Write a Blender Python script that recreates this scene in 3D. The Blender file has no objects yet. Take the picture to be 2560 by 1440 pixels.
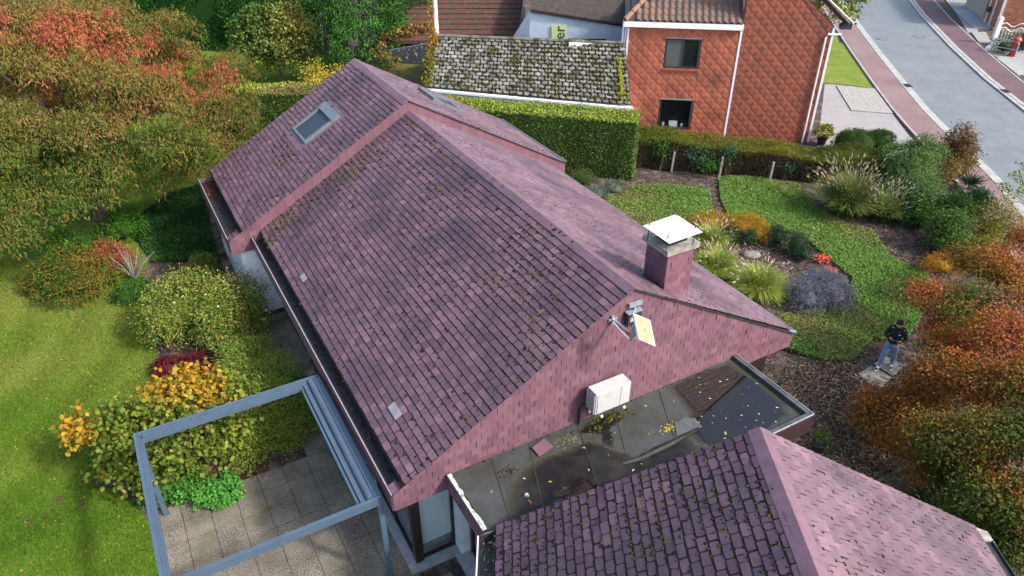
import bpy, math, random
import numpy as np
from mathutils import Vector, Matrix

random.seed(7)
RNG = np.random.default_rng(7)
scene = bpy.context.scene
COL = scene.collection

# ------------------------------------------------------------------ camera, sky, sun, exposure
CAM_H = 14.0                                  # drone hovers 14 m above the garden
PITCH = math.radians(33.403)                  # looking down
FPX = 1850.0                                  # focal length for a 2560 px wide frame
HYAW = math.radians(29.2687)                  # the house is turned against the view
cam_d = bpy.data.cameras.new('camera')
cam_d.sensor_width = 36.0
cam_d.lens = 36.0 * FPX / 2560.0
cam_d.clip_start = 0.1
cam_d.clip_end = 2000.0
cam = bpy.data.objects.new('camera', cam_d)
COL.objects.link(cam)
cam.location = (0, 0, CAM_H)
cam.rotation_euler = (math.pi / 2 - PITCH, 0, 0)
scene.camera = cam

TO_SUN = Vector((0.695, -0.31, 0.648)).normalized()
SUN_EL = math.asin(TO_SUN.z)
SUN_AZ = math.atan2(TO_SUN.x, TO_SUN.y)
world = bpy.data.worlds.new('World')
scene.world = world
world.use_nodes = True
nt = world.node_tree
nt.nodes.clear()
sky = nt.nodes.new('ShaderNodeTexSky')
sky.sky_type = 'NISHITA'
sky.sun_disc = False
sky.sun_elevation = SUN_EL
sky.sun_rotation = SUN_AZ
sky.air_density = 1.0
sky.dust_density = 3.0
sky.ozone_density = 1.0
bg = nt.nodes.new('ShaderNodeBackground')
bg.inputs[1].default_value = 0.15
wo = nt.nodes.new('ShaderNodeOutputWorld')
nt.links.new(sky.outputs[0], bg.inputs[0])
nt.links.new(bg.outputs[0], wo.inputs[0])

sun_d = bpy.data.lights.new('sun', 'SUN')
sun_d.energy = 1.9
sun_d.angle = math.radians(5.0)
sun_d.color = (1.0, 0.97, 0.93)
sun = bpy.data.objects.new('sun', sun_d)
COL.objects.link(sun)
sun.rotation_euler = TO_SUN.to_track_quat('Z', 'Y').to_euler()
sun.location = (20, -10, 40)

vs = scene.view_settings
vs.view_transform = 'Standard'
vs.look = 'None'
vs.gamma = 1.0
vs.use_curve_mapping = False
vs.exposure = 1.3

# ------------------------------------------------------------------ survey helpers
CT, ST = math.cos(PITCH), math.sin(PITCH)
CA, SA = math.cos(HYAW), math.sin(HYAW)

def G(x, y, z=0.0):
    """ground plan point (at height z) surveyed from a photo pixel"""
    dx, dy = (x - 1280) / FPX, (y - 720) / FPX
    down = dy * CT + ST
    fwd = CT - dy * ST
    t = (CAM_H - z) / down
    return np.array([dx * t, fwd * t, z])

def H(X, Y, z=0.0):
    """house coordinates (Y along the main ridge) to world"""
    return np.array([X * CA - Y * SA, X * SA + Y * CA, z])

def PROJ(P):
    P = np.asarray(P, float).reshape(-1, 3)
    q = P - np.array([0, 0, CAM_H])
    d = q[:, 1] * CT - q[:, 2] * ST
    return np.stack([1280 + FPX * q[:, 0] / d, 720 + FPX * (-q[:, 2] * CT - q[:, 1] * ST) / d], 1)

ORG = {}

def new_mesh(name, verts, faces, col=None, smooth=False):
    v = np.ascontiguousarray(verts, dtype=np.float32).reshape(-1, 3)
    me = bpy.data.meshes.new(name)
    if isinstance(faces, np.ndarray):
        m, k = faces.shape
        flat = faces.astype(np.int32).ravel()
        starts = np.arange(0, m * k, k, dtype=np.int32)
    else:
        m = len(faces)
        lens = np.fromiter((len(f) for f in faces), dtype=np.int32, count=m)
        flat = np.fromiter((i for f in faces for i in f), dtype=np.int32, count=int(lens.sum()))
        starts = np.concatenate([[0], np.cumsum(lens)[:-1]]).astype(np.int32)
    me.vertices.add(len(v))
    me.vertices.foreach_set('co', v.ravel())
    me.loops.add(len(flat))
    me.loops.foreach_set('vertex_index', flat)
    me.polygons.add(m)
    me.polygons.foreach_set('loop_start', starts)
    if col is not None:
        c = np.asarray(col, dtype=np.float32)
        if c.shape[1] == 3:
            c = np.concatenate([c, np.ones((len(c), 1), np.float32)], 1)
        a = me.color_attributes.new('col', 'FLOAT_COLOR', 'POINT')
        a.data.foreach_set('color', np.ascontiguousarray(c).ravel())
    me.update(calc_edges=True)
    me.polygons.foreach_set('use_smooth', np.full(m, bool(smooth)))
    return me

def tag(o, label=None, cat=None, group=None, kind=None):
    if label: o['label'] = label
    if cat: o['category'] = cat
    if group: o['group'] = group
    if kind: o['kind'] = kind
    return o

def thing(name, base, label, cat, group=None):
    o = bpy.data.objects.new(name, None)
    o.empty_display_size = 0.2
    COL.objects.link(o)
    o.location = Vector(base)
    ORG[o] = np.array(base, float)
    return tag(o, label, cat, group)

def obj(name, verts, faces, mat, parent=None, col=None, smooth=False, org=None, kind=None):
    """one mesh object; verts are world coordinates"""
    v = np.asarray(verts, float).reshape(-1, 3)
    if parent is not None:
        o0 = ORG[parent]
    elif org is not None:
        o0 = np.array(org, float)
    else:
        o0 = np.array([(v[:, 0].min() + v[:, 0].max()) / 2, (v[:, 1].min() + v[:, 1].max()) / 2, v[:, 2].min()])
    me = new_mesh(name, v - o0, faces, col, smooth)
    me.materials.append(mat)
    o = bpy.data.objects.new(name, me)
    COL.objects.link(o)
    if parent is not None:
        o.parent = parent
    else:
        o.location = Vector(o0)
    ORG[o] = o0
    if kind: o['kind'] = kind
    return o

class MB:
    """collects simple solids into one mesh"""
    def __init__(self): self.v, self.f, self.c = [], [], []
    def add(self, verts, faces, col=None):
        n = len(self.v)
        self.v += [tuple(map(float, p)) for p in verts]
        self.f += [[i + n for i in f] for f in faces]
        self.c += [tuple(col) if col is not None else (1, 1, 1)] * len(verts)
        return self
    def hexa(self, p, col=None):      # 8 points: bottom 4 ccw, top 4 ccw
        return self.add(p, [(3, 2, 1, 0), (4, 5, 6, 7), (0, 1, 5, 4), (1, 2, 6, 5), (2, 3, 7, 6), (3, 0, 4, 7)], col)
    def box(self, T, x0, x1, y0, y1, z0, z1, col=None):
        return self.hexa([T(x0, y0, z0), T(x1, y0, z0), T(x1, y1, z0), T(x0, y1, z0),
                          T(x0, y0, z1), T(x1, y0, z1), T(x1, y1, z1), T(x0, y1, z1)], col)
    def prism(self, pts, dz, col=None):   # polygon (world pts) extruded along vector dz
        n = len(pts); d = np.array(dz, float)
        b = [np.array(p, float) for p in pts]
        return self.add(b + [p + d for p in b], [tuple(range(n))[::-1], tuple(range(n, 2 * n))] +
                        [(i, (i + 1) % n, n + (i + 1) % n, n + i) for i in range(n)], col)
    def tube(self, pts, rad, n=8, col=None):
        pts = [np.array(p, float) for p in pts]
        if not hasattr(rad, '__len__'): rad = [rad] * len(pts)
        vs_, fs_ = [], []
        for i, p in enumerate(pts):
            d = (pts[min(i + 1, len(pts) - 1)] - pts[max(i - 1, 0)])
            d = d / (np.linalg.norm(d) + 1e-9)
            a = np.cross(d, [0, 0, 1.0]) if abs(d[2]) < 0.95 else np.cross(d, [1.0, 0, 0])
            a /= np.linalg.norm(a); b = np.cross(d, a)
            for k in range(n):
                t = 2 * math.pi * k / n
                vs_.append(p + rad[i] * (math.cos(t) * a + math.sin(t) * b))
        for i in range(len(pts) - 1):
            for k in range(n):
                fs_.append((i * n + k, i * n + (k + 1) % n, (i + 1) * n + (k + 1) % n, (i + 1) * n + k))
        fs_.append(tuple(range(n))); fs_.append(tuple(range((len(pts) - 1) * n, len(pts) * n))[::-1])
        return self.add(vs_, fs_, col)
    def build(self, name, mat, parent=None, **k):
        return obj(name, self.v, self.f, mat, parent, col=np.array(self.c) if k.pop('colored', False) else None, **k)

def I(x, y, z): return np.array([x, y, z], float)

# ------------------------------------------------------------------ materials
def mat(name, col=(.5, .5, .5), col2=None, scale=4.0, lo=.4, hi=.65, rough=.7, bump=0.0, bscale=60.0, attr=False,
        transl=0.0, spec=.4, metal=0.0, mult=None, mscale=1.0, col3=None, scale3=1.0, lo3=.5, hi3=.6, rough2=None, detail=6.0,
        coat=0.0, bdist=.02, stretch=None):
    m = bpy.data.materials.new(name)
    m.use_nodes = True
    t = m.node_tree; N = t.nodes; L = t.links
    N.clear()
    out = N.new('ShaderNodeOutputMaterial')
    p = N.new('ShaderNodeBsdfPrincipled')
    p.inputs['Roughness'].default_value = rough
    p.inputs['Specular IOR Level'].default_value = spec
    p.inputs['Metallic'].default_value = metal
    p.inputs['Coat Weight'].default_value = coat
    geo = N.new('ShaderNodeNewGeometry')
    pos = geo.outputs['Position']
    if stretch:
        mp = N.new('ShaderNodeMapping'); mp.inputs['Scale'].default_value = stretch
        L.new(pos, mp.inputs['Vector']); spos = mp.outputs[0]
    else:
        spos = pos
    def noise(sc, det, vec=None):
        n = N.new('ShaderNodeTexNoise'); n.inputs['Scale'].default_value = sc; n.inputs['Detail'].default_value = det
        n.inputs['Roughness'].default_value = .6
        L.new(vec or pos, n.inputs['Vector']); return n.outputs['Fac']
    def ramp(fac, a, b):
        r = N.new('ShaderNodeMapRange'); r.inputs[1].default_value = a; r.inputs[2].default_value = b
        L.new(fac, r.inputs[0]); return r.outputs[0]
    def mix(fac, a, b, mode='MIX'):
        x = N.new('ShaderNodeMix'); x.data_type = 'RGBA'; x.blend_type = mode
        if fac is None: x.inputs[0].default_value = 1
        else: L.new(fac, x.inputs[0])
        for sck, val in ((x.inputs[6], a), (x.inputs[7], b)):
            if isinstance(val, tuple): sck.default_value = (*val[:3], 1)
            else: L.new(val, sck)
        return x.outputs[2]
    if attr:
        a = N.new('ShaderNodeVertexColor'); a.layer_name = 'col'; c = a.outputs[0]
    else:
        c = (*col,)
    f2 = None
    if col2 is not None:
        f2 = ramp(noise(scale, detail, spos), lo, hi)
        c = mix(f2, c, (*col2,))
    if col3 is not None:
        c = mix(ramp(noise(scale3, 5.0), lo3, hi3), c, (*col3,))
    if mult is not None:
        g = ramp(noise(mscale, 4.0), .3, .7)
        k = N.new('ShaderNodeMapRange'); k.inputs[3].default_value = mult[0]; k.inputs[4].default_value = mult[1]
        L.new(g, k.inputs[0])
        comb = N.new('ShaderNodeCombineColor')
        for i in range(3): L.new(k.outputs[0], comb.inputs[i])
        c = mix(None, c, comb.outputs[0], 'MULTIPLY')
    if isinstance(c, tuple): p.inputs['Base Color'].default_value = (*c[:3], 1)
    else: L.new(c, p.inputs['Base Color'])
    if rough2 is not None and f2 is not None:
        r = N.new('ShaderNodeMapRange'); r.inputs[3].default_value = rough; r.inputs[4].default_value = rough2
        L.new(f2, r.inputs[0]); L.new(r.outputs[0], p.inputs['Roughness'])
    if bump:
        b = N.new('ShaderNodeBump'); b.inputs['Strength'].default_value = bump; b.inputs['Distance'].default_value = bdist
        L.new(noise(bscale, 4.0), b.inputs['Height']); L.new(b.outputs[0], p.inputs['Normal'])
    sh = p.outputs[0]
    if transl:
        tr = N.new('ShaderNodeBsdfTranslucent')
        if isinstance(c, tuple): tr.inputs[0].default_value = (*c[:3], 1)
        else: L.new(c, tr.inputs[0])
        ms = N.new('ShaderNodeMixShader'); ms.inputs[0].default_value = transl
        L.new(sh, ms.inputs[1]); L.new(tr.outputs[0], ms.inputs[2]); sh = ms.outputs[0]
    L.new(sh, out.inputs[0])
    return m

M = {}
M['leaf'] = mat('leaf', attr=True, rough=.6, transl=.22, spec=.12)
M['leaf_gloss'] = mat('leaf_gloss', attr=True, rough=.38, transl=.15, spec=.3)
M['bark'] = mat('bark', (.13, .10, .075), (.06, .045, .035), 9, rough=.9, bump=.6, bscale=25)
M['bark_pale'] = mat('bark_pale', (.30, .27, .22), (.16, .14, .11), 9, rough=.9)
M['soil'] = mat('soil', (.070, .047, .036), (.030, .021, .017), 6, rough=.95, bump=.8, bscale=30, col3=(.13, .095, .075), scale3=2.2)
M['litter'] = mat('litter', attr=True, rough=.85)
M['lawn'] = mat('lawn', (.098, .178, .012), (.064, .132, .008), .7, .3, .7, rough=.9, bump=.7, bscale=45, col3=(.185, .215, .036), scale3=.38, lo3=.48, hi3=.70, mult=(.80, 1.18), mscale=7, spec=.1, bdist=.04)
M['verge_grass'] = mat('verge_grass', (.13, .20, .02), (.22, .22, .06), 1.2, rough=.9, bump=.9, bscale=40, mult=(.7, 1.2), mscale=8, spec=.1)
M['slate_under'] = mat('slate_under', (.016, .010, .011), (.028, .026, .010), 7, rough=.9)
M['slate'] = mat('slate', attr=True, col2=(.060, .040, .052), scale=.6, lo=.44, hi=.72, rough=.62, bump=.12, bscale=90, mult=(.78, 1.16), mscale=6, spec=.35, col3=(.16, .12, .12), scale3=16, lo3=.66, hi3=.78)
M['wall_slate'] = mat('wall_slate', attr=True, col2=(.13, .062, .095), scale=.55, lo=.50, hi=.80, rough=.55, bump=.06, bscale=60, mult=(.93, 1.07), mscale=3, spec=.35)
M['ridge_cap'] = mat('ridge_cap', (.176, .098, .120), (.130, .074, .096), 3, rough=.55, mult=(.9, 1.1), mscale=5)
M['moss'] = mat('moss', attr=True, rough=.95, bump=.8, bscale=120, spec=.1)
M['white_brick'] = mat('white_brick', (.68, .70, .71), (.56, .59, .61), 3, rough=.7, bump=.25, bscale=14)
M['stone_sill'] = mat('stone_sill', (.33, .34, .35), (.24, .25, .26), 6, rough=.6)
M['white_paint'] = mat('white_paint', (.78, .78, .76), (.55, .54, .50), 4, lo=.55, hi=.8, rough=.5)
M['dark_metal'] = mat('dark_metal', (.022, .024, .028), (.045, .045, .045), 5, rough=.45)
M['gutter'] = mat('gutter', (.014, .014, .016), (.030, .027, .024), 7, rough=.6)
M['brown_frame'] = mat('brown_frame', (.022, .014, .011), (.035, .022, .016), 8, rough=.4)
M['glass'] = mat('glass', (.02, .028, .028), rough=.05, spec=.6)
M['blind'] = mat('blind', (.80, .86, .86), rough=.7, transl=.2)
M['bitumen'] = mat('bitumen', (.052, .056, .054), (.028, .028, .020), 1.4, .42, .7, rough=.72, bump=.15, bscale=120, col3=(.040, .034, .018), scale3=2.1, lo3=.56, hi3=.72, mult=(.85, 1.12), mscale=14)
M['bitumen_wet'] = mat('bitumen_wet', attr=True, col2=(.030, .027, .018), scale=2.0, lo=.5, hi=.75, rough=.42, spec=.4, mult=(.85, 1.1), mscale=14)
M['water'] = mat('water', (.008, .007, .008), (.012, .010, .007), 1.5, rough=.02, spec=.65)
M['pergola'] = mat('pergola', (.070, .106, .148), (.060, .093, .133), 3, rough=.42, spec=.45)
M['screw'] = mat('screw', (.6, .62, .65), rough=.35, metal=.8)
M['aggregate'] = mat('aggregate', (.29, .25, .185), (.045, .040, .032), 48, .44, .60, rough=.9, bump=.6, bscale=70, mult=(.55, 1.15), mscale=1.3, col3=(.10, .10, .035), scale3=.9, lo3=.56, hi3=.75, detail=3)
M['concrete'] = mat('concrete', (.30, .29, .25), (.17, .165, .135), 7, rough=.85, bump=.3, bscale=60)
M['concrete_post'] = mat('concrete_post', (.30, .28, .22), (.17, .16, .12), 9, rough=.9)
M['steel_white'] = mat('steel_white', (.52, .54, .56), (.30, .32, .34), 2.2, .58, .75, rough=.22, spec=.5, stretch=(1, 4, 1))
M['ac_white'] = mat('ac_white', (.44, .44, .415), (.32, .31, .27), 5, .55, .8, rough=.4)
M['ac_dark'] = mat('ac_dark', (.06, .07, .085), rough=.6)
M['cream'] = mat('cream', (.40, .36, .23), (.34, .30, .18), 8, rough=.4)
M['grey_metal'] = mat('grey_metal', (.30, .36, .40), (.22, .27, .30), 8, rough=.4, metal=.3)
M['rust_red'] = mat('rust_red', (.25, .075, .035), rough=.7)
M['skylight_metal'] = mat('skylight_metal', (.13, .16, .175), (.10, .125, .138), 6, rough=.4)
M['skylight_glass'] = mat('skylight_glass', (.035, .048, .060), (.030, .042, .052), 20, rough=.5, spec=.25)
M['grey_slate'] = mat('grey_slate', attr=True, col2=(.05, .048, .022), scale=2.2, lo=.46, hi=.62, rough=.9, bump=.4, bscale=40, mult=(.75, 1.15), mscale=9)
M['grey_under'] = mat('grey_under', (.022, .024, .014), (.05, .055, .015), 5, rough=.95)
M['diamond'] = mat('diamond', attr=True, rough=.55, bump=.1, bscale=50, mult=(.86, 1.12), mscale=4, col2=(.07, .034, .024), scale=.9, lo=.52, hi=.85, stretch=(1, 1, .6))
M['red_mortar'] = mat('red_mortar', (.26, .06, .032), (.18, .045, .03), 5, rough=.6)
M['terracotta'] = mat('terracotta', attr=True, col2=(.12, .10, .085), scale=5, lo=.45, hi=.7, rough=.85, bump=.2, bscale=40)
M['dark_frame'] = mat('dark_frame', (.035, .042, .052), rough=.4)
M['pane_dark'] = mat('pane_dark', (.012, .014, .014), rough=.06, spec=.5)
M['pane_grey'] = mat('pane_grey', (.085, .095, .10), (.10, .11, .115), 30, rough=.12, spec=.5)
M['pvc'] = mat('pvc', (.72, .76, .80), rough=.35)
M['rear_roof'] = mat('rear_roof', (.085, .030, .026), (.05, .040, .016), 3.2, .42, .6, rough=.9, bump=.6, bscale=22, col3=(.20, .09, .085), scale3=7, lo3=.58, hi3=.7)
M['rear_roof_dark'] = mat('rear_roof_dark', (.055, .042, .034), (.03, .028, .02), 4, rough=.9, bump=.5, bscale=22, col3=(.11, .09, .075), scale3=9, lo3=.6, hi3=.7)
M['pale_wall'] = mat('pale_wall', (.52, .60, .66), (.44, .52, .58), 3, rough=.7, bump=.15, bscale=10)
M['lichen_wall'] = mat('lichen_wall', (.055, .055, .058), (.38, .40, .42), 6, .56, .66, rough=.9)
M['moss_roof'] = mat('moss_roof', (.10, .085, .012), (.04, .035, .012), 2.5, .4, .65, rough=.95, bump=.9, bscale=25)
M['sign'] = mat('sign', (.62, .68, .28), rough=.5)
M['ink'] = mat('ink', (.03, .045, .07), rough=.6)
M['white_ink'] = mat('white_ink', (.8, .8, .8), rough=.6)
M['asphalt'] = mat('asphalt', (.165, .185, .195), (.135, .152, .16), .5, .35, .7, rough=.85, bump=.2, bscale=80, mult=(.90, 1.08), mscale=2.2, col3=(.07, .08, .085), scale3=.55, lo3=.70, hi3=.78)
M['red_path'] = mat('red_path', (.215, .150, .148), (.175, .098, .10), .45, .35, .7, rough=.85, mult=(.93, 1.06), mscale=7)
M['red_path_dark'] = mat('red_path_dark', (.135, .078, .084), (.10, .055, .062), .4, rough=.85, mult=(.9, 1.08), mscale=7)
M['kerb'] = mat('kerb', (.36, .355, .33), (.27, .265, .24), 2, rough=.85)
M['gravel'] = mat('gravel', (.33, .325, .32), (.20, .196, .192), 26, .42, .62, rough=.95, bump=.6, bscale=40, mult=(.9, 1.08), mscale=1.0)
M['paver_pale'] = mat('paver_pale', (.33, .325, .30), (.27, .265, .24), 5, rough=.9)
M['old_brick'] = mat('old_brick', attr=True, rough=.85, mult=(.85, 1.1), mscale=6)
M['mortar'] = mat('mortar', (.36, .30, .25), rough=.9)
M['postbox'] = mat('postbox', (.50, .045, .05), (.40, .035, .04), 4, rough=.4)
M['rock'] = mat('rock', (.24, .21, .185), (.15, .13, .11), 6, rough=.9, bump=.5, bscale=20)
M['pot'] = mat('pot', (.03, .028, .03), rough=.5)
M['skin'] = mat('skin', (.50, .27, .19), rough=.5)
M['hair'] = mat('hair', (.012, .010, .010), rough=.55)
M['navy'] = mat('navy', (.010, .014, .028), (.016, .022, .04), 6, rough=.8)
M['denim'] = mat('denim', (.13, .22, .38), (.18, .28, .45), 7, rough=.85)
M['shoe_black'] = mat('shoe_black', (.015, .015, .017), rough=.5)
M['shoe_white'] = mat('shoe_white', (.75, .76, .80), rough=.5)
M['bitumen_seam'] = mat('bitumen_seam', (.030, .031, .029), (.018, .018, .016), 5, rough=.7)
M['bitumen_edge'] = mat('bitumen_edge', (.085, .092, .088), (.04, .043, .04), 3, rough=.5)
M['old_fascia'] = mat('old_fascia', (.036, .016, .020), (.022, .011, .014), 4, rough=.55)
M['wall_slate_plain'] = mat('wall_slate_plain', (.160, .077, .098), (.132, .064, .086), 2.5, rough=.5)
M['pale_slate'] = mat('pale_slate', (.30, .26, .28), (.24, .20, .225), 6, rough=.6)
M['terracotta_under'] = mat('terracotta_under', (.06, .045, .035), rough=.9)
M['cream_pipe'] = mat('cream_pipe', (.58, .54, .46), (.44, .41, .35), 4, rough=.6)
M['pine_green'] = mat('pine_green', (.03, .09, .05), rough=.4)
M['felt_patch'] = mat('felt_patch', (.10, .112, .108), (.055, .06, .056), 6, rough=.4)
M['worn_paint'] = mat('worn_paint', (.50, .50, .47), (.20, .19, .16), 9, .5, .62, rough=.7)
M['black'] = mat('black', (.012, .012, .013), rough=.6)

def glass_mat(name, tint=(.75, .85, .85), k=.12):
    m = bpy.data.materials.new(name); m.use_nodes = True
    t = m.node_tree; N = t.nodes; L = t.links; N.clear()
    out = N.new('ShaderNodeOutputMaterial'); tr = N.new('ShaderNodeBsdfTransparent'); gl = N.new('ShaderNodeBsdfGlossy')
    tr.inputs[0].default_value = (*tint, 1); gl.inputs['Roughness'].default_value = .02
    lw = N.new('ShaderNodeLayerWeight'); lw.inputs[0].default_value = .5
    fr = N.new('ShaderNodeMath'); fr.operation = 'POWER'; fr.inputs[1].default_value = 4.0; L.new(lw.outputs['Facing'], fr.inputs[0])
    ad = N.new('ShaderNodeMath'); ad.operation = 'ADD'; ad.inputs[1].default_value = k
    mx = N.new('ShaderNodeMixShader')
    L.new(fr.outputs[0], ad.inputs[0]); L.new(ad.outputs[0], mx.inputs[0]); L.new(tr.outputs[0], mx.inputs[1]); L.new(gl.outputs[0], mx.inputs[2]); L.new(mx.outputs[0], out.inputs[0])
    return m
M['clear_glass'] = glass_mat('clear_glass', (.93, .96, .96), .02)

# ------------------------------------------------------------------ tile fields
def clip_half(poly, a, b, c):       # keep a*x+b*y<=c
    out = []
    n = len(poly)
    for i in range(n):
        p, q = poly[i], poly[(i + 1) % n]
        dp, dq = a * p[0] + b * p[1] - c, a * q[0] + b * q[1] - c
        if dp <= 0: out.append(p)
        if (dp < 0 < dq) or (dq < 0 < dp):
            t = dp / (dp - dq)
            out.append((p[0] + t * (q[0] - p[0]), p[1] + t * (q[1] - p[1])))
    return out

def area(p):
    return .5 * abs(sum(p[i][0] * p[(i + 1) % len(p)][1] - p[(i + 1) % len(p)][0] * p[i][1] for i in range(len(p)))) if len(p) > 2 else 0

def clip_convex(poly, region):      # region ccw
    for i in range(len(region)):
        (x0, y0), (x1, y1) = region[i], region[(i + 1) % len(region)]
        a, b = (y1 - y0), -(x1 - x0)
        poly = clip_half(poly, a, b, a * x0 + b * y0)
        if len(poly) < 3: return []
    return poly

def minus_rect(poly, r):            # convex pieces of poly outside rect r=(x0,x1,y0,y1)
    x0, x1, y0, y1 = r
    if area(clip_convex(poly, [(x0, y0), (x1, y0), (x1, y1), (x0, y1)])) < 1e-6: return [poly]
    out = []
    rest = poly
    for (a, b, c) in ((1, 0, x0), (-1, 0, -x1), (0, 1, y0), (0, -1, -y1)):
        piece = clip_half(rest, a, b, c)
        if area(piece) > 1e-4: out.append(piece)
        rest = clip_half(rest, -a, -b, -c)
        if area(rest) < 1e-4: break
    return out

class Field:
    """tiles on a plane: O origin, es along courses, et up the slope, en outward"""
    def __init__(self, O, es, et, shape, palette, th=.012, lip=.014):
        self.O = np.array(O, float); self.es = np.array(es, float); self.et = np.array(et, float)
        self.es /= np.linalg.norm(self.es); self.et /= np.linalg.norm(self.et)
        self.en = np.cross(self.es, self.et)
        self.th, self.lip, self.palette = th, lip, palette
        self.tiles = []; self.shape = shape
    def W(self, s, t, n=0): return self.O + s * self.es + t * self.et + n * self.en
    def rows(self, region, w, e, gap=.012, holes=(), t_start=None, jit=.004, stagger=.5, cut=.0, tgap=.0):
        ss = [p[0] for p in region]; ts = [p[1] for p in region]
        t = min(ts) if t_start is None else t_start
        j = 0
        self.w, self.e, self.gap, self.cut = w, e, gap, cut
        while t < max(ts):
            s = min(ss) - w + (j % 2) * w * stagger
            while s < max(ss):
                js, jt = random.uniform(-jit, jit), random.uniform(-jit, jit)
                a, b, c, d = s + gap / 2 + js, s + w - gap / 2 + js, t + jt + tgap, t + e
                q = cut * random.uniform(.6, 1.2)
                poly = [(a + q, c), (b - q, c), (b, c + q), (b, d), (a, d), (a, c + q)] if cut else [(a, c), (b, c), (b, d), (a, d)]
                ra = random.gauss(0, .008) * (jit > .005); mx_, my_ = (a + b) / 2, (c + d) / 2
                poly = [(mx_ + (x_ - mx_) - ra * (y_ - my_), my_ + (y_ - my_) + ra * (x_ - mx_)) for x_, y_ in poly]
                self.put(poly, region, holes, c, e)
                s += w
            t += e; j += 1
    def put(self, poly, region, holes, tb, e):
        p = clip_convex(poly, region)
        if area(p) < 4e-4: return
        full = abs(area(p) - area(poly)) < 1e-6
        pcs = [p]
        for h in holes:
            nx = []
            for q in pcs: nx += minus_rect(q, h)
            if sum(map(area, nx)) < sum(map(area, pcs)) - 1e-6: full = False
            pcs = nx
        for q in pcs:
            self.tiles.append(dict(poly=q, tb=tb, e=e, full=full, c=random.choice(self.palette), k=random.uniform(.80, 1.16),
                                   lift=random.uniform(0, .004) + (random.uniform(0, .012) if random.random() < .06 else 0), F=self))

def tile_geo(tl, local=False):
    F = tl['F']; poly = tl['poly']; k = len(poly)
    lx, ly = (min(p[0] for p in poly), tl['tb'])
    top, bot = [], []
    for (s, t) in poly:
        h = F.lip * (1 - (t - tl['tb']) / tl['e']) + .003 + tl['lift']
        if local:
            top.append((s - lx, t - ly, h)); bot.append((s - lx, t - ly, h - F.th))
        else:
            top.append(F.W(s, t, h)); bot.append(F.W(s, t, h - F.th))
    faces = [tuple(range(k))] + [(i, k + i, k + (i + 1) % k, (i + 1) % k) for i in range(k)]
    return top + bot, faces

def place_tiles(fields, nsep, name, stuff_name, material, parent):
    """nsep largest-in-view whole tiles become parts, the others one joined part"""
    tl = [t for f in fields for t in f.tiles]
    cen = np.array([t['F'].W(sum(p[0] for p in t['poly']) / len(t['poly']), sum(p[1] for p in t['poly']) / len(t['poly'])) for t in tl])
    px = PROJ(cen)
    camp = np.array([0, 0, CAM_H])
    vis = (px[:, 0] > 20) & (px[:, 0] < 2540) & (px[:, 1] > 15) & (px[:, 1] < 1425)
    d = camp - cen
    dist = np.linalg.norm(d, axis=1)
    nrm = np.array([t['F'].en for t in tl])
    facing = (d * nrm).sum(1) / dist
    size = np.where(vis & (facing > .05) & np.array([t['full'] and not t.get('hid') for t in tl]), facing / dist ** 2, 0)
    order = np.argsort(-size)
    sep = set(int(i) for i in order[:nsep] if size[i] > 0)
    cache = {}
    vs_, fs_, cs_ = [], [], []
    for i, t in enumerate(tl):
        F = t['F']
        if i in sep:
            ci = F.palette.index(t['c'])
            key = (F.shape, ci, int(t['k'] * 12), round(t['e'], 4), random.randrange(3))
            if key not in cache:
                v, f = tile_geo(t, True)
                me = new_mesh(name, np.array(v), f, np.array([t['c']] * len(v)) * t['k'] if 'vc' not in t else t['vc'])
                me.materials.append(material)
                cache[key] = me
            o = bpy.data.objects.new(name, cache[key])
            COL.objects.link(o)
            o.parent = parent
            lx = min(p[0] for p in t['poly'])
            R = Matrix((F.es, F.et, F.en)).transposed()
            o.location = Vector(F.W(lx, t['tb']) - ORG[parent])
            o.rotation_euler = R.to_euler()
        else:
            v, f = tile_geo(t)
            n = len(vs_)
            vs_ += v; fs_ += [[a + n for a in q] for q in f]
            cs_ += [tuple(x * t['k'] for x in t['c'])] * len(v)
    if fs_:
        o = obj(stuff_name, vs_, fs_, material, parent, col=np.array(cs_), kind='stuff')
    return len(sep)

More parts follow.
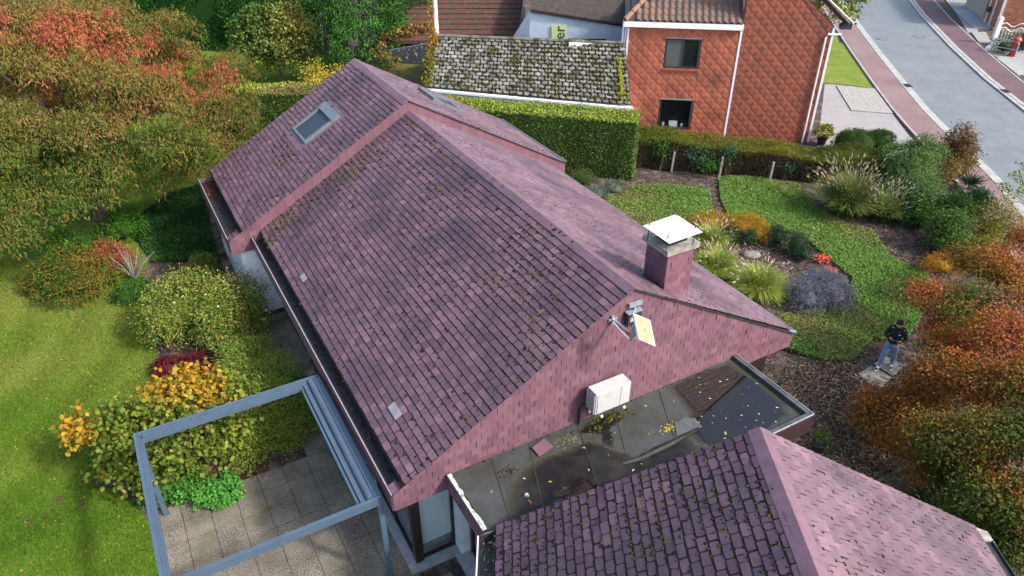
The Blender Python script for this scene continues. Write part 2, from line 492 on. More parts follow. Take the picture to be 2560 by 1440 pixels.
def blobs_mesh(points, sizes, cols, normal_up=None, flat=.55):
    """little lumpy domes (moss cushions, stones)"""
    n = len(points)
    k = 7
    ang = np.linspace(0, 2 * np.pi, k, endpoint=False)
    ring = np.stack([np.cos(ang), np.sin(ang)], 1)
    base = np.concatenate([np.c_[ring, np.full(k, -.15)], np.c_[ring * .72, np.full(k, flat * .7)], [[0, 0, flat]]])
    faces = [(i, (i + 1) % k, k + (i + 1) % k, k + i) for i in range(k)] 
    tf = [(k + i, k + (i + 1) % k, 2 * k, 2 * k) for i in range(k)]
    fq = np.array([f for f in faces] )
    ft = np.array([(a, b, c) for a, b, c, _ in tf])
    P = np.asarray(points, float); S = np.asarray(sizes, float)
    V = np.repeat(base[None], n, 0) * RNG.uniform(.7, 1.3, (n, len(base), 1))
    th = RNG.uniform(0, 6.28, n)
    c, s = np.cos(th)[:, None], np.sin(th)[:, None]
    asp = RNG.uniform(.6, 1.4, (n, 1))
    x = V[:, :, 0] * asp * c - V[:, :, 1] * s; y = V[:, :, 0] * asp * s + V[:, :, 1] * c
    V = np.stack([x, y, V[:, :, 2]], 2) * S[:, None, None]
    if normal_up is not None:
        B = np.asarray(normal_up)          # (n,3,3) rows es,et,en
        V = np.einsum('nvi,nij->nvj', V, B)
    V += P[:, None, :]
    nb = len(base)
    off = (np.arange(n) * nb)[:, None, None]
    F = [tuple(r) for r in (fq[None] + off).reshape(-1, 4)] + [tuple(r) for r in (ft[None] + off).reshape(-1, 3)]
    C = np.repeat(np.asarray(cols, float)[:, None, :], nb, 1) * RNG.uniform(.75, 1.25, (n, nb, 1))
    return V.reshape(-1, 3), F, C.reshape(-1, 3)

# ------------------------------------------------------------------ foliage
def snoise(P, f, seed):
    r = np.random.default_rng(seed)
    out = np.zeros(len(P))
    for k in range(5):
        w = r.normal(size=3) * f
        out += np.sin(P @ w + r.uniform(0, 6.28))
    return out / 5 ** .5

def unit(v): return v / (np.linalg.norm(v, axis=-1, keepdims=True) + 1e-9)

def leaves(P, Nrm, Axis, size, aspect, cols, fold=.18, rnd=False):
    """diamond leaves, two triangles each"""
    n = len(P)
    A = unit(Axis)
    Nn = unit(Nrm - (Nrm * A).sum(1, keepdims=True) * A)
    S = np.cross(A, Nn)
    L = (size if hasattr(size, '__len__') else np.full(n, size))[:, None]
    Wd = L * aspect
    b = P - A * L * .5
    tip = P + A * L * .5 - Nn * L * .12
    l = P + S * Wd * .5 + Nn * L * fold * .4 - A * L * .06
    r = P - S * Wd * .5 + Nn * L * fold * .4 - A * L * .06
    if rnd:
        r1 = P - S * Wd * .42 - A * L * .22 + Nn * L * fold * .2; r2 = P - S * Wd * .46 + A * L * .24 + Nn * L * fold * .2
        l1 = P + S * Wd * .42 - A * L * .22 + Nn * L * fold * .2; l2 = P + S * Wd * .46 + A * L * .24 + Nn * L * fold * .2
        V = np.stack([b, r1, r2, tip, l2, l1], 1).reshape(-1, 3)
        F = np.arange(6 * n, dtype=np.int32).reshape(-1, 6)
        return V, np.concatenate([F[:, [0, 1, 5]], F[:, [1, 2, 5]], F[:, [2, 4, 5]], F[:, [2, 3, 4]]]), np.repeat(cols, 6, axis=0)
    V = np.stack([b, r, tip, l], 1).reshape(-1, 3)
    F = np.arange(4 * n, dtype=np.int32).reshape(-1, 4)
    tris = np.concatenate([F[:, [0, 1, 2]], F[:, [0, 2, 3]]])
    C = np.repeat(cols, 4, axis=0)
    return V, tris, C

def pal_pick(pal, P, seed, f=.9, patch=1.0):
    """pick palette entries by smooth noise (clumpy) plus chance"""
    pal = np.array(pal, float)
    t = snoise(P, f, seed) * .38 * patch + .5 + RNG.normal(0, .16, len(P))
    i = np.clip((t * len(pal)).astype(int), 0, len(pal) - 1)
    return pal[i]

def crown_points(blobs, n_clump, seed, lump=.16, lowcut=-.5, inner=.62):
    """clump centres on lumpy ellipsoids; blobs: (x,y,z,rx,ry,rz)"""
    B = np.array(blobs, float)
    wt = (B[:, 3] * B[:, 4] + B[:, 3] * B[:, 5] + B[:, 4] * B[:, 5]); wt /= wt.sum()
    idx = RNG.choice(len(B), n_clump, p=wt)
    d = unit(RNG.normal(size=(n_clump, 3)))
    d[:, 2] = np.where(d[:, 2] < lowcut, -d[:, 2], d[:, 2])
    r = RNG.uniform(inner ** 2, 1.0, n_clump) ** .5
    b = B[idx]
    P = b[:, :3] + d * b[:, 3:] * r[:, None]
    k = 1 + lump * snoise(P, 2.2 / b[:, 3].mean() * 1.2, seed)
    P = b[:, :3] + d * b[:, 3:] * (r * k)[:, None]
    out = unit(d / b[:, 3:])
    # drop clumps buried deep in another blob
    keep = np.ones(n_clump, bool)
    for j, bb in enumerate(B):
        q = ((P - bb[:3]) / bb[3:])
        keep &= ~(((q ** 2).sum(1) < .38) & (idx != j))
    keep &= P[:, 2] > .03
    return P[keep], out[keep]

def foliage(blobs, n_clump, per, leaf, aspect, pal, seed=1, spread=.16, droop=.25, up=.35, lump=.16, patch=1.0, pf=.9, colfn=None, lowcut=-.5, inner=.62, jitter=.55, rnd=False):
    C, D = crown_points(blobs, n_clump, seed, lump, lowcut, inner)
    n = len(C)
    P = np.repeat(C, per, 0) + RNG.normal(0, spread, (n * per, 3)) * np.array([1, 1, .8])
    P[:, 2] = np.maximum(P[:, 2], .02)
    O = np.repeat(D, per, 0)
    Nn = unit(O * .55 + np.array([0, 0, up]) + RNG.normal(0, jitter, O.shape))
    Ax = unit(O * (1 - droop) + np.array([0, 0, -droop * 1.2]) + RNG.normal(0, .5, O.shape))
    base = pal_pick(pal, C, seed + 3, pf, patch)
    if colfn is not None: base = colfn(C, base)
    cols = np.repeat(base, per, 0) * RNG.uniform(.72, 1.28, (n * per, 1)) * (1 + RNG.normal(0, .06, (n * per, 3)))
    sz = leaf * RNG.uniform(.7, 1.25, n * per)
    return leaves(P, Nn, Ax, sz, aspect, np.clip(cols, .002, 1), rnd=rnd)

def merge_geo(*gs):
    V, F, C = [], [], []
    n = 0
    for v, f, c in gs:
        V.append(v); F.append(np.asarray(f) + n); C.append(c); n += len(v)
    return np.concatenate(V), np.concatenate(F), np.concatenate(C)

def lumpy(blob, k=.8, seg=14, rings=8):
    """inner twig/leaf body of a dense shrub"""
    x, y, z, rx, ry, rz = blob
    V, F = [], []
    for i in range(rings + 1):
        ph = math.pi * i / rings
        for j in range(seg):
            th = 2 * math.pi * j / seg
            q = np.array([math.sin(ph) * math.cos(th), math.sin(ph) * math.sin(th), math.cos(ph)])
            V.append(np.array([x, y, z]) + q * np.array([rx, ry, rz]) * k * random.uniform(.88, 1.08))
    for i in range(rings):
        for j in range(seg):
            F.append((i * seg + j, (i + 1) * seg + j, (i + 1) * seg + (j + 1) % seg, i * seg + (j + 1) % seg))
    V = np.array(V); V[:, 2] = np.maximum(V[:, 2], .01)
    return V, F

def shrub(name, label, cat, blobs, n_clump, per, leaf, aspect, pal, group=None, m='leaf', core=True, core_k=.58, stems=5, stem_mat='bark', crown_name='crown', **kw):
    B = np.array(blobs, float)
    base = I((B[:, 0] * B[:, 3]).sum() / B[:, 3].sum(), (B[:, 1] * B[:, 3]).sum() / B[:, 3].sum(), 0)
    t = thing(name, base, label, cat, group)
    g = foliage(blobs, n_clump, per, leaf, aspect, pal, **kw)
    obj(crown_name, g[0], g[1], M[m], t, col=g[2])
    mb = MB()
    for b in blobs:
        for k in range(max(2, stems // len(blobs))):
            a = random.uniform(0, 6.28)
            top = I(b[0] + math.cos(a) * b[3] * .6, b[1] + math.sin(a) * b[4] * .6, b[2] + b[5] * .45)
            foot = base + I(random.uniform(-.012, .012), random.uniform(-.012, .012), 0)
            mid = (foot + top) / 2 + I(random.uniform(-.1, .1), random.uniform(-.1, .1), .1)
            mb.tube([foot, mid, top], [.028, .018, .008], 5)
    mb.build('stem', M[stem_mat], t)
    if core:
        cm = MB()
        for b in blobs:
            v, f = lumpy(b, core_k)
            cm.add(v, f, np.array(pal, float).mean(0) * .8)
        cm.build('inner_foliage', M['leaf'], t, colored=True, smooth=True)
    return t

def fit(x0, x1, yt, yb, h, dr=None, lift=.42):
    """ellipsoid standing on the ground that fills a surveyed outline, given its height"""
    xc = (x0 + x1) / 2
    rz, cz = h * (1 - lift), h * lift
    cy, ry = G(xc, yb)[1] + .5, .8
    u = unit(RNG.normal(size=(700, 3)))
    u = u[(cz + u[:, 2] * rz) >= 0]
    rx = cx = 0
    for it in range(14):
        dep = cy * CT + (CAM_H - cz) * ST
        cx = (xc - 1280) * dep / FPX
        rx = (x1 - x0) * dep / FPX / 2
        P = u * np.array([rx, ry, rz]) + np.array([cx, cy, cz])
        y = PROJ(P)[:, 1]
        ppm = abs(PROJ([[cx, cy + .5, cz]])[0, 1] - PROJ([[cx, cy - .5, cz]])[0, 1])
        e1, e2 = y.max() - yb, yt - y.min()
        cy += (e1 - e2) / 2 / ppm * .8
        ry = min(max(ry - (e1 + e2) / 2 / ppm * .7, rx * .35), rx * 1.8)
    return (cx, cy, cz, rx, ry, rz)

def bpx(x, y, z, r, ry=None, rz=None):
    p = G(x, y, z)
    return (p[0], p[1], p[2], r, ry or r, rz or r * .7)

def poly_ground(name, pts, z, m, kind='structure', parent=None, tess=False):
    v = [I(p[0], p[1], z) for p in pts]
    o = obj(name, v, [tuple(range(len(v)))], m, parent)
    nrm = o.data.polygons[0].normal
    if nrm.z < 0: o.data.flip_normals()
    if kind: o['kind'] = kind
    return o

def in_poly(P, poly):
    x, y = P[:, 0], P[:, 1]
    c = np.zeros(len(P), bool)
    n = len(poly)
    for i in range(n):
        x0, y0 = poly[i][:2]; x1, y1 = poly[(i + 1) % n][:2]
        cond = ((y0 > y) != (y1 > y)) & (x < (x1 - x0) * (y - y0) / (y1 - y0 + 1e-12) + x0)
        c ^= cond
    return c

def sample_poly(poly, n):
    p = np.array([q[:2] for q in poly])
    lo, hi = p.min(0), p.max(0)
    out = []
    tot = 0
    while tot < n:
        q = RNG.uniform(lo, hi, (n * 2, 2))
        q = q[in_poly(q, poly)]
        out.append(q); tot += len(q)
    return np.concatenate(out)[:n]

# ================================================================== SETTING: ground, lawns, road
g = MB(); g.add([I(-150, -60, 0), I(150, -60, 0), I(150, 260, 0), I(-150, 260, 0)], [(0, 1, 2, 3)])
tag(g.build('ground', M['soil'], org=(0, 0, 0)), kind='structure')

LAWN = [G(-900, 1900), G(460, 1900), G(400, 1340), G(330, 1255), G(240, 1205), G(250, 1120), G(390, 1000), G(398, 900), G(372, 800), G(330, 735),
        G(420, 575), G(490, 500), G(520, 445), I(-11.6, 29.5, 0), I(-11.0, 33.3, 0), I(-15.5, 37.2, 0), I(-17.0, 38.5, 0), I(-30, 36, 0), I(-45, 20, 0)]
lawn = poly_ground('lawn', LAWN, .008, M['lawn'])
LAWN2 = [I(-60, 33, 0), I(-31, 36.3, 0), I(-17.1, 38.8, 0), I(-15.4, 37.6, 0), I(-8.5, 38.3, 0), I(-8.0, 46.5, 0), I(-19.5, 52, 0), I(-60, 62, 0)]
lawn2 = poly_ground('lawn', LAWN2, .008, M['lawn'])

# road, kerbs, red footpaths
ROADN = [(2700, 690), (2560, 522), (2501, 452), (2444, 396), (2367, 321), (2324, 277), (2271, 215), (2204, 133), (2169, 87), (2120, 22), (2080, -30)]
ROADF = [(2700, 390), (2560, 282), (2458, 200), (2375, 122), (2302, 44), (2268, 0), (2245, -30)]
rn = [G(*p) for p in ROADN]; rf = [G(*p) for p in ROADF]
rn = [I(24, 10, 0)] + rn; rf = [I(30.5, 10, 0), I(29, 24, 0)] + rf
poly_ground('road', rn + rf[::-1], .02, M['asphalt'])

def offset_line(pts, d):
    out = []
    for i, p in enumerate(pts):
        a, b = pts[max(i - 1, 0)], pts[min(i + 1, len(pts) - 1)]
        t = unit((b - a)[:2]); out.append(I(p[0] - t[1] * d, p[1] + t[0] * d, 0))
    return out

def band(name, line, d0, d1, z0, z1, m, kind='structure', seg=None):
    a, b = offset_line(line, d0), offset_line(line, d1)
    mb = MB()
    n = len(a)
    V = [I(p[0], p[1], z1) for p in a] + [I(p[0], p[1], z1) for p in b] + [I(p[0], p[1], z0) for p in a] + [I(p[0], p[1], z0) for p in b]
    Fc = []
    for i in range(n - 1):
        Fc += [(i, i + 1, n + i + 1, n + i), (i, 2 * n + i, 2 * n + i + 1, i + 1), (n + i, n + i + 1, 3 * n + i + 1, 3 * n + i)]
    mb.add(V, Fc)
    return tag(mb.build(name, m), kind=kind)

band('kerb', rn, .02, .42, 0, .10, M['kerb'])
band('footpath', rn, .43, 1.92, 0, .085, M['red_path'])
band('kerb', rn, 1.93, 2.03, 0, .11, M['kerb'])
band('kerb', rf, -.02, -.50, 0, .10, M['kerb'])
band('gutter_channel', rf, -.24, -.28, .09, .106, M['gutter'])
band('footpath', rf, -.51, -2.0, 0, .085, M['red_path_dark'])
band('kerb', rf, -2.01, -2.11, 0, .10, M['kerb'])
# storm drains set in the near and far kerb
for nm, (px, py), lb in (('drain_grate', (2268, 218), 'black storm drain grate in the near kerb'), ('drain_grate', (2512, 232), 'black storm drain grate in the far kerb')):
    c = G(px, py); t = thing('drain_grate', I(c[0], c[1], .101), lb, 'drain')
    mb = MB(); mb.box(lambda x, y, z: c + I(x, y, z), -.2, .2, -.3, .3, .101, .112); mb.build('frame', M['dark_metal'], t)
    for k in range(6):
        mb = MB(); mb.box(lambda x, y, z: c + I(x, y, z), -.17, .17, -.27 + k * .095, -.22 + k * .095, .113, .125); mb.build('bar', M['gutter'], t)
for (px, py), r, lb in (((2298, 92), .36, 'round manhole cover farther up the road'), ((2205, 98), .33, 'round manhole cover close to the near kerb')):
    c = G(px, py); mb = MB(); mb.tube([I(c[0], c[1], .021), I(c[0], c[1], .030)], r, 20)
    t = thing('manhole_cover', I(c[0], c[1], .02), lb, 'manhole'); mb.build('lid', M['asphalt'], t)
    mb = MB()
    for k in range(20):
        a0, a1 = 2 * math.pi * k / 20, 2 * math.pi * (k + 1) / 20
        q = [I(c[0] + rr * math.cos(a), c[1] + rr * math.sin(a), .034) for rr, a in ((r, a0), (r, a1), (r + .05, a1), (r + .05, a0))]
        mb.prism(q, (0, 0, -.012))
    mb.build('rim', M['dark_metal'], t)

# near verge, neighbour's gravel drive and paved crossing
poly_ground('grass_verge', [G(2098, 110), G(2125, 100), G(2150, 165), G(2185, 222), G(2130, 214), G(2062, 208), I(15.6, 40, 0), I(16.2, 52, 0), I(19, 58, 0), G(2080, 40)], .012, M['verge_grass'])
poly_ground('gravel_drive', [I(14.6, 33.2, 0), G(2062, 210), G(2130, 216), G(2186, 224), G(2268, 334), I(19.6, 33, 0), I(17, 32.2, 0)], .009, M['gravel'])
cr = thing('paved_crossing', G(2170, 255), 'pale ribbed paving slab crossing from gravel drive to footpath', 'paving')
ca_, cb_, cc_, cd_ = G(2090, 216), G(2186, 224), G(2232, 286), G(2128, 278)
nrow = 14
for k in range(nrow):
    f0, f1 = k / nrow + .003, (k + 1) / nrow - .003
    q = [ca_ + (cb_ - ca_) * f0, ca_ + (cb_ - ca_) * f1, cd_ + (cc_ - cd_) * f1, cd_ + (cc_ - cd_) * f0]
    mb = MB(); mb.prism([p + I(0, 0, .012) for p in q], (0, 0, .05 + random.uniform(-.004, .004))); mb.build('paver_row', M['paver_pale'], cr)

# far side of the road
poly_ground('gravel_drive', [G(2360, 0), G(2440, 0), G(2445, 80), G(2420, 82), G(2395, 40), G(2340, -30), I(33, 78, 0), I(36, 78, 0), G(2440, -20)], .009, M['gravel'])
poly_ground('gravel_yard', [G(2455, 130), G(2480, 100), G(2600, 90), G(2640, 210), G(2560, 190), G(2500, 145)], .010, M['gravel'])
cr = thing('paved_crossing', G(2455, 95), 'small pale paved crossing beside the brick house gate', 'paving')
ca_, cb_, cc_, cd_ = G(2428, 82), G(2464, 82), G(2478, 110), G(2448, 110)
for k in range(7):
    f0, f1 = k / 7 + .01, (k + 1) / 7 - .01
    q = [ca_ + (cb_ - ca_) * f0, ca_ + (cb_ - ca_) * f1, cd_ + (cc_ - cd_) * f1, cd_ + (cc_ - cd_) * f0]
    mb = MB(); mb.prism([p + I(0, 0, .014) for p in q], (0, 0, .05)); mb.build('paver_row', M['paver_pale'], cr)
cr = thing('paved_strip', G(2520, 165), 'pale paved strip beside far footpath below red post', 'paving')
ca_, cb_, cc_, cd_ = G(2490, 146), G(2515, 146), G(2570, 185), G(2545, 190)
for k in range(8):
    f0, f1 = k / 8 + .01, (k + 1) / 8 - .01
    q = [ca_ + (cd_ - ca_) * f0, ca_ + (cd_ - ca_) * f1, cb_ + (cc_ - cb_) * f1, cb_ + (cc_ - cb_) * f0]
    mb = MB(); mb.prism([p + I(0, 0, .014) for p in q], (0, 0, .05)); mb.build('paver', M['paver_pale'], cr)

# ================================================================== MAIN HOUSE
YG = 9.53; YU = 21.12; YE = 26.2
RX, RZ, RZU = 8.15, 5.87, 6.21
TAN = (5.87 - 2.83) / (8.15 - 2.72)
EL, ER = 2.72, 13.46
EZ = 2.83
ULX, URX, UEZ = 2.04, 14.08, 2.86
house = thing('house', H(8.1, 15, 0), 'single storey house with purple slate roofs and white walls in the middle of the garden', 'house')

PURP_L = [(.150, .080, .098), (.135, .073, .092), (.164, .089, .105), (.120, .066, .086), (.176, .098, .113), (.143, .082, .103)]
PURP_R = [(.178, .105, .127), (.167, .098, .120), (.189, .114, .136), (.171, .104, .129), (.156, .092, .115)]
PINK = [(.158, .076, .096), (.150, .072, .092), (.166, .080, .100), (.155, .077, .099), (.144, .071, .095)]
PURP_W = [(.108, .060, .082), (.092, .051, .073), (.124, .069, .090), (.078, .045, .067), (.138, .077, .098), (.100, .058, .082)]

def plane_pts(F, region, n):
    return [F.W(s, t, n) for s, t in region]

# roof underlay: one solid for each roof body
def roof_solid(mb, T, xl, xr, xm, ze_l, ze_r, zr, y0, y1, th=.16):
    a = [T(xl, y0, ze_l), T(xm, y0, zr), T(xr, y0, ze_r), T(xr, y0, ze_r - th), T(xm, y0, zr - th), T(xl, y0, ze_l - th)]
    b = [T(xl, y1, ze_l), T(xm, y1, zr), T(xr, y1, ze_r), T(xr, y1, ze_r - th), T(xm, y1, zr - th), T(xl, y1, ze_l - th)]
    mb.add(a + b, [(0, 1, 7, 6), (1, 2, 8, 7), (2, 3, 9, 8), (3, 4, 10, 9), (4, 5, 11, 10), (5, 0, 6, 11), (0, 5, 4, 1), (1, 4, 3, 2), (6, 7, 10, 11), (7, 8, 9, 10)])

CO = math.cos(math.atan(TAN)); 
XTL = 2.98            # tile edge above the box gutter
mb = MB()
zt = RZ - (RX - XTL) * TAN
roof_solid(mb, H, XTL, ER, RX, zt, EZ, RZ, YG + .12, YU + .05)
TU_L = (RZU - UEZ) / (RX - ULX); TU_R = (RZU - UEZ) / (URX - RX)
XTU = 2.46
roof_solid(mb, H, XTU, URX, RX, RZU - (RX - XTU) * TU_L, UEZ, RZU, YU + .02, YE - .02)
roof = mb.build('roof', M['slate_under'], house)

fields = []
def slope_field(side, xe, xr, zr, tan, y0, y1, pal, holes=()):
    """courses on one slope, t measured up from the eave"""
    ze = zr - abs(xr - xe) * tan
    Ln = math.hypot(xr - xe, zr - ze)
    if side == 'L':
        O = H(xe, y0, ze); es = H(0, -1, 0); O = H(xe, y1, ze)
        et = H(xr, y1, zr) - O
        # es x et must point outward (up, -X)
    else:
        O = H(xe, y0, ze); es = H(0, 1, 0)
        et = H(xr, y0, zr) - O
    F = Field(O, es, et, 'slate' + side, pal)
    F.rows([(0, 0), (y1 - y0, 0), (y1 - y0, Ln - .10), (0, Ln - .10)], .246, .168, gap=.015 if side == 'L' else .017, holes=holes, cut=.016, tgap=.026 if side == 'L' else .004, jit=.007)
    return F

# skylight holes measured on the upper section (s from far end, t from eave)
def hole_L(x0, x1, ya, yb, xe, tan, y1):
    c = math.sqrt(1 + tan * tan)
    return (y1 - yb, y1 - ya, (x0 - xe) * c, (x1 - xe) * c)
def hole_R(x0, x1, ya, yb, xe, tan, y0):
    c = math.sqrt(1 + tan * tan)
    return (ya - y0, yb - y0, (xe - x1) * c, (xe - x0) * c)
SKL = (5.25, 6.50, 23.10, 24.55)
SKR = (9.85, 11.0, 23.20, 24.55)
fields.append(slope_field('L', XTL, RX, RZ, TAN, YG, YU, PURP_L))
fields.append(slope_field('R', ER, RX, RZ, TAN, YG, YU, PURP_R))
fields.append(slope_field('L', XTU, RX, RZU, TU_L, YU - .03, YE, PURP_L, [hole_L(*SKL, XTU, TU_L, YE)]))
fields.append(slope_field('R', URX, RX, RZU, TU_R, YU - .03, YE, PURP_R, [hole_R(*SKR, URX, TU_R, YU - .03)]))
# verge slates that run on past the gutter at both gable ends
for (y0, y1, xa, xb, zr, tn) in ((YG, YG + .30, EL, XTL, RZ, TAN), (YU - .03, YU + .30, ULX, XTU, RZU, TU_L)):
    fields.append(slope_field('L', xa, xb, zr - (RX - xb) * tn, tn, y0, y1, PURP_L))
for f in fields[-2:]:
    pass

# wing roof (its axes run with the world axes)
WU0, WU1, WUM, WV, WZR, WZE = -.30, 8.46, 4.09, 8.92, 5.35, 2.90
TW = (WZR - WZE) / (WUM - WU0)
mb = MB()
roof_solid(mb, I, WU0, WU1, WUM, WZE, WZE, WZR, 1.0, WV - .02)
wing_roof = mb.build('wing_roof', M['slate_under'], house)
LnW = math.hypot(WUM - WU0, WZR - WZE)
FWL = Field(I(WU0, WV, WZE), I(0, -1, 0), I(WUM, WV, WZR) - I(WU0, WV, WZE), 'slateW', PURP_W)
FWL.rows([(0, 0), (7.9, 0), (7.9, LnW - .12), (0, LnW - .12)], .252, .168, gap=.024, cut=.022, jit=.011, tgap=.030)
FWR = Field(I(WU1, 1.0, WZE), I(0, 1, 0), I(WUM, 1.0, WZR) - I(WU1, 1.0, WZE), 'slateWR', PURP_R)
FWR.rows([(0, 0), (WV - 1.0, 0), (WV - 1.0, LnW - .12), (0, LnW - .12)], .252, .168, gap=.016, cut=.012, tgap=.004)
place_tiles(fields + [FWL, FWR], 300, 'slate', 'slates', M['slate'], house)

# moss cushions in the joints
mp, ms_, mc, mB = [], [], [], []
def moss_on(F, region, n, smin, smax, cols, keep=None, row=True):
    B = np.stack([F.es, F.et, F.en])
    k = 0
    while k < n:
        s = random.uniform(region[0], region[1]); t = random.uniform(region[2], region[3])
        if math.sin(1.7 * s + 1.3 * math.sin(.9 * t)) + math.sin(2.1 * t + 1.1 * s) < random.uniform(-1.3, 1.7): continue
        if row: t = round(t / F.e) * F.e + random.uniform(-.035, .012)
        if random.random() < .6: s = round(s / (F.w / 2)) * (F.w / 2) + random.uniform(-.03, .03)
        mp.append(F.W(s, t, .012)); ms_.append(random.uniform(smin, smax) * (1.7 if random.random() < .06 else 1)); mc.append(random.choice(cols)); mB.append(B)
        k += 1
MOSSG = [(.058, .062, .010), (.042, .044, .011), (.085, .088, .012), (.030, .027, .013), (.026, .021, .012)]
MOSSD = [(.035, .022, .018), (.045, .038, .016), (.06, .055, .015), (.028, .018, .016)]
LM = math.hypot(RX - XTL, RZ - zt)
moss_on(fields[0], (0, YU - YG, 0, LM), 950, .014, .034, MOSSD)
moss_on(fields[0], (0, YU - YG, .5 * LM, LM), 420, .014, .036, MOSSG)
moss_on(fields[0], (0, 1.2, 0, LM), 200, .02, .05, MOSSG)
moss_on(fields[1], (0, YU - YG, .45 * LM, LM * .96), 420, .012, .032, MOSSD + MOSSG[:2])
moss_on(fields[1], (0, 3.2, .1 * LM, LM * .6), 150, .012, .032, MOSSG)
moss_on(fields[2], (0, YE - YU, 0, 6.3), 420, .014, .034, MOSSD)
moss_on(fields[2], (1.5, 3.4, 2.0, 3.6), 110, .02, .05, MOSSG)
moss_on(fields[3], (0, YE - YU, .5, 6.5), 420, .014, .036, MOSSD + MOSSG[:1])
moss_on(FWL, (0, 7.5, 0, LnW * .97), 1700, .012, .030, MOSSG + MOSSD)
moss_on(FWR, (0, 7.9, .1, LnW * .95), 330, .014, .034, MOSSD + MOSSG[:1])
v, f, c = blobs_mesh(mp, ms_, mc, mB, .5)
obj('moss', v, f, M['moss'], house, col=c, smooth=True, kind='stuff')
# mossy joints: thin green strips lying in some joints of the wing
mb = MB()
for k in range(520):
    F = FWL if k < 430 else fields[0]
    s = round(random.uniform(0, 7.4) / (F.w / 2)) * F.w / 2; t = round(random.uniform(.1, LnW * .95) / F.e) * F.e
    L_ = random.uniform(.06, .16); wd = random.uniform(.008, .02)
    ca0 = random.choice(MOSSG)
    mb.add([F.W(s - wd, t, .013), F.W(s + wd, t + random.uniform(-.01, .01), .013), F.W(s + wd * .8, t + L_, .013), F.W(s - wd * .8, t + L_, .013), F.W(s, t + .3 * L_, .027), F.W(s, t + .7 * L_, .024)],
           [(0, 1, 4), (1, 2, 5, 4), (2, 3, 5), (3, 0, 4, 5)], ca0)
mb.build('moss_joints', M['moss'], house, colored=True, kind='stuff')

# ridge caps
def ridge(mb_parent, T, xm, zr, tan, y0, y1, w=.17, step=.6, mname='ridge_cap'):
    y = y0
    while y < y1 - .02:
        ye = min(y + step, y1)
        mb = MB()
        h = .020 + random.uniform(0, .006)
        zz = zr + h
        a = [T(xm - w, y, zz - w * tan), T(xm, y, zz), T(xm + w, y, zz - w * tan)]
        b = [T(xm - w, ye + .01, zz - w * tan - .004), T(xm, ye + .01, zz - .004), T(xm + w, ye + .01, zz - w * tan - .004)]
        dn = np.array([0, 0, -.022])
        mb.add(a + b + [p + dn for p in a] + [p + dn for p in b], [(0, 1, 4, 3), (1, 2, 5, 4), (0, 6, 7, 1), (1, 7, 8, 2), (0, 3, 9, 6), (2, 8, 11, 5), (3, 4, 10, 9), (4, 5, 11, 10)])
        mb.build('ridge_cap', M[mname], mb_parent)
        y = ye
ridge(roof, H, RX, RZ, TAN, YG - .01, YU)
ridge(roof, H, RX, RZU, TU_L, YU - .03, YE + .01)
ridge(wing_roof, I, WUM, WZR, TW, 1.0, WV + .01, w=.19)

# front gable wall clad in pink slates
GB = 2.40
mb = MB()
gy = YG + .035
mb.prism([H(EL + .02, gy, GB), H(ER - .02, gy, GB), H(ER - .02, gy, EZ - .02), H(RX, gy, RZ - .03), H(EL + .02, gy, EZ - .02)], H(0, .2, 0))
gable = mb.build('gable_wall', M['slate_under'], house)
FG = Field(H(EL, gy - .004, GB), H(1, 0, 0), I(0, 0, 1), 'wall_slate', PINK, th=.006, lip=.006)
W_ = ER - EL
FG.rows([(0, 0), (W_, 0), (W_, EZ - GB), (RX - EL, RZ - GB - .02), (0, EZ - GB)], .243, .165, gap=.010, jit=.003, tgap=.003)
# upper gable band
mb = MB()
gu = YU + .0
mb.prism([H(ULX + .02, gu, 2.40), H(3.3, gu, 2.40), H(3.3, gu, UEZ + (3.3 - ULX) * TU_L - .03), H(ULX + .02, gu, UEZ - .02)], H(0, .14, 0))
mb.prism([H(3.3, gu, 2.9), H(RX, gu, RZU - .6), H(RX, gu, RZU - .03), H(3.3, gu, UEZ + (3.3 - ULX) * TU_L - .03)], H(0, .14, 0))
mb.prism([H(RX, gu, RZU - .6), H(URX - .02, gu, 2.40), H(URX - .02, gu, UEZ - .02), H(RX, gu, RZU - .03)], H(0, .14, 0))
gable2 = mb.build('upper_gable_wall', M['slate_under'], house)
FG2 = Field(H(ULX, gu - .004, 2.40), H(1, 0, 0), I(0, 0, 1), 'wall_slate2', PINK, th=.006, lip=.004)
W2 = URX - ULX; xm2 = RX - ULX; zr2 = RZU - 2.40 - .02; ze2 = UEZ - 2.40
FG2.rows([(0, 0), (1.26, 0), (1.26, ze2 + 1.26 * TU_L - .02), (0, ze2)], .243, .165, gap=.007)
x = 1.26
while x < W2 - .01:      # upright slates follow the verge
    x2 = min(x + .30, W2)
    top = lambda q: (ze2 + q * TU_L if q < xm2 else zr2 - (q - xm2) * TU_R) - .015
    a, b = x + .004, x2 - .004
    lowf = (lambda q: max(0, top(q) - .62))
    FG2.tiles.append(dict(poly=[(a, lowf(a)), (b, lowf(b)), (b, top(b)), (a, top(a))], tb=min(lowf(a), lowf(b)), e=.7, full=False, c=random.choice(PINK), k=random.uniform(.94, 1.06), lift=random.uniform(0, .003), F=FG2))
    x = x2
place_tiles([FG, FG2], 300, 'wall_slate', 'wall_slates', M['wall_slate'], house)
# dark drip edge along each gable verge
for (T_, x0, z0, x1, z1, y) in ((H, RX, RZ, ER, EZ, YG), (H, RX, RZU, URX, UEZ, YU - .03)):
    mb = MB()
    mb.prism([T_(x0, y - .015, z0 - .035), T_(x1, y - .015, z1 - .035), T_(x1, y - .015, z1 - .005), T_(x0, y - .015, z0 - .005)], T_(0, .045, 0))
    mb.build('verge_trim', M['dark_metal'], house)

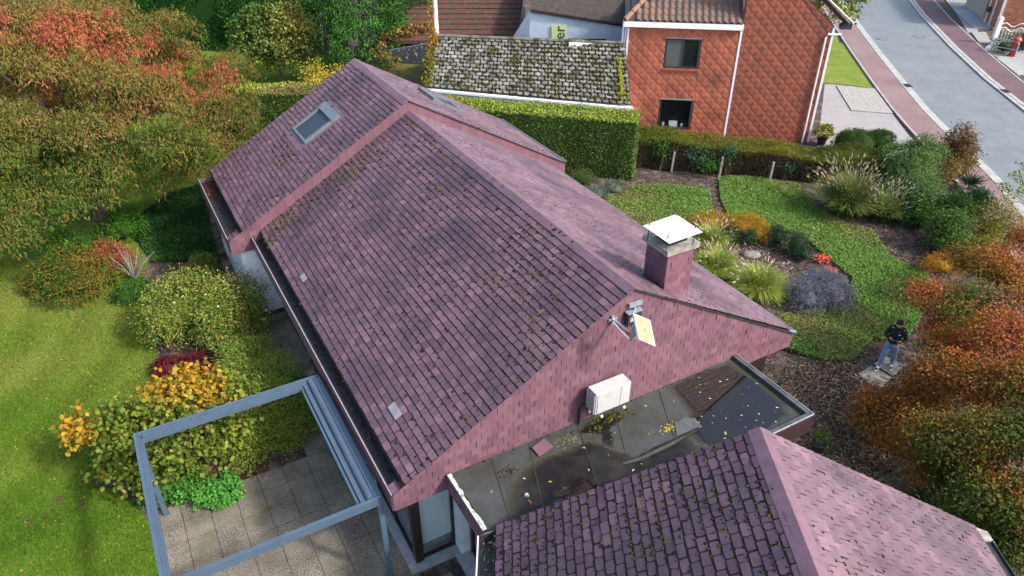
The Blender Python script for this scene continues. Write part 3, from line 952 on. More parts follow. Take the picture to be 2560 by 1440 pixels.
# walls below the eaves
mb = MB()
def wallbox(x0, x1, y0, y1, z0=0, z1=2.42): mb.box(H, x0, x1, y0, y1, z0, z1)
wallbox(3.25, 3.45, 12.4, 21.25)            # left wall, main part
wallbox(2.30, 3.25, 21.22, 21.4)            # return towards the far part
wallbox(2.30, 2.5, 21.4, 25.9)
wallbox(2.5, 13.6, 25.7, 25.9)
wallbox(13.0, 13.2, 10.6, 25.7)
wallbox(4.12, 4.42, 9.62, 9.98, .10)          # pier between corner window and side window
wallbox(4.42, 11.5, 9.80, 9.98)              # under the flat roof
wallbox(11.0, 11.2, 7.4, 9.8)
wallbox(4.42, 4.6, 7.4, 9.62, .0, .1)
mb.box(I, 0.15, .35, 1.2, 8.2, 0, 2.7); mb.box(I, 7.9, 8.1, 1.2, 8.7, 0, 2.7); mb.box(I, .35, 7.9, 8.5, 8.7, 0, 2.6)
# wing gable above the flat roof
mb.prism([I(WU0 + .2, WV - .25, 2.60), I(WU1 - .2, WV - .25, 2.60), I(WU1 - .2, WV - .25, WZE - .1), I(WUM, WV - .25, WZR - .2), I(WU0 + .2, WV - .25, WZE - .1)], I(0, .12, 0))
mb.build('wall', M['white_brick'], house)
mb = MB()
mb.box(H, 2.95, 13.2, 9.98, 21.2, 2.421, 2.47); mb.box(H, 2.3, 13.6, 21.2, 25.95, 2.421, 2.47)
mb.build('soffit', M['white_paint'], house)

# plinth slabs around the corner window
mb = MB()
mb.box(H, 2.98, 3.28, 9.70, 12.6, 0, .09); mb.box(H, 3.28, 4.16, 9.70, 9.95, 0, .09); mb.box(H, 4.0, 4.42, 7.9, 9.70, 0, .088)
mb.build('sill', M['stone_sill'], house)

# corner window: dark posts and rails, panes, vertical blinds
win = MB()
win.box(H, 3.16, 3.34, 9.88, 10.06, .09, 2.40)            # corner post
win.box(H, 4.07, 4.15, 9.92, 10.0, .09, 2.40)
win.box(H, 3.34, 4.07, 9.93, 10.0, .09, .15); win.box(H, 3.34, 4.07, 9.93, 10.0, 2.33, 2.40)
win.box(H, 3.18, 3.26, 10.06, 12.4, .09, .16); win.box(H, 3.18, 3.26, 10.06, 12.4, 2.33, 2.40)
win.box(H, 3.18, 3.26, 12.3, 12.4, .16, 2.33); win.box(H, 3.18, 3.26, 11.2, 11.27, .16, 2.33)
wo_ = win.build('window', M['brown_frame'], house)
tag(wo_, 'brown framed corner window with pale vertical blinds')
mb = MB(); mb.box(H, 3.34, 4.07, 9.972, 9.98, .15, 2.33); mb.build('pane', M['clear_glass'], wo_)
mb = MB(); mb.box(H, 3.215, 3.222, 10.06, 11.2, .16, 2.33); mb.build('pane', M['clear_glass'], wo_)
mb = MB(); mb.box(H, 3.215, 3.222, 11.27, 12.3, .16, 2.33); mb.build('pane', M['clear_glass'], wo_)
for k in range(9):        # vertical blind slats, slightly turned
    x = 3.37 + k * .083
    mb = MB(); mb.prism([H(x, 10.06, .42), H(x + .085, 10.035 , .42), H(x + .085, 10.035, 2.33), H(x, 10.06, 2.33)], H(0, .004, 0)); mb.build('blind_slat', M['blind'], wo_)
mb = MB(); mb.box(H, 3.27, 4.1, 10.15, 10.2, .1, 2.4); mb.build('room_divider', M['stone_sill'], wo_)
for k in range(12):
    y = 10.1 + k * .083
    mb = MB(); mb.prism([H(3.30, y, .42), H(3.325, y + .085, .42), H(3.325, y + .085, 2.33), H(3.30, y, 2.33)], H(.004, 0, 0)); mb.build('blind_slat', M['blind'], wo_)
# floor inside
mb = MB(); mb.box(H, 3.3, 13, 10.0, 21, .02, .06); mb.box(H, 4.45, 11, 7.5, 9.8, .02, .06); mb.build('room_floor', M['stone_sill'], house)
# side window next to the corner, under the flat roof
w2 = MB()
w2.box(H, 4.34, 4.42, 9.52, 9.61, .1, 2.4); w2.box(H, 4.34, 4.42, 7.6, 9.52, .1, .18); w2.box(H, 4.34, 4.42, 7.6, 9.52, 2.3, 2.4); w2.box(H, 4.34, 4.42, 8.5, 8.57, .18, 2.3)
w2o = w2.build('window', M['brown_frame'], house); tag(w2o, 'narrow dark framed side window under the low parapet')
mb = MB(); mb.box(H, 4.375, 4.382, 8.57, 9.52, .18, 2.3); mb.build('pane', M['clear_glass'], w2o)
mb = MB(); mb.box(H, 4.375, 4.382, 7.6, 8.5, .18, 2.3); mb.build('pane', M['clear_glass'], w2o)
mb = MB(); mb.box(H, 4.50, 4.52, 7.6, 9.5, .5, 2.4); mb.build('curtain', M['blind'], w2o)

# box gutters along the left eaves with purple fascia outside
def box_gutter(parent, T, x_out, x_in, y0, y1, ztop, zbot, nm='gutter'):
    mb = MB()
    mb.box(T, x_out + .03, x_out + .045, y0, y1, zbot + .05, ztop - .012)
    mb.box(T, x_out + .045, x_in + .12, y0, y1, ztop - .17, ztop - .15)
    mb.box(T, x_in + .05, x_in + .065, y0, y1, ztop - .15, ztop + .05)
    return mb.build(nm, M['gutter'], parent)
box_gutter(house, H, 2.70, 2.98, YG + .3, YU - .03, 2.86, 2.40)
box_gutter(house, H, 2.02, 2.46, YU + .3, YE - .06, 2.88, 2.40)
fa = MB(); fa.box(H, 2.70, 2.728, YG + .04, YU - .035, 2.40, 2.86); fa.box(H, 2.02, 2.048, YU + .13, YE, 2.40, 2.88); fa.box(H, 2.05, 2.6, YE - .04, YE, 2.40, 2.86)
fascia = fa.build('fascia', M['wall_slate_plain'] if 'wall_slate_plain' in M else M['ridge_cap'], house)
mb = MB(); mb.box(H, 2.697, 2.714, YG + .03, YU - .04, 2.861, 2.868); mb.box(H, 2.017, 2.034, YU + .13, YE, 2.881, 2.888)
mb.build('gutter_rim', M['stone_sill'], fascia)
# fallen leaves lying in the box gutters
n = 420
P = []
for k in range(n):
    if k < 240: P.append(H(random.uniform(2.84, 3.0), random.uniform(YG + .35, YU - .2), 2.722))
    else: P.append(H(random.uniform(2.12, 2.46), random.choice([random.uniform(YU + .35, YU + .9), random.uniform(24.6, 26), random.uniform(YU + .3, 26)]), 2.745))
P = np.array(P); lc = np.where(np.arange(n)[:, None] < 240, np.array([[.07, .045, .02]]), np.array([[.22, .045, .012]])) * RNG.uniform(.5, 1.5, (n, 1))
g_ = leaves(P + RNG.uniform(0, .02, (n, 3)), RNG.normal(0, .5, (n, 3)) + I(0, 0, 1), RNG.normal(0, 1, (n, 3)) * I(1, 1, .2), RNG.uniform(.05, .11, n), .5, lc)
tag(obj('gutter_leaves', g_[0], g_[1], M['leaf'], col=g_[2], kind='stuff'), 'dead brown and red leaves lying in the box gutters', 'leaves')
# right eave gutters (narrow, dark)
mb = MB()
mb.box(H, ER - .02, ER + .10, YG + .12, YU, EZ - .13, EZ - .01); mb.box(H, URX - .02, URX + .10, YU + .1, YE, UEZ - .13, UEZ - .01)
gr = mb.build('gutter', M['dark_metal'], house)
mb = MB(); mb.box(H, ER + .101, ER + .125, YG + .3, YU, EZ - .03, EZ - .004); mb.box(H, URX + .101, URX + .125, YU + .1, YE, UEZ - .03, UEZ - .004); mb.build('gutter_rim', M['grey_metal'], gr)
mb = MB(); mb.box(H, ER - .06, ER + .1, YG + .0, YG + .25, EZ - .02, EZ + .012); mb.build('gutter_end', M['grey_metal'], gr)
# dark post under the right gable end
mb = MB(); mb.box(H, 12.35, 12.55, 9.75, 9.9, 0, 2.4); mb.box(H, 12.05, 12.2, 9.76, 9.88, 0, 2.4); mb.box(H, 11.6, 13.2, 9.96, 10.02, 0, 2.4); mb.build('post', M['brown_frame'], house)
# downpipe on the left wall
mb = MB(); mb.tube([H(3.0, 18.0, 2.7), H(3.18, 18.0, 2.3), H(3.18, 18.0, .05)], .045, 10); mb.build('downpipe', M['grey_metal'], house)
mb = MB(); mb.box(H, 3.10, 3.24, 17.9, 18.1, 1.8, 2.0); mb.build('pipe_bracket', M['white_paint'], house)

# flat roof between gable and wing
FZ = 2.80
def flat(pts, z): return [H(p[0], p[1], z) for p in pts]
FP = [(3.95, 9.56), (11.44, 9.56), (11.44, 7.24), (9.0, 7.24), (9.0, 6.2), (4.3, 7.5), (3.95, 8.0)]
mb = MB(); mb.prism(flat(FP, 2.55), I(0, 0, FZ - 2.55)); flat_o = mb.build('flat_roof', M['bitumen'], house)
# seams of the roofing sheets
for (x0, y0, x1, y1) in ((4.85, 9.5, 4.4, 7.9), (5.72, 9.5, 5.0, 7.6), (6.93, 9.5, 6.25, 7.6), (9.15, 9.5, 8.5, 8.2), (7.9, 9.5, 7.35, 8.35)):
    d = unit(np.array([x1 - x0, y1 - y0])); nx = np.array([-d[1], d[0]]) * .011
    mb = MB(); mb.prism([H(x0 + nx[0], y0 + nx[1], FZ + .001), H(x0 - nx[0], y0 - nx[1], FZ + .001), H(x1 - nx[0], y1 - nx[1], FZ + .001), H(x1 + nx[0], y1 + nx[1], FZ + .001)], I(0, 0, .006)); mb.build('seam', M['bitumen_seam'] if 'bitumen_seam' in M else M['bitumen'], flat_o)
def irregular(pts, z, name, m, parent, th=.004, amp=.05, seed=0, sub=6):
    r = random.Random(seed)
    out = []
    n = len(pts)
    for i in range(n):
        a, b = np.array(pts[i]), np.array(pts[(i + 1) % n])
        t = unit(b - a); nn = np.array([-t[1], t[0]])
        for k in range(sub):
            q = a + (b - a) * k / sub + nn * r.uniform(-amp, amp) * (0 if k == 0 else 1)
            out.append(q)
    c = np.mean(out, 0)
    V = [H(p[0], p[1], z) for p in out]
    if name == 'puddle':
        o = obj(name, V, [tuple(range(len(V)))], m, parent)
    else:
        n_ = len(out)
        rings = [V] + [[H(*(p + (c - p) * k_ + np.array([r.uniform(-.02, .02), r.uniform(-.02, .02)])), z + k_ * .001) for p in out] for k_ in (.10, .22, .40)]
        cl = [(.052, .053, .045)] * n_ + [(.030, .029, .016)] * n_ + [(.008, .008, .008)] * n_ + [(.005, .005, .006)] * n_
        VV = [p for rg in rings for p in rg]
        FF_ = [(a * n_ + i, a * n_ + (i + 1) % n_, (a + 1) * n_ + (i + 1) % n_, (a + 1) * n_ + i) for a in range(3) for i in range(n_)] + [tuple(range(3 * n_, 4 * n_))]
        o = obj(name, VV, FF_, m, parent, col=np.array(cl))
    if o.data.polygons[0].normal.z < 0: o.data.flip_normals()
    return o
irregular([(4.2, 7.95), (4.70, 8.65), (5.2, 8.98), (5.75, 9.05), (6.3, 8.98), (6.8, 9.0), (7.15, 8.72), (7.45, 8.1), (7.9, 8.0), (8.4, 8.0), (8.9, 8.1), (9.0, 7.3), (7.5, 7.0), (5.0, 7.4)], FZ + .002, 'damp_stain', M['bitumen_wet'], flat_o, amp=.04, seed=3)
irregular([(6.75, 9.30), (7.25, 9.42), (8.0, 9.45), (8.05, 9.25), (7.5, 9.05), (7.35, 8.75), (7.15, 8.5), (7.05, 8.75), (7.2, 9.0)], FZ + .003, 'damp_stain', M['bitumen_wet'], flat_o, amp=.05, seed=5)
irregular([(5.2, 7.75), (5.5, 8.15), (6.1, 8.2), (6.5, 8.05), (6.3, 7.6), (5.6, 7.4)], FZ + .005, 'puddle', M['water'], flat_o, amp=.05, seed=8)
irregular([(9.40, 9.50), (10.4, 9.54), (11.25, 9.5), (11.36, 8.9), (11.36, 7.9), (11.2, 7.40), (10.4, 7.32), (9.2, 7.2), (8.7, 7.8), (8.9, 8.3), (9.25, 8.6), (9.32, 9.0)], FZ + .004, 'damp_stain', M['bitumen_wet'], flat_o, amp=.03, seed=19)
irregular([(9.55, 9.45), (10.4, 9.50), (11.1, 9.42), (11.22, 8.9), (11.2, 7.9), (11.05, 7.55), (10.4, 7.42), (9.2, 7.3), (8.95, 7.8), (9.1, 8.2), (9.45, 8.6), (9.5, 9.0)], FZ + .012, 'puddle', M['water'], flat_o, amp=.03, seed=9)
# rolled drain ridge of roofing felt, patch and clear sheet
mb = MB()
pts = [H(7.1, 8.1, FZ + .02), H(7.5, 8.02, FZ + .05), H(8.2, 8.02, FZ + .07), H(9.1, 8.1, FZ + .05)]
mb.tube([q - I(0, 0, .035) for q in pts], [.03, .055, .055, .035], 8); mb.build('felt_roll', M['bitumen_seam'], flat_o, smooth=True)
mb = MB(); mb.add([H(8.55, 8.16, FZ + .015), H(9.2, 8.10, FZ + .02), H(9.25, 8.40, FZ + .014), H(9.05, 8.52, FZ + .012), H(8.75, 8.45, FZ + .012), H(8.9, 8.28, FZ + .022)], [(0, 1, 5), (1, 2, 5), (2, 3, 5), (3, 4, 5), (4, 0, 5)]); mb.build('felt_patch', M['felt_patch'], flat_o)
# raised curb right edge and front edge, white flaking left parapet
mb = MB()
mb.box(H, 11.40, 11.50, 7.18, 9.53, 2.55, 2.90); mb.box(H, 10.2, 11.40, 7.18, 7.27, 2.55, 2.895)
cu = mb.build('parapet', M['bitumen_edge'] if 'bitumen_edge' in M else M['gutter'], flat_o)
mb = MB(); mb.box(H, 11.501, 11.515, 7.17, 9.5, 2.88, 2.915); mb.box(H, 10.2, 11.515, 7.155, 7.17, 2.88, 2.915); mb.build('edge_trim', M['stone_sill'], flat_o)
mb = MB(); mb.box(H, 11.46, 11.50, 7.14, 9.5, 2.42, 2.87); mb.box(H, 9.6, 11.50, 7.13, 7.155, 2.42, 2.87); mb.build('fascia', M['old_fascia'] if 'old_fascia' in M else M['ridge_cap'], flat_o)
FF = Field(H(3.86, 9.53, 2.42), H(0, -1, 0), I(0, 0, 1), 'wall_slate3', PINK, th=.006, lip=.004)
FF.rows([(0, 0), (1.55, 0), (1.55, .44), (0, .44)], .243, .15, gap=.007)
mb = MB(); mb.box(H, 3.865, 3.95, 7.98, 9.53, 2.42, 2.86); lp = mb.build('parapet', M['slate_under'], flat_o)
place_tiles([FF], 60, 'wall_slate', 'wall_slates', M['wall_slate'], house)
mb = MB()
pr = random.Random(2); wv_ = 0
for k in range(50):
    y0 = 9.5 - k * .0306; wv_ = .8 * wv_ + pr.uniform(-.012, .012)
    mb.box(H, 3.852, 3.925 + wv_, y0 - .0304, y0, 2.861, 2.873 + random.uniform(0, .002))
mb.build('parapet_paint', M['worn_paint'], lp)
# wing eave: black gutter with pale edge, leaf litter inside
mb = MB(); mb.box(I, -.60, -.585, 1.2, 8.72, 2.60, 2.86); mb.box(I, -.585, -.32, 1.2, 8.72, 2.62, 2.66); mb.box(I, -.34, -.32, 1.2, 8.9, 2.66, 2.82); mb.hexa([H(3.90, 7.9, 2.6), H(4.1, 7.85, 2.6), I(-.3, 8.85, 2.6), I(-.6, 8.72, 2.6), H(3.90, 7.9, 2.875), H(4.1, 7.85, 2.86), I(-.3, 8.85, 2.86), I(-.6, 8.72, 2.86)])
wg = mb.build('gutter', M['dark_metal'], house)
mb = MB(); mb.box(I, -.625, -.602, 1.2, 8.72, 2.45, 2.875); mb.build('gutter_rim', M['white_paint'], wg)
mb = MB(); mb.box(I, 8.48, 8.62, 1.0, 8.6, 2.72, 2.86); mb.box(I, 8.62, 8.64, 1.0, 8.6, 2.82, 2.90); mb.build('gutter', M['dark_metal'], house)
mb = MB(); mb.hexa([I(8.3, 8.6, 2.80), I(8.75, 8.6, 2.76), I(8.75, 8.85, 2.76), I(8.3, 8.93, 2.84), I(8.3, 8.6, 2.93), I(8.7, 8.6, 2.83), I(8.7, 8.85, 2.83), I(8.3, 8.93, 2.94)]); mb.build('gutter_end', M['concrete'], house)
# leaves scattered on the flat roof, in the wing gutter and on the slopes
P, cc = [], []
YL = [(.55, .50, .16), (.60, .56, .30), (.40, .33, .10), (.25, .12, .05), (.65, .60, .35)]
for k in range(48): P.append(H(random.uniform(9.2, 11.3), random.uniform(7.4, 9.4), FZ + .018)); cc.append(random.choice(YL + [(.10, .05, .02)]))
for k in range(20): P.append(H(random.uniform(4.2, 8.8), random.uniform(7.7, 9.4), FZ + .012)); cc.append(random.choice(YL))
for k in range(70): P.append(I(random.uniform(-.55, -.36), random.uniform(6.5, 8.9), 2.68)); cc.append(random.choice(YL[1:4] + [(.12, .13, .03)]))
P = np.array(P); n = len(P)
g_ = leaves(P, RNG.normal(0, .15, (n, 3)) + I(0, 0, 1), RNG.normal(0, 1, (n, 3)) * I(1, 1, 0), RNG.uniform(.035, .085, n), .45, np.array(cc))
tag(obj('roof_leaves', g_[0], g_[1], M['leaf'], col=g_[2], kind='stuff'), 'small yellow leaves strewn over the flat roof and wing gutter', 'leaves')
# moss and yellow lichen on the flat roof
mp, ms_, mc = [], [], []
for k in range(80): mp.append(H(random.gauss(7.5, .3), random.gauss(9.28, .10), FZ)); ms_.append(random.uniform(.015, .05)); mc.append(random.choice(MOSSG[:4]))
for k in range(60): mp.append(H(random.gauss(8.55, .12), random.gauss(8.42, .06), FZ)); ms_.append(random.uniform(.008, .022)); mc.append((.45, .36, .02))
for k in range(60): mp.append(H(random.gauss(4.9, .12), random.gauss(9.05, .06), FZ)); ms_.append(random.uniform(.01, .03)); mc.append(random.choice(MOSSD))
for k in range(50): mp.append(H(random.uniform(6.2, 6.7), random.gauss(9.2, .1), FZ)); ms_.append(random.uniform(.006, .02)); mc.append((.25, .23, .03))
for k in range(70): mp.append(H(random.uniform(4.1, 11), 9.515, FZ)); ms_.append(random.uniform(.008, .028)); mc.append(random.choice(MOSSD))
v, f, c = blobs_mesh(mp, ms_, mc, None, .5)
obj('roof_moss', v, f, M['moss'], flat_o, col=c, smooth=True, kind='stuff')

# chimney clad in slates
ch = MB()
CX0, CX1, CY0, CY1, CZT = 9.30, 10.01, 9.96, 10.64, 6.10
ch.box(H, CX0, CX1, CY0, CY1, 4.2, CZT)
cho = ch.build('chimney', M['slate_under'], house)
CHF = []
for (O, es, w) in ((H(CX0, CY0 - .004, 4.55), H(1, 0, 0), CX1 - CX0), (H(CX0 - .004, CY1, 4.9), H(0, -1, 0), CY1 - CY0), (H(CX1 + .004, CY0, 4.4), H(0, 1, 0), CY1 - CY0)):
    F_ = Field(O, es, I(0, 0, 1), 'chs', [(.170, .078, .100), (.158, .073, .095), (.180, .084, .106)], th=.006, lip=.005)
    F_.rows([(0, 0), (w, 0), (w, CZT - O[2]), (0, CZT - O[2])], .235, .165, gap=.007)
    CHF.append(F_)
place_tiles(CHF, 30, 'chimney_slate', 'chimney_slates', M['wall_slate'], cho)
mb = MB(); mb.box(H, 9.22, 10.09, 9.88, 10.72, CZT + .001, CZT + .12)
for (x, y) in ((0, 0),): pass
capo = mb.build('cap_slab', M['concrete'], cho)
mb = MB(); mb.box(H, 9.42, 9.90, 10.08, 10.52, CZT + .121, CZT + .28); mb.build('flue', M['black'], cho)
mb = MB(); q = [H(9.03 + .02, 9.68 + .02, 6.56), H(9.91, 9.69, 6.60), H(9.91, 10.53, 6.62), H(9.03, 10.53, 6.58)]
mb.prism(q, I(0, 0, .012)); mb.build('rain_plate', M['steel_white'], cho)
for (x, y) in ((9.12, 9.86), (9.84, 9.86), (9.84, 10.46), (9.12, 10.46)):
    mb = MB(); mb.tube([H(x + .04, y + .02, CZT + .12), H(x + .04, y + .02, 6.66)], .010, 6); mb.build('rod', M['dark_metal'], cho)
mb = MB()
for k in range(9): mb.prism([H(9.3 - .01, 10.64 - k * .08, 5.20), H(9.3 - .01, 10.58 - k * .08, 5.20), H(9.3 - .01, 10.58 - k * .08, 5.28), H(9.3 - .01, 10.64 - k * .08, 5.28)], H(-.015, 0, 0))
mb.build('flashing', M['dark_metal'], cho)

# roof windows on the upper section
def skylight(side, x0, x1, y0, y1, label):
    xe, tn, zr = (XTU, TU_L, RZU) if side < 0 else (URX, TU_R, RZU)
    zz = lambda x: zr - abs(x - RX) * tn
    nrm = unit(np.array([side * tn, 0, 1.0]))
    def T(x, y, n): p = H(x + nrm[0] * n, y, zz(x) + nrm[2] * n); return p
    def bx(mb, xa, xb, ya, yb, n0, n1):
        if xa > xb: xa, xb = xb, xa
        mb.hexa([T(xa, ya, n0), T(xb, ya, n0), T(xb, yb, n0), T(xa, yb, n0), T(xa, ya, n1), T(xb, ya, n1), T(xb, yb, n1), T(xa, yb, n1)])
    hi, lo = (x1, x0) if side < 0 else (x0, x1)     # hi: towards the ridge
    s = 1 if hi > lo else -1
    mb = MB()
    bx(mb, lo, hi, y0, y0 + .12, -.05, .10); bx(mb, lo, hi, y1 - .12, y1, -.05, .10); bx(mb, lo, lo + s * .07, y0 + .12, y1 - .12, -.05, .085)
    fr = mb.build('roof_window', M['skylight_metal'], house); tag(fr, label)
    mb = MB(); bx(mb, hi - s * .26, hi + s * .02, y0 - .02, y1 + .02, -.05, .13); mb.build('top_hood', M['skylight_metal'], fr)
    mb = MB(); bx(mb, lo + s * .07, hi - s * .26, y0 + .12, y1 - .12, -.02, .055); mb.build('pane', M['skylight_glass'], fr)
    mb = MB(); bx(mb, lo - s * .30, lo, y0 - .08, y1 + .08, .0, .022); bx(mb, hi + s * .02, hi + s * .14, y0 - .1, y1 + .1, .0, .022); bx(mb, lo, hi, y0 - .1, y0, .0, .024); bx(mb, lo, hi, y1, y1 + .1, .0, .024); mb.build('flashing', M['ridge_cap'], fr)
skylight(-1, *SKL, 'grey metal roof window facing the lawn')
skylight(1, *SKR, 'grey metal roof window facing the neighbour')

# ================================================================== THINGS ON AND AROUND THE HOUSE
# outdoor unit on wall brackets
ac = thing('air_conditioner', H(7.53, 9.28, 3.2), 'white outdoor air conditioner unit mounted on the pink gable above the flat roof', 'air conditioner')
mb = MB(); mb.box(H, 7.085, 7.975, 9.115, 9.43, 3.28, 3.845)
o = mb.build('casing', M['ac_white'], ac)
bv = o.modifiers.new('bevel', 'BEVEL'); bv.width = .018; bv.segments = 2
mb = MB(); mb.box(H, 7.13, 7.66, 9.103, 9.114, 3.31, 3.81); mb.build('front_panel', M['ac_white'], ac)
mb = MB(); mb.box(H, 7.72, 7.95, 9.106, 9.114, 3.31, 3.81); mb.build('side_panel', M['ac_white'], ac)
mb = MB(); mb.box(H, 7.76, 7.90, 9.098, 9.1055, 3.66, 3.77); mb.build('label_plate', M['pvc'], ac)
mb = MB(); mb.box(H, 7.078, 7.0845, 9.14, 9.41, 3.31, 3.80); gl = mb.build('side_grille', M['ac_dark'], ac)
for k in range(11):
    mb = MB(); z = 3.325 + k * .044; mb.box(H, 7.062, 7.0775, 9.135, 9.415, z, z + .016); mb.build('louvre', M['ac_white'], gl)
for k in range(3):
    mb = MB(); y = 9.135 + k * .13; mb.box(H, 7.060, 7.0775, y, y + .02, 3.31, 3.80); mb.build('grille_bar', M['ac_white'], gl)
for x in (7.22, 7.80):
    mb = MB(); mb.box(H, x, x + .05, 9.06, 9.535, 3.20, 3.24); mb.box(H, x, x + .05, 9.50, 9.53, 2.98, 3.20); mb.build('bracket', M['white_paint'], ac)
    for yy in (9.12, 9.36): mb = MB(); mb.tube([H(x + .025, yy, 3.241), H(x + .025, yy, 3.279)], .03, 8); mb.build('rubber_foot', M['ac_dark'], ac)
mb = MB(); mb.tube([H(7.05, 9.40, 3.40), H(6.98, 9.46, 3.36), H(6.97, 9.50, 3.2), H(6.97, 9.50, 2.83)], .025, 8); mb.build('pipe', M['gutter'], ac)

# flat panel antenna on a bent arm, facing away to the right
an = thing('panel_antenna', H(7.64, 9.53, 5.2), 'cream flat panel satellite antenna on a bent arm fixed to the gable', 'antenna')
mb = MB(); mb.box(H, 7.55, 7.75, 9.505, 9.53, 5.29, 5.33); mb.box(H, 7.62, 7.68, 9.505, 9.53, 5.18, 5.40); mb.build('wall_plate', M['grey_metal'], an)
mb = MB(); mb.tube([H(7.65, 9.50, 5.31), H(7.66, 9.35, 5.31), H(7.68, 8.93, 5.28)], .028, 10); mb.build('arm', M['grey_metal'], an, smooth=True)
mb = MB(); mb.tube([H(7.675, 9.10, 5.285), H(7.68, 8.97, 5.277)], .036, 10); mb.build('clamp_sleeve', M['rust_red'], an)
mb = MB(); mb.tube([H(7.68, 8.93, 5.16), H(7.68, 8.93, 5.42)], .03, 8); mb.build('mast', M['grey_metal'], an)
c0, c1, c2, c3 = H(7.50, 8.74, 5.99), H(7.86, 8.66, 5.72 + .03), H(7.94, 8.50, 5.20), H(7.57, 8.58, 5.46)
pn = unit(np.cross(c1 - c0, c3 - c0)); 
if pn[1] > 0: pn = -pn
mb = MB(); mb.prism([c0, c1, c2, c3], -pn * .055); mb.build('panel_rim', M['white_paint'], an)
ctr = (c0 + c1 + c2 + c3) / 4
ins = [ctr + (p - ctr) * .93 + pn * .001 for p in (c0, c1, c2, c3)]
mb = MB(); mb.prism(ins, pn * .006); face = mb.build('panel_face', M['cream'], an)
mb = MB(); a = (c2 - c1) * .05; b = (c1 - c0) * .12
q = [ctr + pn * .008 + k1 * unit(c0 - c2) * .055 + k2 * unit(c1 - c0) * .008 for k1, k2 in ((-1, -1), (1, -1), (1, 1), (-1, 1))]
mb.prism(q, pn * .002); mb.build('logo', M['ink'], face)
mid = (c0 + c3) / 2
mb = MB(); mb.hexa([H(7.66, 8.94, 5.20), H(7.71, 8.90, 5.20), mid - pn * .06 + (c3 - c0) * .32, mid - pn * .06 + (c3 - c0) * .28, H(7.66, 8.94, 5.40), H(7.71, 8.90, 5.40), mid - pn * .06 + (c3 - c0) * .02, mid - pn * .06 - (c3 - c0) * .02]); mb.build('bracket', M['grey_metal'], an)
mb = MB(); mb.tube([H(7.66, 9.5, 5.25), H(7.66, 9.3, 5.20), H(7.69, 9.0, 5.14), H(7.75, 8.85, 5.24), mid - pn * .05], .007, 5); mb.build('cable', M['blind'], an)

# small dark box with white letters behind the antenna
bxo = thing('alarm_box', H(8.14, 9.5, 5.1), 'small dark wall box with white letters, behind the panel antenna', 'wall box')
mb = MB(); mb.box(H, 7.97, 8.30, 9.42, 9.525, 5.06, 5.36); mb.build('case', M['dark_metal'], bxo)
mb = MB(); mb.box(H, 7.955, 8.315, 9.405, 9.53, 5.361, 5.385); mb.build('lid', M['grey_metal'], bxo)
mb = MB(); mb.box(H, 8.02, 8.34, 9.47, 9.528, 5.47, 5.56); mb.box(H, 8.14, 8.18, 9.47, 9.528, 5.386, 5.47); mb.build('wall_bracket', M['grey_metal'], bxo)
def text(body, loc, rot, size, material, parent, name='lettering', extrude=.002):
    cu = bpy.data.curves.new(name, 'FONT'); cu.body = body; cu.size = size; cu.extrude = extrude
    cu.materials.append(material)
    o = bpy.data.objects.new(name, cu)
    dg = bpy.context.evaluated_depsgraph_get()
    COL.objects.link(o); bpy.context.view_layer.update()
    me = bpy.data.meshes.new_from_object(o.evaluated_get(bpy.context.evaluated_depsgraph_get()))
    bpy.data.objects.remove(o); 
    o = bpy.data.objects.new(name, me); COL.objects.link(o)
    if not me.materials: me.materials.append(material)
    o.parent = parent
    o.location = Vector(np.array(loc) - ORG[parent]); o.rotation_euler = rot
    ORG[o] = np.array(loc)
    return o
text('iCa', H(8.02, 9.416, 5.16), (math.pi / 2, 0, HYAW), .17, M['white_ink'], bxo)

# loose slates
def loose(name, label, T, pts, m, th=.008):
    mb = MB(); mb.prism([T(*p) for p in pts], I(0, 0, th)); o = mb.build(name, m); return tag(o, label, 'slate')
zl = lambda x: RZ - (RX - x) * TAN + .032
loose('loose_slate', 'pale replacement slate low on the lawn-side slope near the pergola', H, [(3.42, 11.50, zl(3.42)), (3.42, 11.05, zl(3.42)), (3.58, 11.05, zl(3.58)), (3.58, 11.50, zl(3.58))], M['pale_slate'])
loose('loose_slate', 'pale replacement slate low on the lawn-side slope above the downpipe', H, [(3.26, 17.65, zl(3.26)), (3.26, 17.33, zl(3.26)), (3.40, 17.33, zl(3.40)), (3.40, 17.65, zl(3.40))], M['pale_slate'])
loose('loose_slate', 'single fallen slate lying on the flat roof by the gable', H, [(5.72, 9.06, FZ + .02), (6.12, 9.16, FZ + .02), (6.05, 9.42, FZ + .06), (5.70, 9.33, FZ + .06)], M['wall_slate_plain'])
# wire leaf strainer lying on the flat roof
st = thing('leaf_strainer', H(4.98, 8.32, FZ), 'small round wire leaf strainer on the flat roof', 'strainer')
for k in range(7):
    a = math.pi * k / 7
    mb = MB(); mb.tube([H(4.98 + .05 * math.cos(a) * math.cos(p), 8.32 + .045 * math.sin(a) * math.cos(p), FZ + .01 + .07 * math.sin(p)) for p in np.linspace(0, math.pi, 7)], .004, 4); mb.build('wire', M['worn_paint'], st)
mb = MB(); mb.tube([H(4.96, 8.22, FZ + .01), H(4.97, 8.12, FZ + .012)], .02, 6); mb.build('plug', M['rust_red'], st)

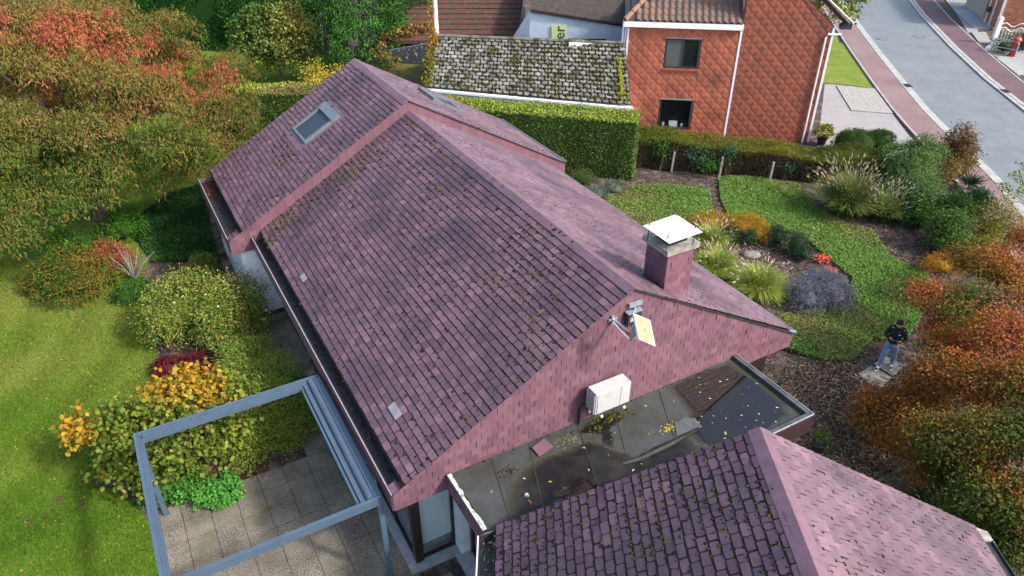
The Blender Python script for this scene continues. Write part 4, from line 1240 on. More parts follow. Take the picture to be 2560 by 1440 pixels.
# ------------------------------------------------------------------ pergola frame
pg = thing('pergola', H(.55, 12, 0), 'open blue grey aluminium pergola frame on the patio against the eave', 'pergola')
PX0, PX1, PY0, PY1, PZ = -1.47, 2.60, 9.83, 14.10, 2.60
def beam(name, x0, x1, y0, y1, z0, z1):
    mb = MB(); mb.box(H, x0, x1, y0, y1, z0, z1); return mb.build(name, M['pergola'], pg)
b1 = beam('beam', PX0, PX0 + .07, PY0, PY1, PZ - .20, PZ); 
mb = MB(); mb.box(H, PX0 + .071, PX0 + .12, PY0 + .1, PY1 - .1, PZ - .20, PZ - .07); mb.box(H, PX0 + .121, PX0 + .17, PY0 + .1, PY1 - .1, PZ - .20, PZ - .11); mb.build('rail', M['pergola'], b1)
b2 = beam('beam', PX0 + .07, PX1, PY1 - .07, PY1, PZ - .20, PZ - .002)
mb = MB(); mb.box(H, PX0 + .17, PX1 - .3, PY1 - .13, PY1 - .071, PZ - .20, PZ - .07); mb.box(H, PX0 + .17, PX1 - .3, PY1 - .19, PY1 - .131, PZ - .20, PZ - .11); mb.build('rail', M['pergola'], b2)
b3 = beam('beam', PX0 + .07, PX1, PY0, PY0 + .07, PZ - .20, PZ - .002)
mb = MB(); mb.box(H, PX0 + .17, PX1 - .3, PY0 + .071, PY0 + .12, PZ - .20, PZ - .06); mb.build('rail', M['pergola'], b3)
b4 = beam('beam', PX1 - .13, PX1 + .02, PY0 + .07, PY1 - .07, PZ - .20, PZ - .02)
mb = MB(); mb.tube([H(PX1 - .21, PY0 + .1, PZ - .06), H(PX1 - .21, PY1 - .1, PZ - .06)], .075, 14); ro = mb.build('roller_tube', M['pergola'], pg, smooth=False)
mb = MB(); mb.box(H, PX1 - .40, PX1 - .30, PY0 + .071, PY1 - .071, PZ - .20, PZ - .08); mb.box(H, PX1 - .47, PX1 - .42, PY0 + .071, PY1 - .071, PZ - .20, PZ - .12); mb.build('rail', M['pergola'], b4)
for (x, y) in ((PX0, PY0), (PX0, PY1 - .11), (PX1 - .11, PY0), (PX1 - .11, PY1 - .11)):
    mb = MB(); mb.box(H, x + .002, x + .11, y + .002, y + .108, .045, PZ - .201); po = mb.build('post', M['pergola'], pg)
    mb = MB(); mb.box(H, x - .02, x + .13, y - .02, y + .13, .035, .046); mb.build('foot_plate', M['pergola'], po)
for (x, y) in ((PX0, PY0), (PX0, PY1 - .2), (PX1 - .28, PY0), (PX1 - .28, PY1 - .2)):
    for (dx, dy) in ((.03, .03), (.03, .12), (.2, .03), (.24, .04)):
        mb = MB(); mb.tube([H(x + dx, y + dy, PZ - .001), H(x + dx, y + dy, PZ + .004)], .010, 6); mb.build('screw', M['screw'], pg)

# ------------------------------------------------------------------ patio slabs and house path
pa = thing('patio', H(.8, 10, 0), 'patio of square exposed aggregate slabs under the pergola', 'patio')
mb = MB(); mb.box(H, -1.75, 3.9, 2.0, 14.25, .0, .006); mb.build('bed', M['soil'], pa)
S = .605
i = 0
VAR = []
mb = MB(); mb.box(I, .006, S - .006, .006, S - .006, 0, .034)
base_me = new_mesh('slab', np.array(mb.v), mb.f); base_me.materials.append(M['aggregate'])
xs = [-1.70 + k * S for k in range(9)]
for k, x in enumerate(xs):
    y = 14.22
    while y > 5.0:
        y -= S
        if x > 2.6 and y > 9.2: continue
        if x > 3.3: continue
        o = bpy.data.objects.new('slab', base_me); COL.objects.link(o); o.parent = pa
        o.location = Vector(H(x, y, .006) - ORG[pa] + I(0, 0, random.uniform(-.004, .004))); o.rotation_euler = (random.uniform(-.004, .004), random.uniform(-.004, .004), HYAW)
pt = thing('garden_path', H(2.6, 17, 0), 'weathered slab path along the white lawn-side wall', 'path')
y = 14.24
while y < 25:
    for x in (1.99, 2.60) if y < 20.6 else (1.15, 1.76):
        o = bpy.data.objects.new('slab', base_me); COL.objects.link(o); o.parent = pt
        o.location = Vector(H(x, y, .004) - ORG[pt] + I(0, 0, random.uniform(-.004, .004))); o.rotation_euler = (0, 0, HYAW)
    y += S
# small concrete block by the downpipe
mb = MB(); mb.box(H, 2.85, 3.1, 17.2, 17.45, .04, .14); tag(mb.build('concrete_block', M['concrete']), 'small concrete block on the path below the downpipe', 'block')

# ================================================================== NEIGHBOURS
# ---- red house with diamond slates
WN = unit(np.array([.128, 1.0])); WT = np.array([WN[1], -WN[0]])     # wall normal (away) and direction to the right
W0 = np.array([14.45, 34.11])                                          # right front corner
def R(s, n, z):      # s metres left of the corner (negative right), n metres behind the front
    p = W0 - WT * s + WN * n
    return I(p[0], p[1], z)
rh = thing('red_house', R(5, 4, 0), 'two storey house clad in orange red diamond slates beside the road', 'house')
sL = 9.12; sD = 4.02
mb = MB()
mb.prism([R(0, .03, 0), R(sD, .03, 0), R(sD, .03, 8.4), R(3.4, .03, 8.4), R(0, .03, 5.55)], np.append(WN * .25, 0))
for (sa_, sb__, za_, zb__) in ((sD, 5.75, 0, 5.35), (7.34, sL, 0, 5.35), (5.75, 7.34, 0, .42), (5.75, 7.34, 1.90, 3.42), (5.75, 7.34, 4.79, 5.35)):
    mb.prism([R(sa_, .035, za_), R(sb__, .035, za_), R(sb__, .035, zb__), R(sa_, .035, zb__)], np.append(WN * .22, 0))
mb.prism([R(5.6, 1.2, 0), R(7.5, 1.2, 0), R(7.5, 1.2, 5.2), R(5.6, 1.2, 5.2)], np.append(WN * .1, 0))
mb.prism([R(0, .3, 0), R(0, 9, 0), R(0, 9, 5.5), R(0, .3, 5.5)], np.append(WT * -.2, 0))
mb.prism([R(sL, .3, 0), R(sL, 7, 0), R(sL, 7, 5.3), R(sL, .3, 5.3)], np.append(WT * .2, 0))
mb.build('wall', M['red_mortar'], rh)
ORNG = [(.46, .128, .066), (.445, .123, .065), (.475, .134, .070), (.435, .121, .065), (.48, .138, .072)]
DARK = [(.34, .094, .052), (.32, .089, .050), (.36, .100, .055), (.31, .088, .051), (.345, .097, .055)]
wins = [(5.75, 7.34, 3.42, 4.79), (5.75, 7.30, .42, 1.90)]
def diamond_wall(s0, s1, zb, ztop, pal, lean=None):
    O = R(s1, .0, 0)
    F = Field(O, np.append(WT, 0), I(0, 0, 1), 'diamond' + str(s0), pal, th=.02, lip=.034)
    dw, dh = .53, .53
    width = s1 - s0
    region = [(0, zb), (width, zb)] + ([(width, ztop), (0, ztop)] if lean is None else lean)
    hl = [(s1 - b - .03, s1 - a + .03, z0 - .02, z1 + .02) for (a, b, z0, z1) in wins]
    j = 0; z = zb - dh
    while z < max(p[1] for p in region) + dh:
        x = -dw + (j % 2) * dw / 2
        while x < width + dw:
            g_ = .014
            poly = [(x, z + g_), (x + dw / 2 - g_, z + dh / 2), (x, z + dh - g_), (x - dw / 2 + g_, z + dh / 2)]
            F.put(poly, region, hl, z, dh * .98)
            x += dw
        z += dh / 2; j += 1
    return F
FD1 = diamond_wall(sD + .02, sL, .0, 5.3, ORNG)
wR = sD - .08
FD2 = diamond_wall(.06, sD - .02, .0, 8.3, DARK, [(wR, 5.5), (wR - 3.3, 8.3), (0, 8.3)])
# dark middle of each slate: stain plus puffed-out shading, painted at an extra centre vertex
def place_diamonds(fields, nsep):
    cache = {}
    tl = [t for f in fields for t in f.tiles]
    px = PROJ(np.array([t['F'].W(*np.mean(t['poly'], 0)) for t in tl]))
    vis = [(t['full'] and 10 < p[0] < 2550 and 5 < p[1] < 1435) for t, p in zip(tl, px)]
    V, Fc, Cc = [], [], []
    ns = 0
    def geo(t, c, stain_shade, local):
        F = t['F']; poly = t['poly']; k = len(poly); cen = np.mean(poly, 0)
        lx, ly = (min(p[0] for p in poly), t['tb'])
        pts = [tuple(p) for p in poly] + [tuple(cen)]
        out, col = [], []
        for i, (s, z) in enumerate(pts):
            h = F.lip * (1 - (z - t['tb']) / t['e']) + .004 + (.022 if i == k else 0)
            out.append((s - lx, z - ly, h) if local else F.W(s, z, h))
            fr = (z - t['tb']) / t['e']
            q = 1 if i < k else stain_shade
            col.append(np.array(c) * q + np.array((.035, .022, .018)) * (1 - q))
        for i, (s, z) in enumerate(pts[:k]):
            out.append((s - lx, z - ly, -.004) if local else F.W(s, z, -.004)); col.append(np.array(c) * .9)
        fs = [(i, (i + 1) % k, k) for i in range(k)] + [(i, k + 1 + i, k + 1 + (i + 1) % k, (i + 1) % k) for i in range(k)]
        return out, fs, col
    for t, vv in zip(tl, vis):
        F = t['F']
        pal = F.palette
        ci = pal.index(t['c'])
        stain_shade = random.choice((.38, .45, .52)) if pal is ORNG else random.choice((.20, .26, .32))
        if vv and ns < nsep:
            key = (F.shape, ci, stain_shade)
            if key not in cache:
                o_, f_, c_ = geo(t, t['c'], stain_shade, True)
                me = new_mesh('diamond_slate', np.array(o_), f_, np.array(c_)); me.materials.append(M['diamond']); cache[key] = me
            o = bpy.data.objects.new('diamond_slate', cache[key]); COL.objects.link(o); o.parent = rh
            o.location = Vector(F.W(min(p[0] for p in t['poly']), t['tb']) - ORG[rh])
            o.rotation_euler = Matrix((F.es, F.et, F.en)).transposed().to_euler(); ns += 1
        else:
            o_, f_, c_ = geo(t, t['c'], stain_shade, False)
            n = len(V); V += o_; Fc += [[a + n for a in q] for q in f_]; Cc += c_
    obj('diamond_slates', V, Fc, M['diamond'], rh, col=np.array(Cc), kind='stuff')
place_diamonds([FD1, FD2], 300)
# windows
def red_window(a, b, z0, z1, label, split):
    mb = MB()
    fw = .07
    def bx(s0, s1, za, zb, n0=-.03, n1=.12): mb.hexa([R(s1, n0, za), R(s0, n0, za), R(s0, n1, za), R(s1, n1, za), R(s1, n0, zb), R(s0, n0, zb), R(s0, n1, zb), R(s1, n1, zb)])
    bx(a, a + fw, z0, z1); bx(b - fw, b, z0, z1); bx(a + fw, b - fw, z1 - fw, z1); bx(a + fw, b - fw, z0, z0 + fw)
    fr = mb.build('window', M['dark_frame'], rh); tag(fr, label)
    mid = a + (b - a) * .48
    if split:
        mb = MB(); bx(mid - .03, mid + .03, z0 + fw, z1 - fw, -.015, .1); mb.build('mullion', M['dark_frame'], fr)
        mb = MB(); bx(mid + .03, b - fw, z0 + fw, z1 - fw, .02, .03); mb.build('pane', M['pane_grey'], fr)
        mb = MB(); bx(a + fw, mid - .03, z0 + fw, z1 - fw, .02, .03); mb.build('pane', M['pane_dark'], fr)
    else:
        mb = MB(); bx(a + fw, b - fw, z0 + fw, z1 - fw, .06, .07); mb.build('pane', M['clear_glass'], fr)
        mb = MB(); bx(a, b, z0 - .02, z0 + .05, .071, .30); mb.build('ledge', M['dark_frame'], fr)
        mb = MB(); bx(a - .1, b + .1, z0 + .05, z1, .60, .62); mb.build('room_backdrop', M['black'], fr)
    mb = MB(); bx(a - .02, b + .02, z1 + .002, z1 + .03, -.08, .0); mb.build('lintel_trim', M['grey_metal'], fr)
    return fr
red_window(*wins[0], 'upper dark framed window with a sill of red bricks', True)
red_window(*wins[1], 'lower dark framed window with white pots on the ledge', False)
for k in range(15):     # brick sill under the upper window
    s0 = wins[0][0] - .06 + k * .1145
    mb = MB(); mb.hexa([R(s0 + .108, -.11, 3.28), R(s0, -.11, 3.28), R(s0, .02, 3.30), R(s0 + .108, .02, 3.30), R(s0 + .108, -.11, 3.36), R(s0, -.11, 3.36), R(s0, .02, 3.40), R(s0 + .108, .02, 3.40)]); mb.build('sill_brick', M['red_mortar'], rh)
a, b = wins[1][0], wins[1][1]
for s, w, h, lb, nm, cat in ((a + .38, .13, .14, 'small white flowerpot on the right of the dark window ledge', 'flowerpot', 'flowerpot'), (a + .80, .40, .26, 'white rectangular planter on the dark window ledge', 'planter', 'planter'), (b - .26, .14, .17, 'small white flowerpot on the left of the dark window ledge', 'flowerpot', 'flowerpot')):
    t = thing(nm, R(s, .17, .49), lb, cat)
    mb = MB()
    if w < .2: mb.tube([R(s, .17, .491), R(s, .17, .491 + h)], [w * .38, w * .5], 10)
    else: mb.hexa([R(s + w / 2, .10, .491), R(s - w / 2, .10, .491), R(s - w / 2, .24, .491), R(s + w / 2, .24, .491), R(s + w / 2, .10, .491 + h), R(s - w / 2, .10, .491 + h), R(s - w / 2, .24, .491 + h), R(s + w / 2, .24, .491 + h)])
    mb.build('body', M['white_paint'], t)
    c = R(s, .17, .491 + h + .12)
    g_ = foliage([(c[0], c[1], c[2], w * .5, .05, .14)], 14, 4, .09, .3, [(.03, .07, .015), (.02, .05, .012)], spread=.04)
    obj('leaf_tuft', g_[0], g_[1], M['leaf'], t, col=g_[2])
# trims, pipes, fascia and roofs
mb = MB(); mb.prism([R(sD + .04, -.05, .1), R(sD - .05, -.05, .1), R(sD - .05, -.05, 5.2), R(sD + .04, -.05, 5.2)], np.append(WN * .08, 0)); mb.build('corner_trim', M['pvc'], rh)
mb = MB(); mb.prism([R(.06, -.04, .05), R(-.04, -.04, .05), R(-.04, -.04, 5.5), R(.06, -.04, 5.5)], np.append(WN * .1, 0)); mb.build('corner_trim', M['pvc'], rh)
mb = MB(); mb.prism([R(sL + .05, -.04, 2.2), R(sL - .04, -.04, 2.2), R(sL - .04, -.04, 5.2), R(sL + .05, -.04, 5.2)], np.append(WN * .1, 0)); mb.build('corner_trim', M['pvc'], rh)
mb = MB(); mb.tube([R(.0, .25, 5.25), R(.22, -.1, 5.2), R(.30, -.1, 5.05), R(.30, -.1, .05)], .045, 8)
mb.tube([R(-.35, .1, 5.42), R(-.35, .0, 5.2), R(.2, -.1, 5.2)], .045, 8); mb.build('downpipe', M['white_paint'], rh)
mb = MB(); mb.tube([R(sL + .12, .05, 5.3), R(sL + .12, .05, 3.4)], .04, 8); mb.tube([R(sL + .24, .05, 5.5), R(sL + .24, .05, 3.6)], .04, 8); mb.build('downpipe', M['pvc'], rh)
mb = MB(); mb.hexa([R(sL + .25, -.22, 5.28), R(sD - .04, -.22, 5.28), R(sD - .04, .03, 5.28), R(sL + .25, .03, 5.28), R(sL + .25, -.22, 5.52), R(sD - .04, -.22, 5.52), R(sD - .04, .03, 5.52), R(sL + .25, .03, 5.52)]); mb.build('fascia', M['white_paint'], rh)
# pantile lean-to roof with hip
ey0 = -.20; ez0 = 5.53; tl_ = .75
mb = MB(); mb.add([R(sL + .2, ey0, ez0), R(sD, ey0, ez0), R(sD, 3.0, ez0 + 3.2 * tl_), R(sL - 2.6, 3.0, ez0 + 3.2 * tl_), R(sL + .2, 4, ez0)], [(0, 1, 2, 3), (0, 3, 4)]); mb.build('roof', M['terracotta_under'], rh)
def pantile(s, n, parent):
    mb = MB()
    w, l = .30, .36
    K = 6
    V = []
    for j in (0, 1):
        nn = n + j * l * .8
        for i in range(K + 1):
            x = i / K
            hgt = .045 * math.sin(x * 2 * math.pi) + .05 + (.035 if j == 0 else 0)
            V.append(R(s - x * w, nn, ez0 + (nn - ey0) * tl_ + hgt))
    for i in range(K + 1):
        q = np.array(V[i]); V.append(q - I(0, 0, .03))
    Fc = [(i, i + 1, K + 2 + i, K + 1 + i) for i in range(K)] + [(i, 2 * K + 2 + i, 2 * K + 3 + i, i + 1) for i in range(K)]
    c = random.choice([(.15, .085, .062), (.125, .08, .064), (.11, .075, .062), (.17, .095, .066)])
    mb.add(V, Fc, c); return mb.build('roof_tile', M['terracotta'], parent, colored=True, smooth=False)
nrow = 8
for r_ in range(nrow):
    n = ey0 + .0 + r_ * .288
    s = sD + .30
    while s < sL - (n - ey0) * .85:
        pantile(s, n, rh); s += .30
for k in range(9):    # hip tiles
    f0, f1 = k / 9, (k + 1.15) / 9
    a = R(sL + .2, ey0, ez0 + .05); b = R(sL - 2.6, 3.0, ez0 + 3.2 * tl_ + .05)
    mb = MB(); mb.tube([a + (b - a) * f0 + I(0, 0, .02), a + (b - a) * f1], [.12, .10], 8, (.28, .15, .09)); mb.build('hip_tile', M['terracotta'], rh, colored=True)
for r_ in range(10):   # tiles of the hip end facing left
    n = ey0 + .35 + r_ * .36
    mb = MB(); sx = sL + .18 - r_ * .30
    mb.prism([R(sx, n + .0, ez0 + .03 + r_ * .22), R(sx - .2, n, ez0 + .2 + r_ * .22), R(sx - .2, 4, ez0 + .2 + r_ * .22), R(sx, 4, ez0 + .03 + r_ * .22)], I(0, 0, .03), (.12, .10, .09)); mb.build('tile_course', M['terracotta'], rh, colored=True)
# main roof verge at the right, gutter end
mb = MB()
va = [R(-.55, -.12, 5.62), R(3.3, -.12, 8.85)]
mb.prism([va[0], va[1], va[1] + I(0, 0, .14), va[0] + I(0, 0, .14)], np.append(WN * 9.0, 0)); mb.build('main_roof', M['terracotta_under'], rh)
for k in range(15):   # verge tiles
    f0, f1 = k / 15, (k + 1) / 15 - .01
    a, b = va[0] + I(0, 0, .14), va[1] + I(0, 0, .14)
    mb = MB(); p0 = a + (b - a) * f0; p1 = a + (b - a) * f1
    mb.hexa([p0 + np.append(WN * -.06, -.06), p1 + np.append(WN * -.06, -.06), p1 + np.append(WN * .3, -.02), p0 + np.append(WN * .3, -.02), p0 + np.append(WN * -.06, .03), p1 + np.append(WN * -.06, .01), p1 + np.append(WN * .3, .03), p0 + np.append(WN * .3, .05)], (.26, .16, .10)); mb.build('verge_tile', M['terracotta'], rh, colored=True)
mb = MB(); mb.prism([R(-.52, .3, 5.78), R(-.70, .3, 5.70), R(-.70, .3, 5.55), R(-.52, .3, 5.55)], np.append(WN * 8.5, 0)); gt = mb.build('gutter', M['dark_metal'], rh)
mb = MB(); mb.prism([R(-.45, -.10, 5.72), R(-.72, -.10, 5.70), R(-.72, -.10, 5.44), R(-.25, -.10, 5.44), R(-.25, -.10, 5.60)], np.append(WN * .39, 0)); mb.build('gutter_box', M['dark_frame'], rh)
mb = MB(); mb.prism([R(-.70, -.13, 5.705), R(-.76, -.13, 5.705), R(-.76, -.13, 5.75), R(-.70, -.13, 5.75)], np.append(WN * 9, 0)); mb.build('gutter_rim', M['white_paint'], gt)

# ---- outbuilding with mossy grey slates
ob = thing('outbuilding', I(.8, 35, 0), 'long outbuilding with mossy grey slate roof and white eave behind the hedge', 'building')
A0, A1, B0, B1 = I(-4.03, 34.25, 2.75), I(5.42, 32.62, 2.42), I(-3.74, 36.2, 4.58), I(5.26, 34.95, 4.56)
def BL(s, t, n=0):
    p = A0 + (A1 - A0) * s; q = B0 + (B1 - B0) * s
    nn = unit(np.cross(A1 - A0, B0 - A0))
    return p + (q - p) * t + nn * n
mb = MB(); mb.add([BL(0, 0, -.02), BL(1, 0, -.02), BL(1, 1, -.02), BL(0, 1, -.02), BL(0, 1, -.02) + I(.3, 2.4, -1.9), BL(1, 1, -.02) + I(.3, 2.4, -1.9)], [(0, 1, 2, 3), (3, 2, 5, 4)]); mb.build('roof', M['grey_under'], ob)
mb = MB(); mb.hexa([A0 + I(.1, .25, -2.7), A1 + I(-.1, .25, -2.4), A1 + I(.3, 4.2, -2.4), A0 + I(.4, 4.2, -2.7), A0 + I(.1, .25, -.15), A1 + I(-.1, .25, -.15), A1 + I(.3, 4.2, .0), A0 + I(.4, 4.2, .0)]); mb.build('wall', M['pale_wall'], ob)
mb = MB(); mb.hexa([A0 + I(-.12, -.13, -.32), A1 + I(.06, -.13, -.32), A1 + I(.06, .15, -.32), A0 + I(-.12, .15, -.32), A0 + I(-.12, -.13, -.08), A1 + I(.06, -.13, -.08), A1 + I(.06, .15, -.08), A0 + I(-.12, .15, -.08)]); ef = mb.build('eave_board', M['white_paint'], ob)
mb = MB(); mb.hexa([A0 + I(-.10, -.26, -.14), A1 + I(.06, -.26, -.14), A1 + I(.06, -.131, -.14), A0 + I(-.10, -.131, -.14), A0 + I(-.10, -.26, -.05), A1 + I(.06, -.26, -.05), A1 + I(.06, -.131, -.05), A0 + I(-.10, -.131, -.05)]); mb.build('gutter', M['pvc'], ef)
GREY = [(.22, .216, .195), (.195, .19, .172), (.25, .243, .218), (.165, .162, .144), (.205, .20, .176)]
NR, NC = 14, 29
cnt = 0
for j in range(NR):
    for i in range(NC + 1):
        s0 = (i - (j % 2) * .5) / NC; s1 = s0 + 1 / NC
        s0, s1 = max(s0, 0), min(s1, 1)
        if s1 - s0 < .008: continue
        t0, t1 = j / NR, (j + 1) / NR
        g_ = .0035
        jit = lambda: random.uniform(-.002, .002)
        q = .006
        c = np.array(random.choice(GREY)) * random.uniform(.85, 1.15)
        pts = [(s0 + g_ + q, t0 + .012), (s1 - g_ - q, t0 + .012 + jit()), (s1 - g_, t0 + .028), (s1 - g_, t1), (s0 + g_, t1), (s0 + g_, t0 + .028)]
        top = [BL(s, t, .045 - .035 * (t - t0) * NR) for s, t in pts]
        bot = [p - I(0, 0, .03) for p in top]
        mb = MB(); mb.add(top + bot, [(0, 1, 2, 3, 4, 5)] + [(a, 6 + a, 6 + (a + 1) % 6, (a + 1) % 6) for a in range(6)], c)
        if cnt < 300: mb.build('roof_slate', M['grey_slate'], ob, colored=True)
        else:
            if cnt == 300: rest = MB()
            rest.add(mb.v, mb.f, c)
        cnt += 1
if cnt > 300: rest.build('roof_slates', M['grey_slate'], ob, colored=True, kind='stuff')
for k in range(30):
    f0, f1 = k / 30, (k + .97) / 30
    mb = MB(); mb.tube([BL(f0, 1, .02), BL(f1, 1, .03)], [.085, .075], 7, (.17, .165, .13)); mb.build('ridge_tile', M['grey_slate'], ob, colored=True)
mp, ms_, mc, mB = [], [], [], []
nnb = unit(np.cross(A1 - A0, B0 - A0)); ex_ = unit(A1 - A0); ey_ = np.cross(nnb, ex_)
GM = [(.040, .036, .012), (.030, .027, .011), (.058, .052, .012), (.022, .020, .012)]
for k in range(1050):
    s = min(max(random.betavariate(1.6, 1.1), .01), .99); t = random.uniform(.02, .97)
    t = round(t * NR) / NR + random.uniform(-.012, .012); s_ = s if random.random() < .4 else round(s * NC * 2) / (NC * 2)
    mp.append(BL(min(s_, .99), min(max(t, .01), .98), .03)); ms_.append(random.uniform(.03, .085)); mc.append(random.choice(GM)); mB.append(np.stack([ex_, ey_, nnb]))
for k in range(120):
    mp.append(BL(random.gauss(.962, .006), random.uniform(.08, .75), .04)); ms_.append(random.uniform(.03, .06)); mc.append(random.choice([(.22, .23, .012), (.17, .18, .012)])); mB.append(np.stack([ex_, ey_, nnb]))
v, f, c = blobs_mesh(mp, ms_, mc, mB, .45)
obj('moss', v, f, M['moss'], ob, col=c, smooth=True, kind='stuff')
mb = MB(); mb.box(lambda x, y, z: BL(.80, 1) + I(x, y, z), -.8, .75, -.12, .10, -.28, -.02); mb.build('ridge_repair', M['white_paint'], ob)
# flue pipe at the left end of the ridge
mb = MB(); mb.tube([I(-3.62, 36.3, 4.3), I(-3.62, 36.3, 8.6)], .115, 14); tag(mb.build('flue_pipe', M['cream_pipe'], smooth=True), 'tall cream flue pipe rising behind the mossy ridge', 'flue')

# ---- workshop behind the outbuilding: dark red roof, pale wall with sign
ws = thing('workshop', I(-1, 44, 0), 'workshop with dark red mossy roof and pale blue painted wall behind the outbuilding', 'building')
r0, r1, r2, r3 = I(-7.3, 41.3, 3.0), I(.25, 41.4, 3.0), I(1.2, 48.5, 6.9), I(-6.0, 48.5, 6.9)
mb = MB(); mb.prism([r0, r1, r2, r3], I(0, 0, -.18)); wr = mb.build('roof', M['rear_roof'], ws)
for k in range(1, 20):      # course edges of the roofing strips
    f = k / 20
    a, b = r0 + (r3 - r0) * f, r1 + (r2 - r1) * f
    mb = MB()
    m_ = 18
    nn = unit(np.cross(r1 - r0, r3 - r0)); 
    pts = [a + (b - a) * i / m_ + I(0, random.uniform(-.02, .02), random.uniform(-.008, .008)) for i in range(m_ + 1)]
    V = [p + nn * .035 for p in pts] + [p + nn * .002 + unit(r3 - r0) * .30 for p in pts] + [p for p in pts]
    n = m_ + 1
    mb.add(V, [(i, i + 1, n + i + 1, n + i) for i in range(m_)] + [(i, 2 * n + i, 2 * n + i + 1, i + 1) for i in range(m_)]); mb.build('roofing_course', M['rear_roof'], wr)
mb = MB(); mb.hexa([I(-7.0, 41.7, 0), I(.2, 41.7, 0), I(.9, 50, 0), I(-6.2, 50, 0), I(-7.0, 41.7, 2.9), I(.2, 41.7, 2.9), I(.9, 50, 2.9), I(-6.2, 50, 2.9)]); mb.build('wall', M['lichen_wall'], ws)
pw = [G(1287, 100, 3.45), None]
# pale gable wall
wv = 40.2
def PW(x, y):      # point of the pale wall plane seen in the photo
    d = G(x, y, 0) - I(0, 0, CAM_H); n = I(.128, 1, 0); t = (n @ (I(0, wv, 0) - I(0, 0, CAM_H))) / (n @ d)
    return I(0, 0, CAM_H) + d * t
w_a, w_b, w_c = PW(1326, 27), PW(1568, 66), PW(1568, 150)
w_d = PW(1318, 150)
mb = MB(); mb.prism([w_d * I(1, 1, 0), w_c * I(1, 1, 0), w_b, w_a], np.append(WN * .25, 0)); pwo = mb.build('pale_wall', M['pale_wall'], ws)
w_e = PW(1283, 100)
mb = MB(); mb.prism([w_a + I(-.01, .0, 0), w_a * I(1, 1, 0) + I(-.01, 0, 2.0), w_e * I(1, 1, 0) + I(0, .5, 2.0), w_e + I(0, .5, 0)], I(0, .2, 0)); mb.build('side_wall', M['white_brick'], ws)
mb = MB(); mb.prism([w_a + I(-.02, -.12, .0), w_b + I(.05, -.12, .0), w_b + I(.6, 8, 2.6), w_a + I(.1, 9, 2.6)], I(0, 0, .12)); mb.build('side_roof', M['rear_roof_dark'], ws)
mb = MB(); mb.prism([w_a + I(-.02, -.135, -.03), w_b + I(.05, -.135, -.03), w_b + I(.05, -.135, .05), w_a + I(-.02, -.135, .05)], I(0, .012, 0)); mb.build('verge_board', M['old_fascia'], ws)
for (xa, xb, ya, yb) in ((1333, 1372, 95, 130), (1420, 1448, 96, 130), (1452, 1515, 97, 130)):
    q = [PW(xa, yb) - np.append(WN * .03, 0), PW(xb, yb) - np.append(WN * .03, 0), PW(xb, ya) - np.append(WN * .03, 0), PW(xa, ya) - np.append(WN * .03, 0)]
    mb = MB(); mb.prism(q, np.append(WN * .025, 0)); wn_ = mb.build('window', M['dark_frame'], ws)
    cq = sum(q) / 4
    mb = MB(); mb.prism([cq + (p - cq) * .82 - np.append(WN * .004, 0) for p in q], np.append(WN * .003, 0)); mb.build('pane', M['pane_dark'], wn_)
q = [PW(1379, 130), PW(1416, 130), PW(1415, 62), PW(1379, 62)]
sg = thing('sign', q[0] - np.append(WN * .05, 0), 'yellow green banner with dark upright lettering on the pale blue wall', 'sign')
q = [p - np.append(WN * .06, 0) for p in q]
mb = MB(); mb.prism(q, np.append(WN * .03, 0)); mb.build('board', M['sign'], sg)
ex = math.atan2(WT[1], WT[0])
hgt = np.linalg.norm(q[3] - q[0]); wid = np.linalg.norm(q[1] - q[0])
# letters run upwards: rotate text a quarter turn in the wall plane
Rw = Matrix.Rotation(ex, 3, 'Z') @ Matrix.Rotation(math.pi / 2, 3, 'X') @ Matrix.Rotation(math.pi / 2, 3, 'Z')
ltr = text('ier', PW(1411, 100) - np.append(WN * .068, 0), Rw.to_euler(), .78, M['ink'], sg, extrude=.004)
wl = max(v.co.x for v in ltr.data.vertices)
ltr.location.z = (PW(1400, 64)[2] - wl) - ORG[sg][2]
# low lean-to with yellow moss and lichen wall at the left
lt = thing('lean_to', I(-5.2, 37.5, 0), 'low lean-to with yellow mossy roof and lichen spotted dark wall', 'shed')
mb = MB(); mb.prism([I(-6.9, 36.4, 2.15), I(-3.95, 34.3, 2.15), I(-3.9, 37.6, 2.75), I(-6.3, 38.2, 2.7)], I(0, 0, -.15)); mb.build('roof', M['moss_roof'], lt)
mb = MB(); mb.hexa([I(-6.6, 38.6, 0), I(-3.7, 38.2, 0), I(-3.7, 38.5, 0), I(-6.6, 38.9, 0), I(-6.6, 38.6, 3.15), I(-3.7, 38.2, 3.75), I(-3.7, 38.5, 3.75), I(-6.6, 38.9, 3.15)]); mb.build('wall', M['lichen_wall'], lt)
mb = MB(); mb.hexa([I(-6.6, 36.7, 0), I(-4.2, 35.0, 0), I(-4.1, 37.6, 0), I(-6.2, 38.1, 0), I(-6.6, 36.7, 2.0), I(-4.2, 35.0, 2.0), I(-4.1, 37.6, 2.5), I(-6.2, 38.1, 2.5)]); mb.build('side_wall', M['lichen_wall'], lt)

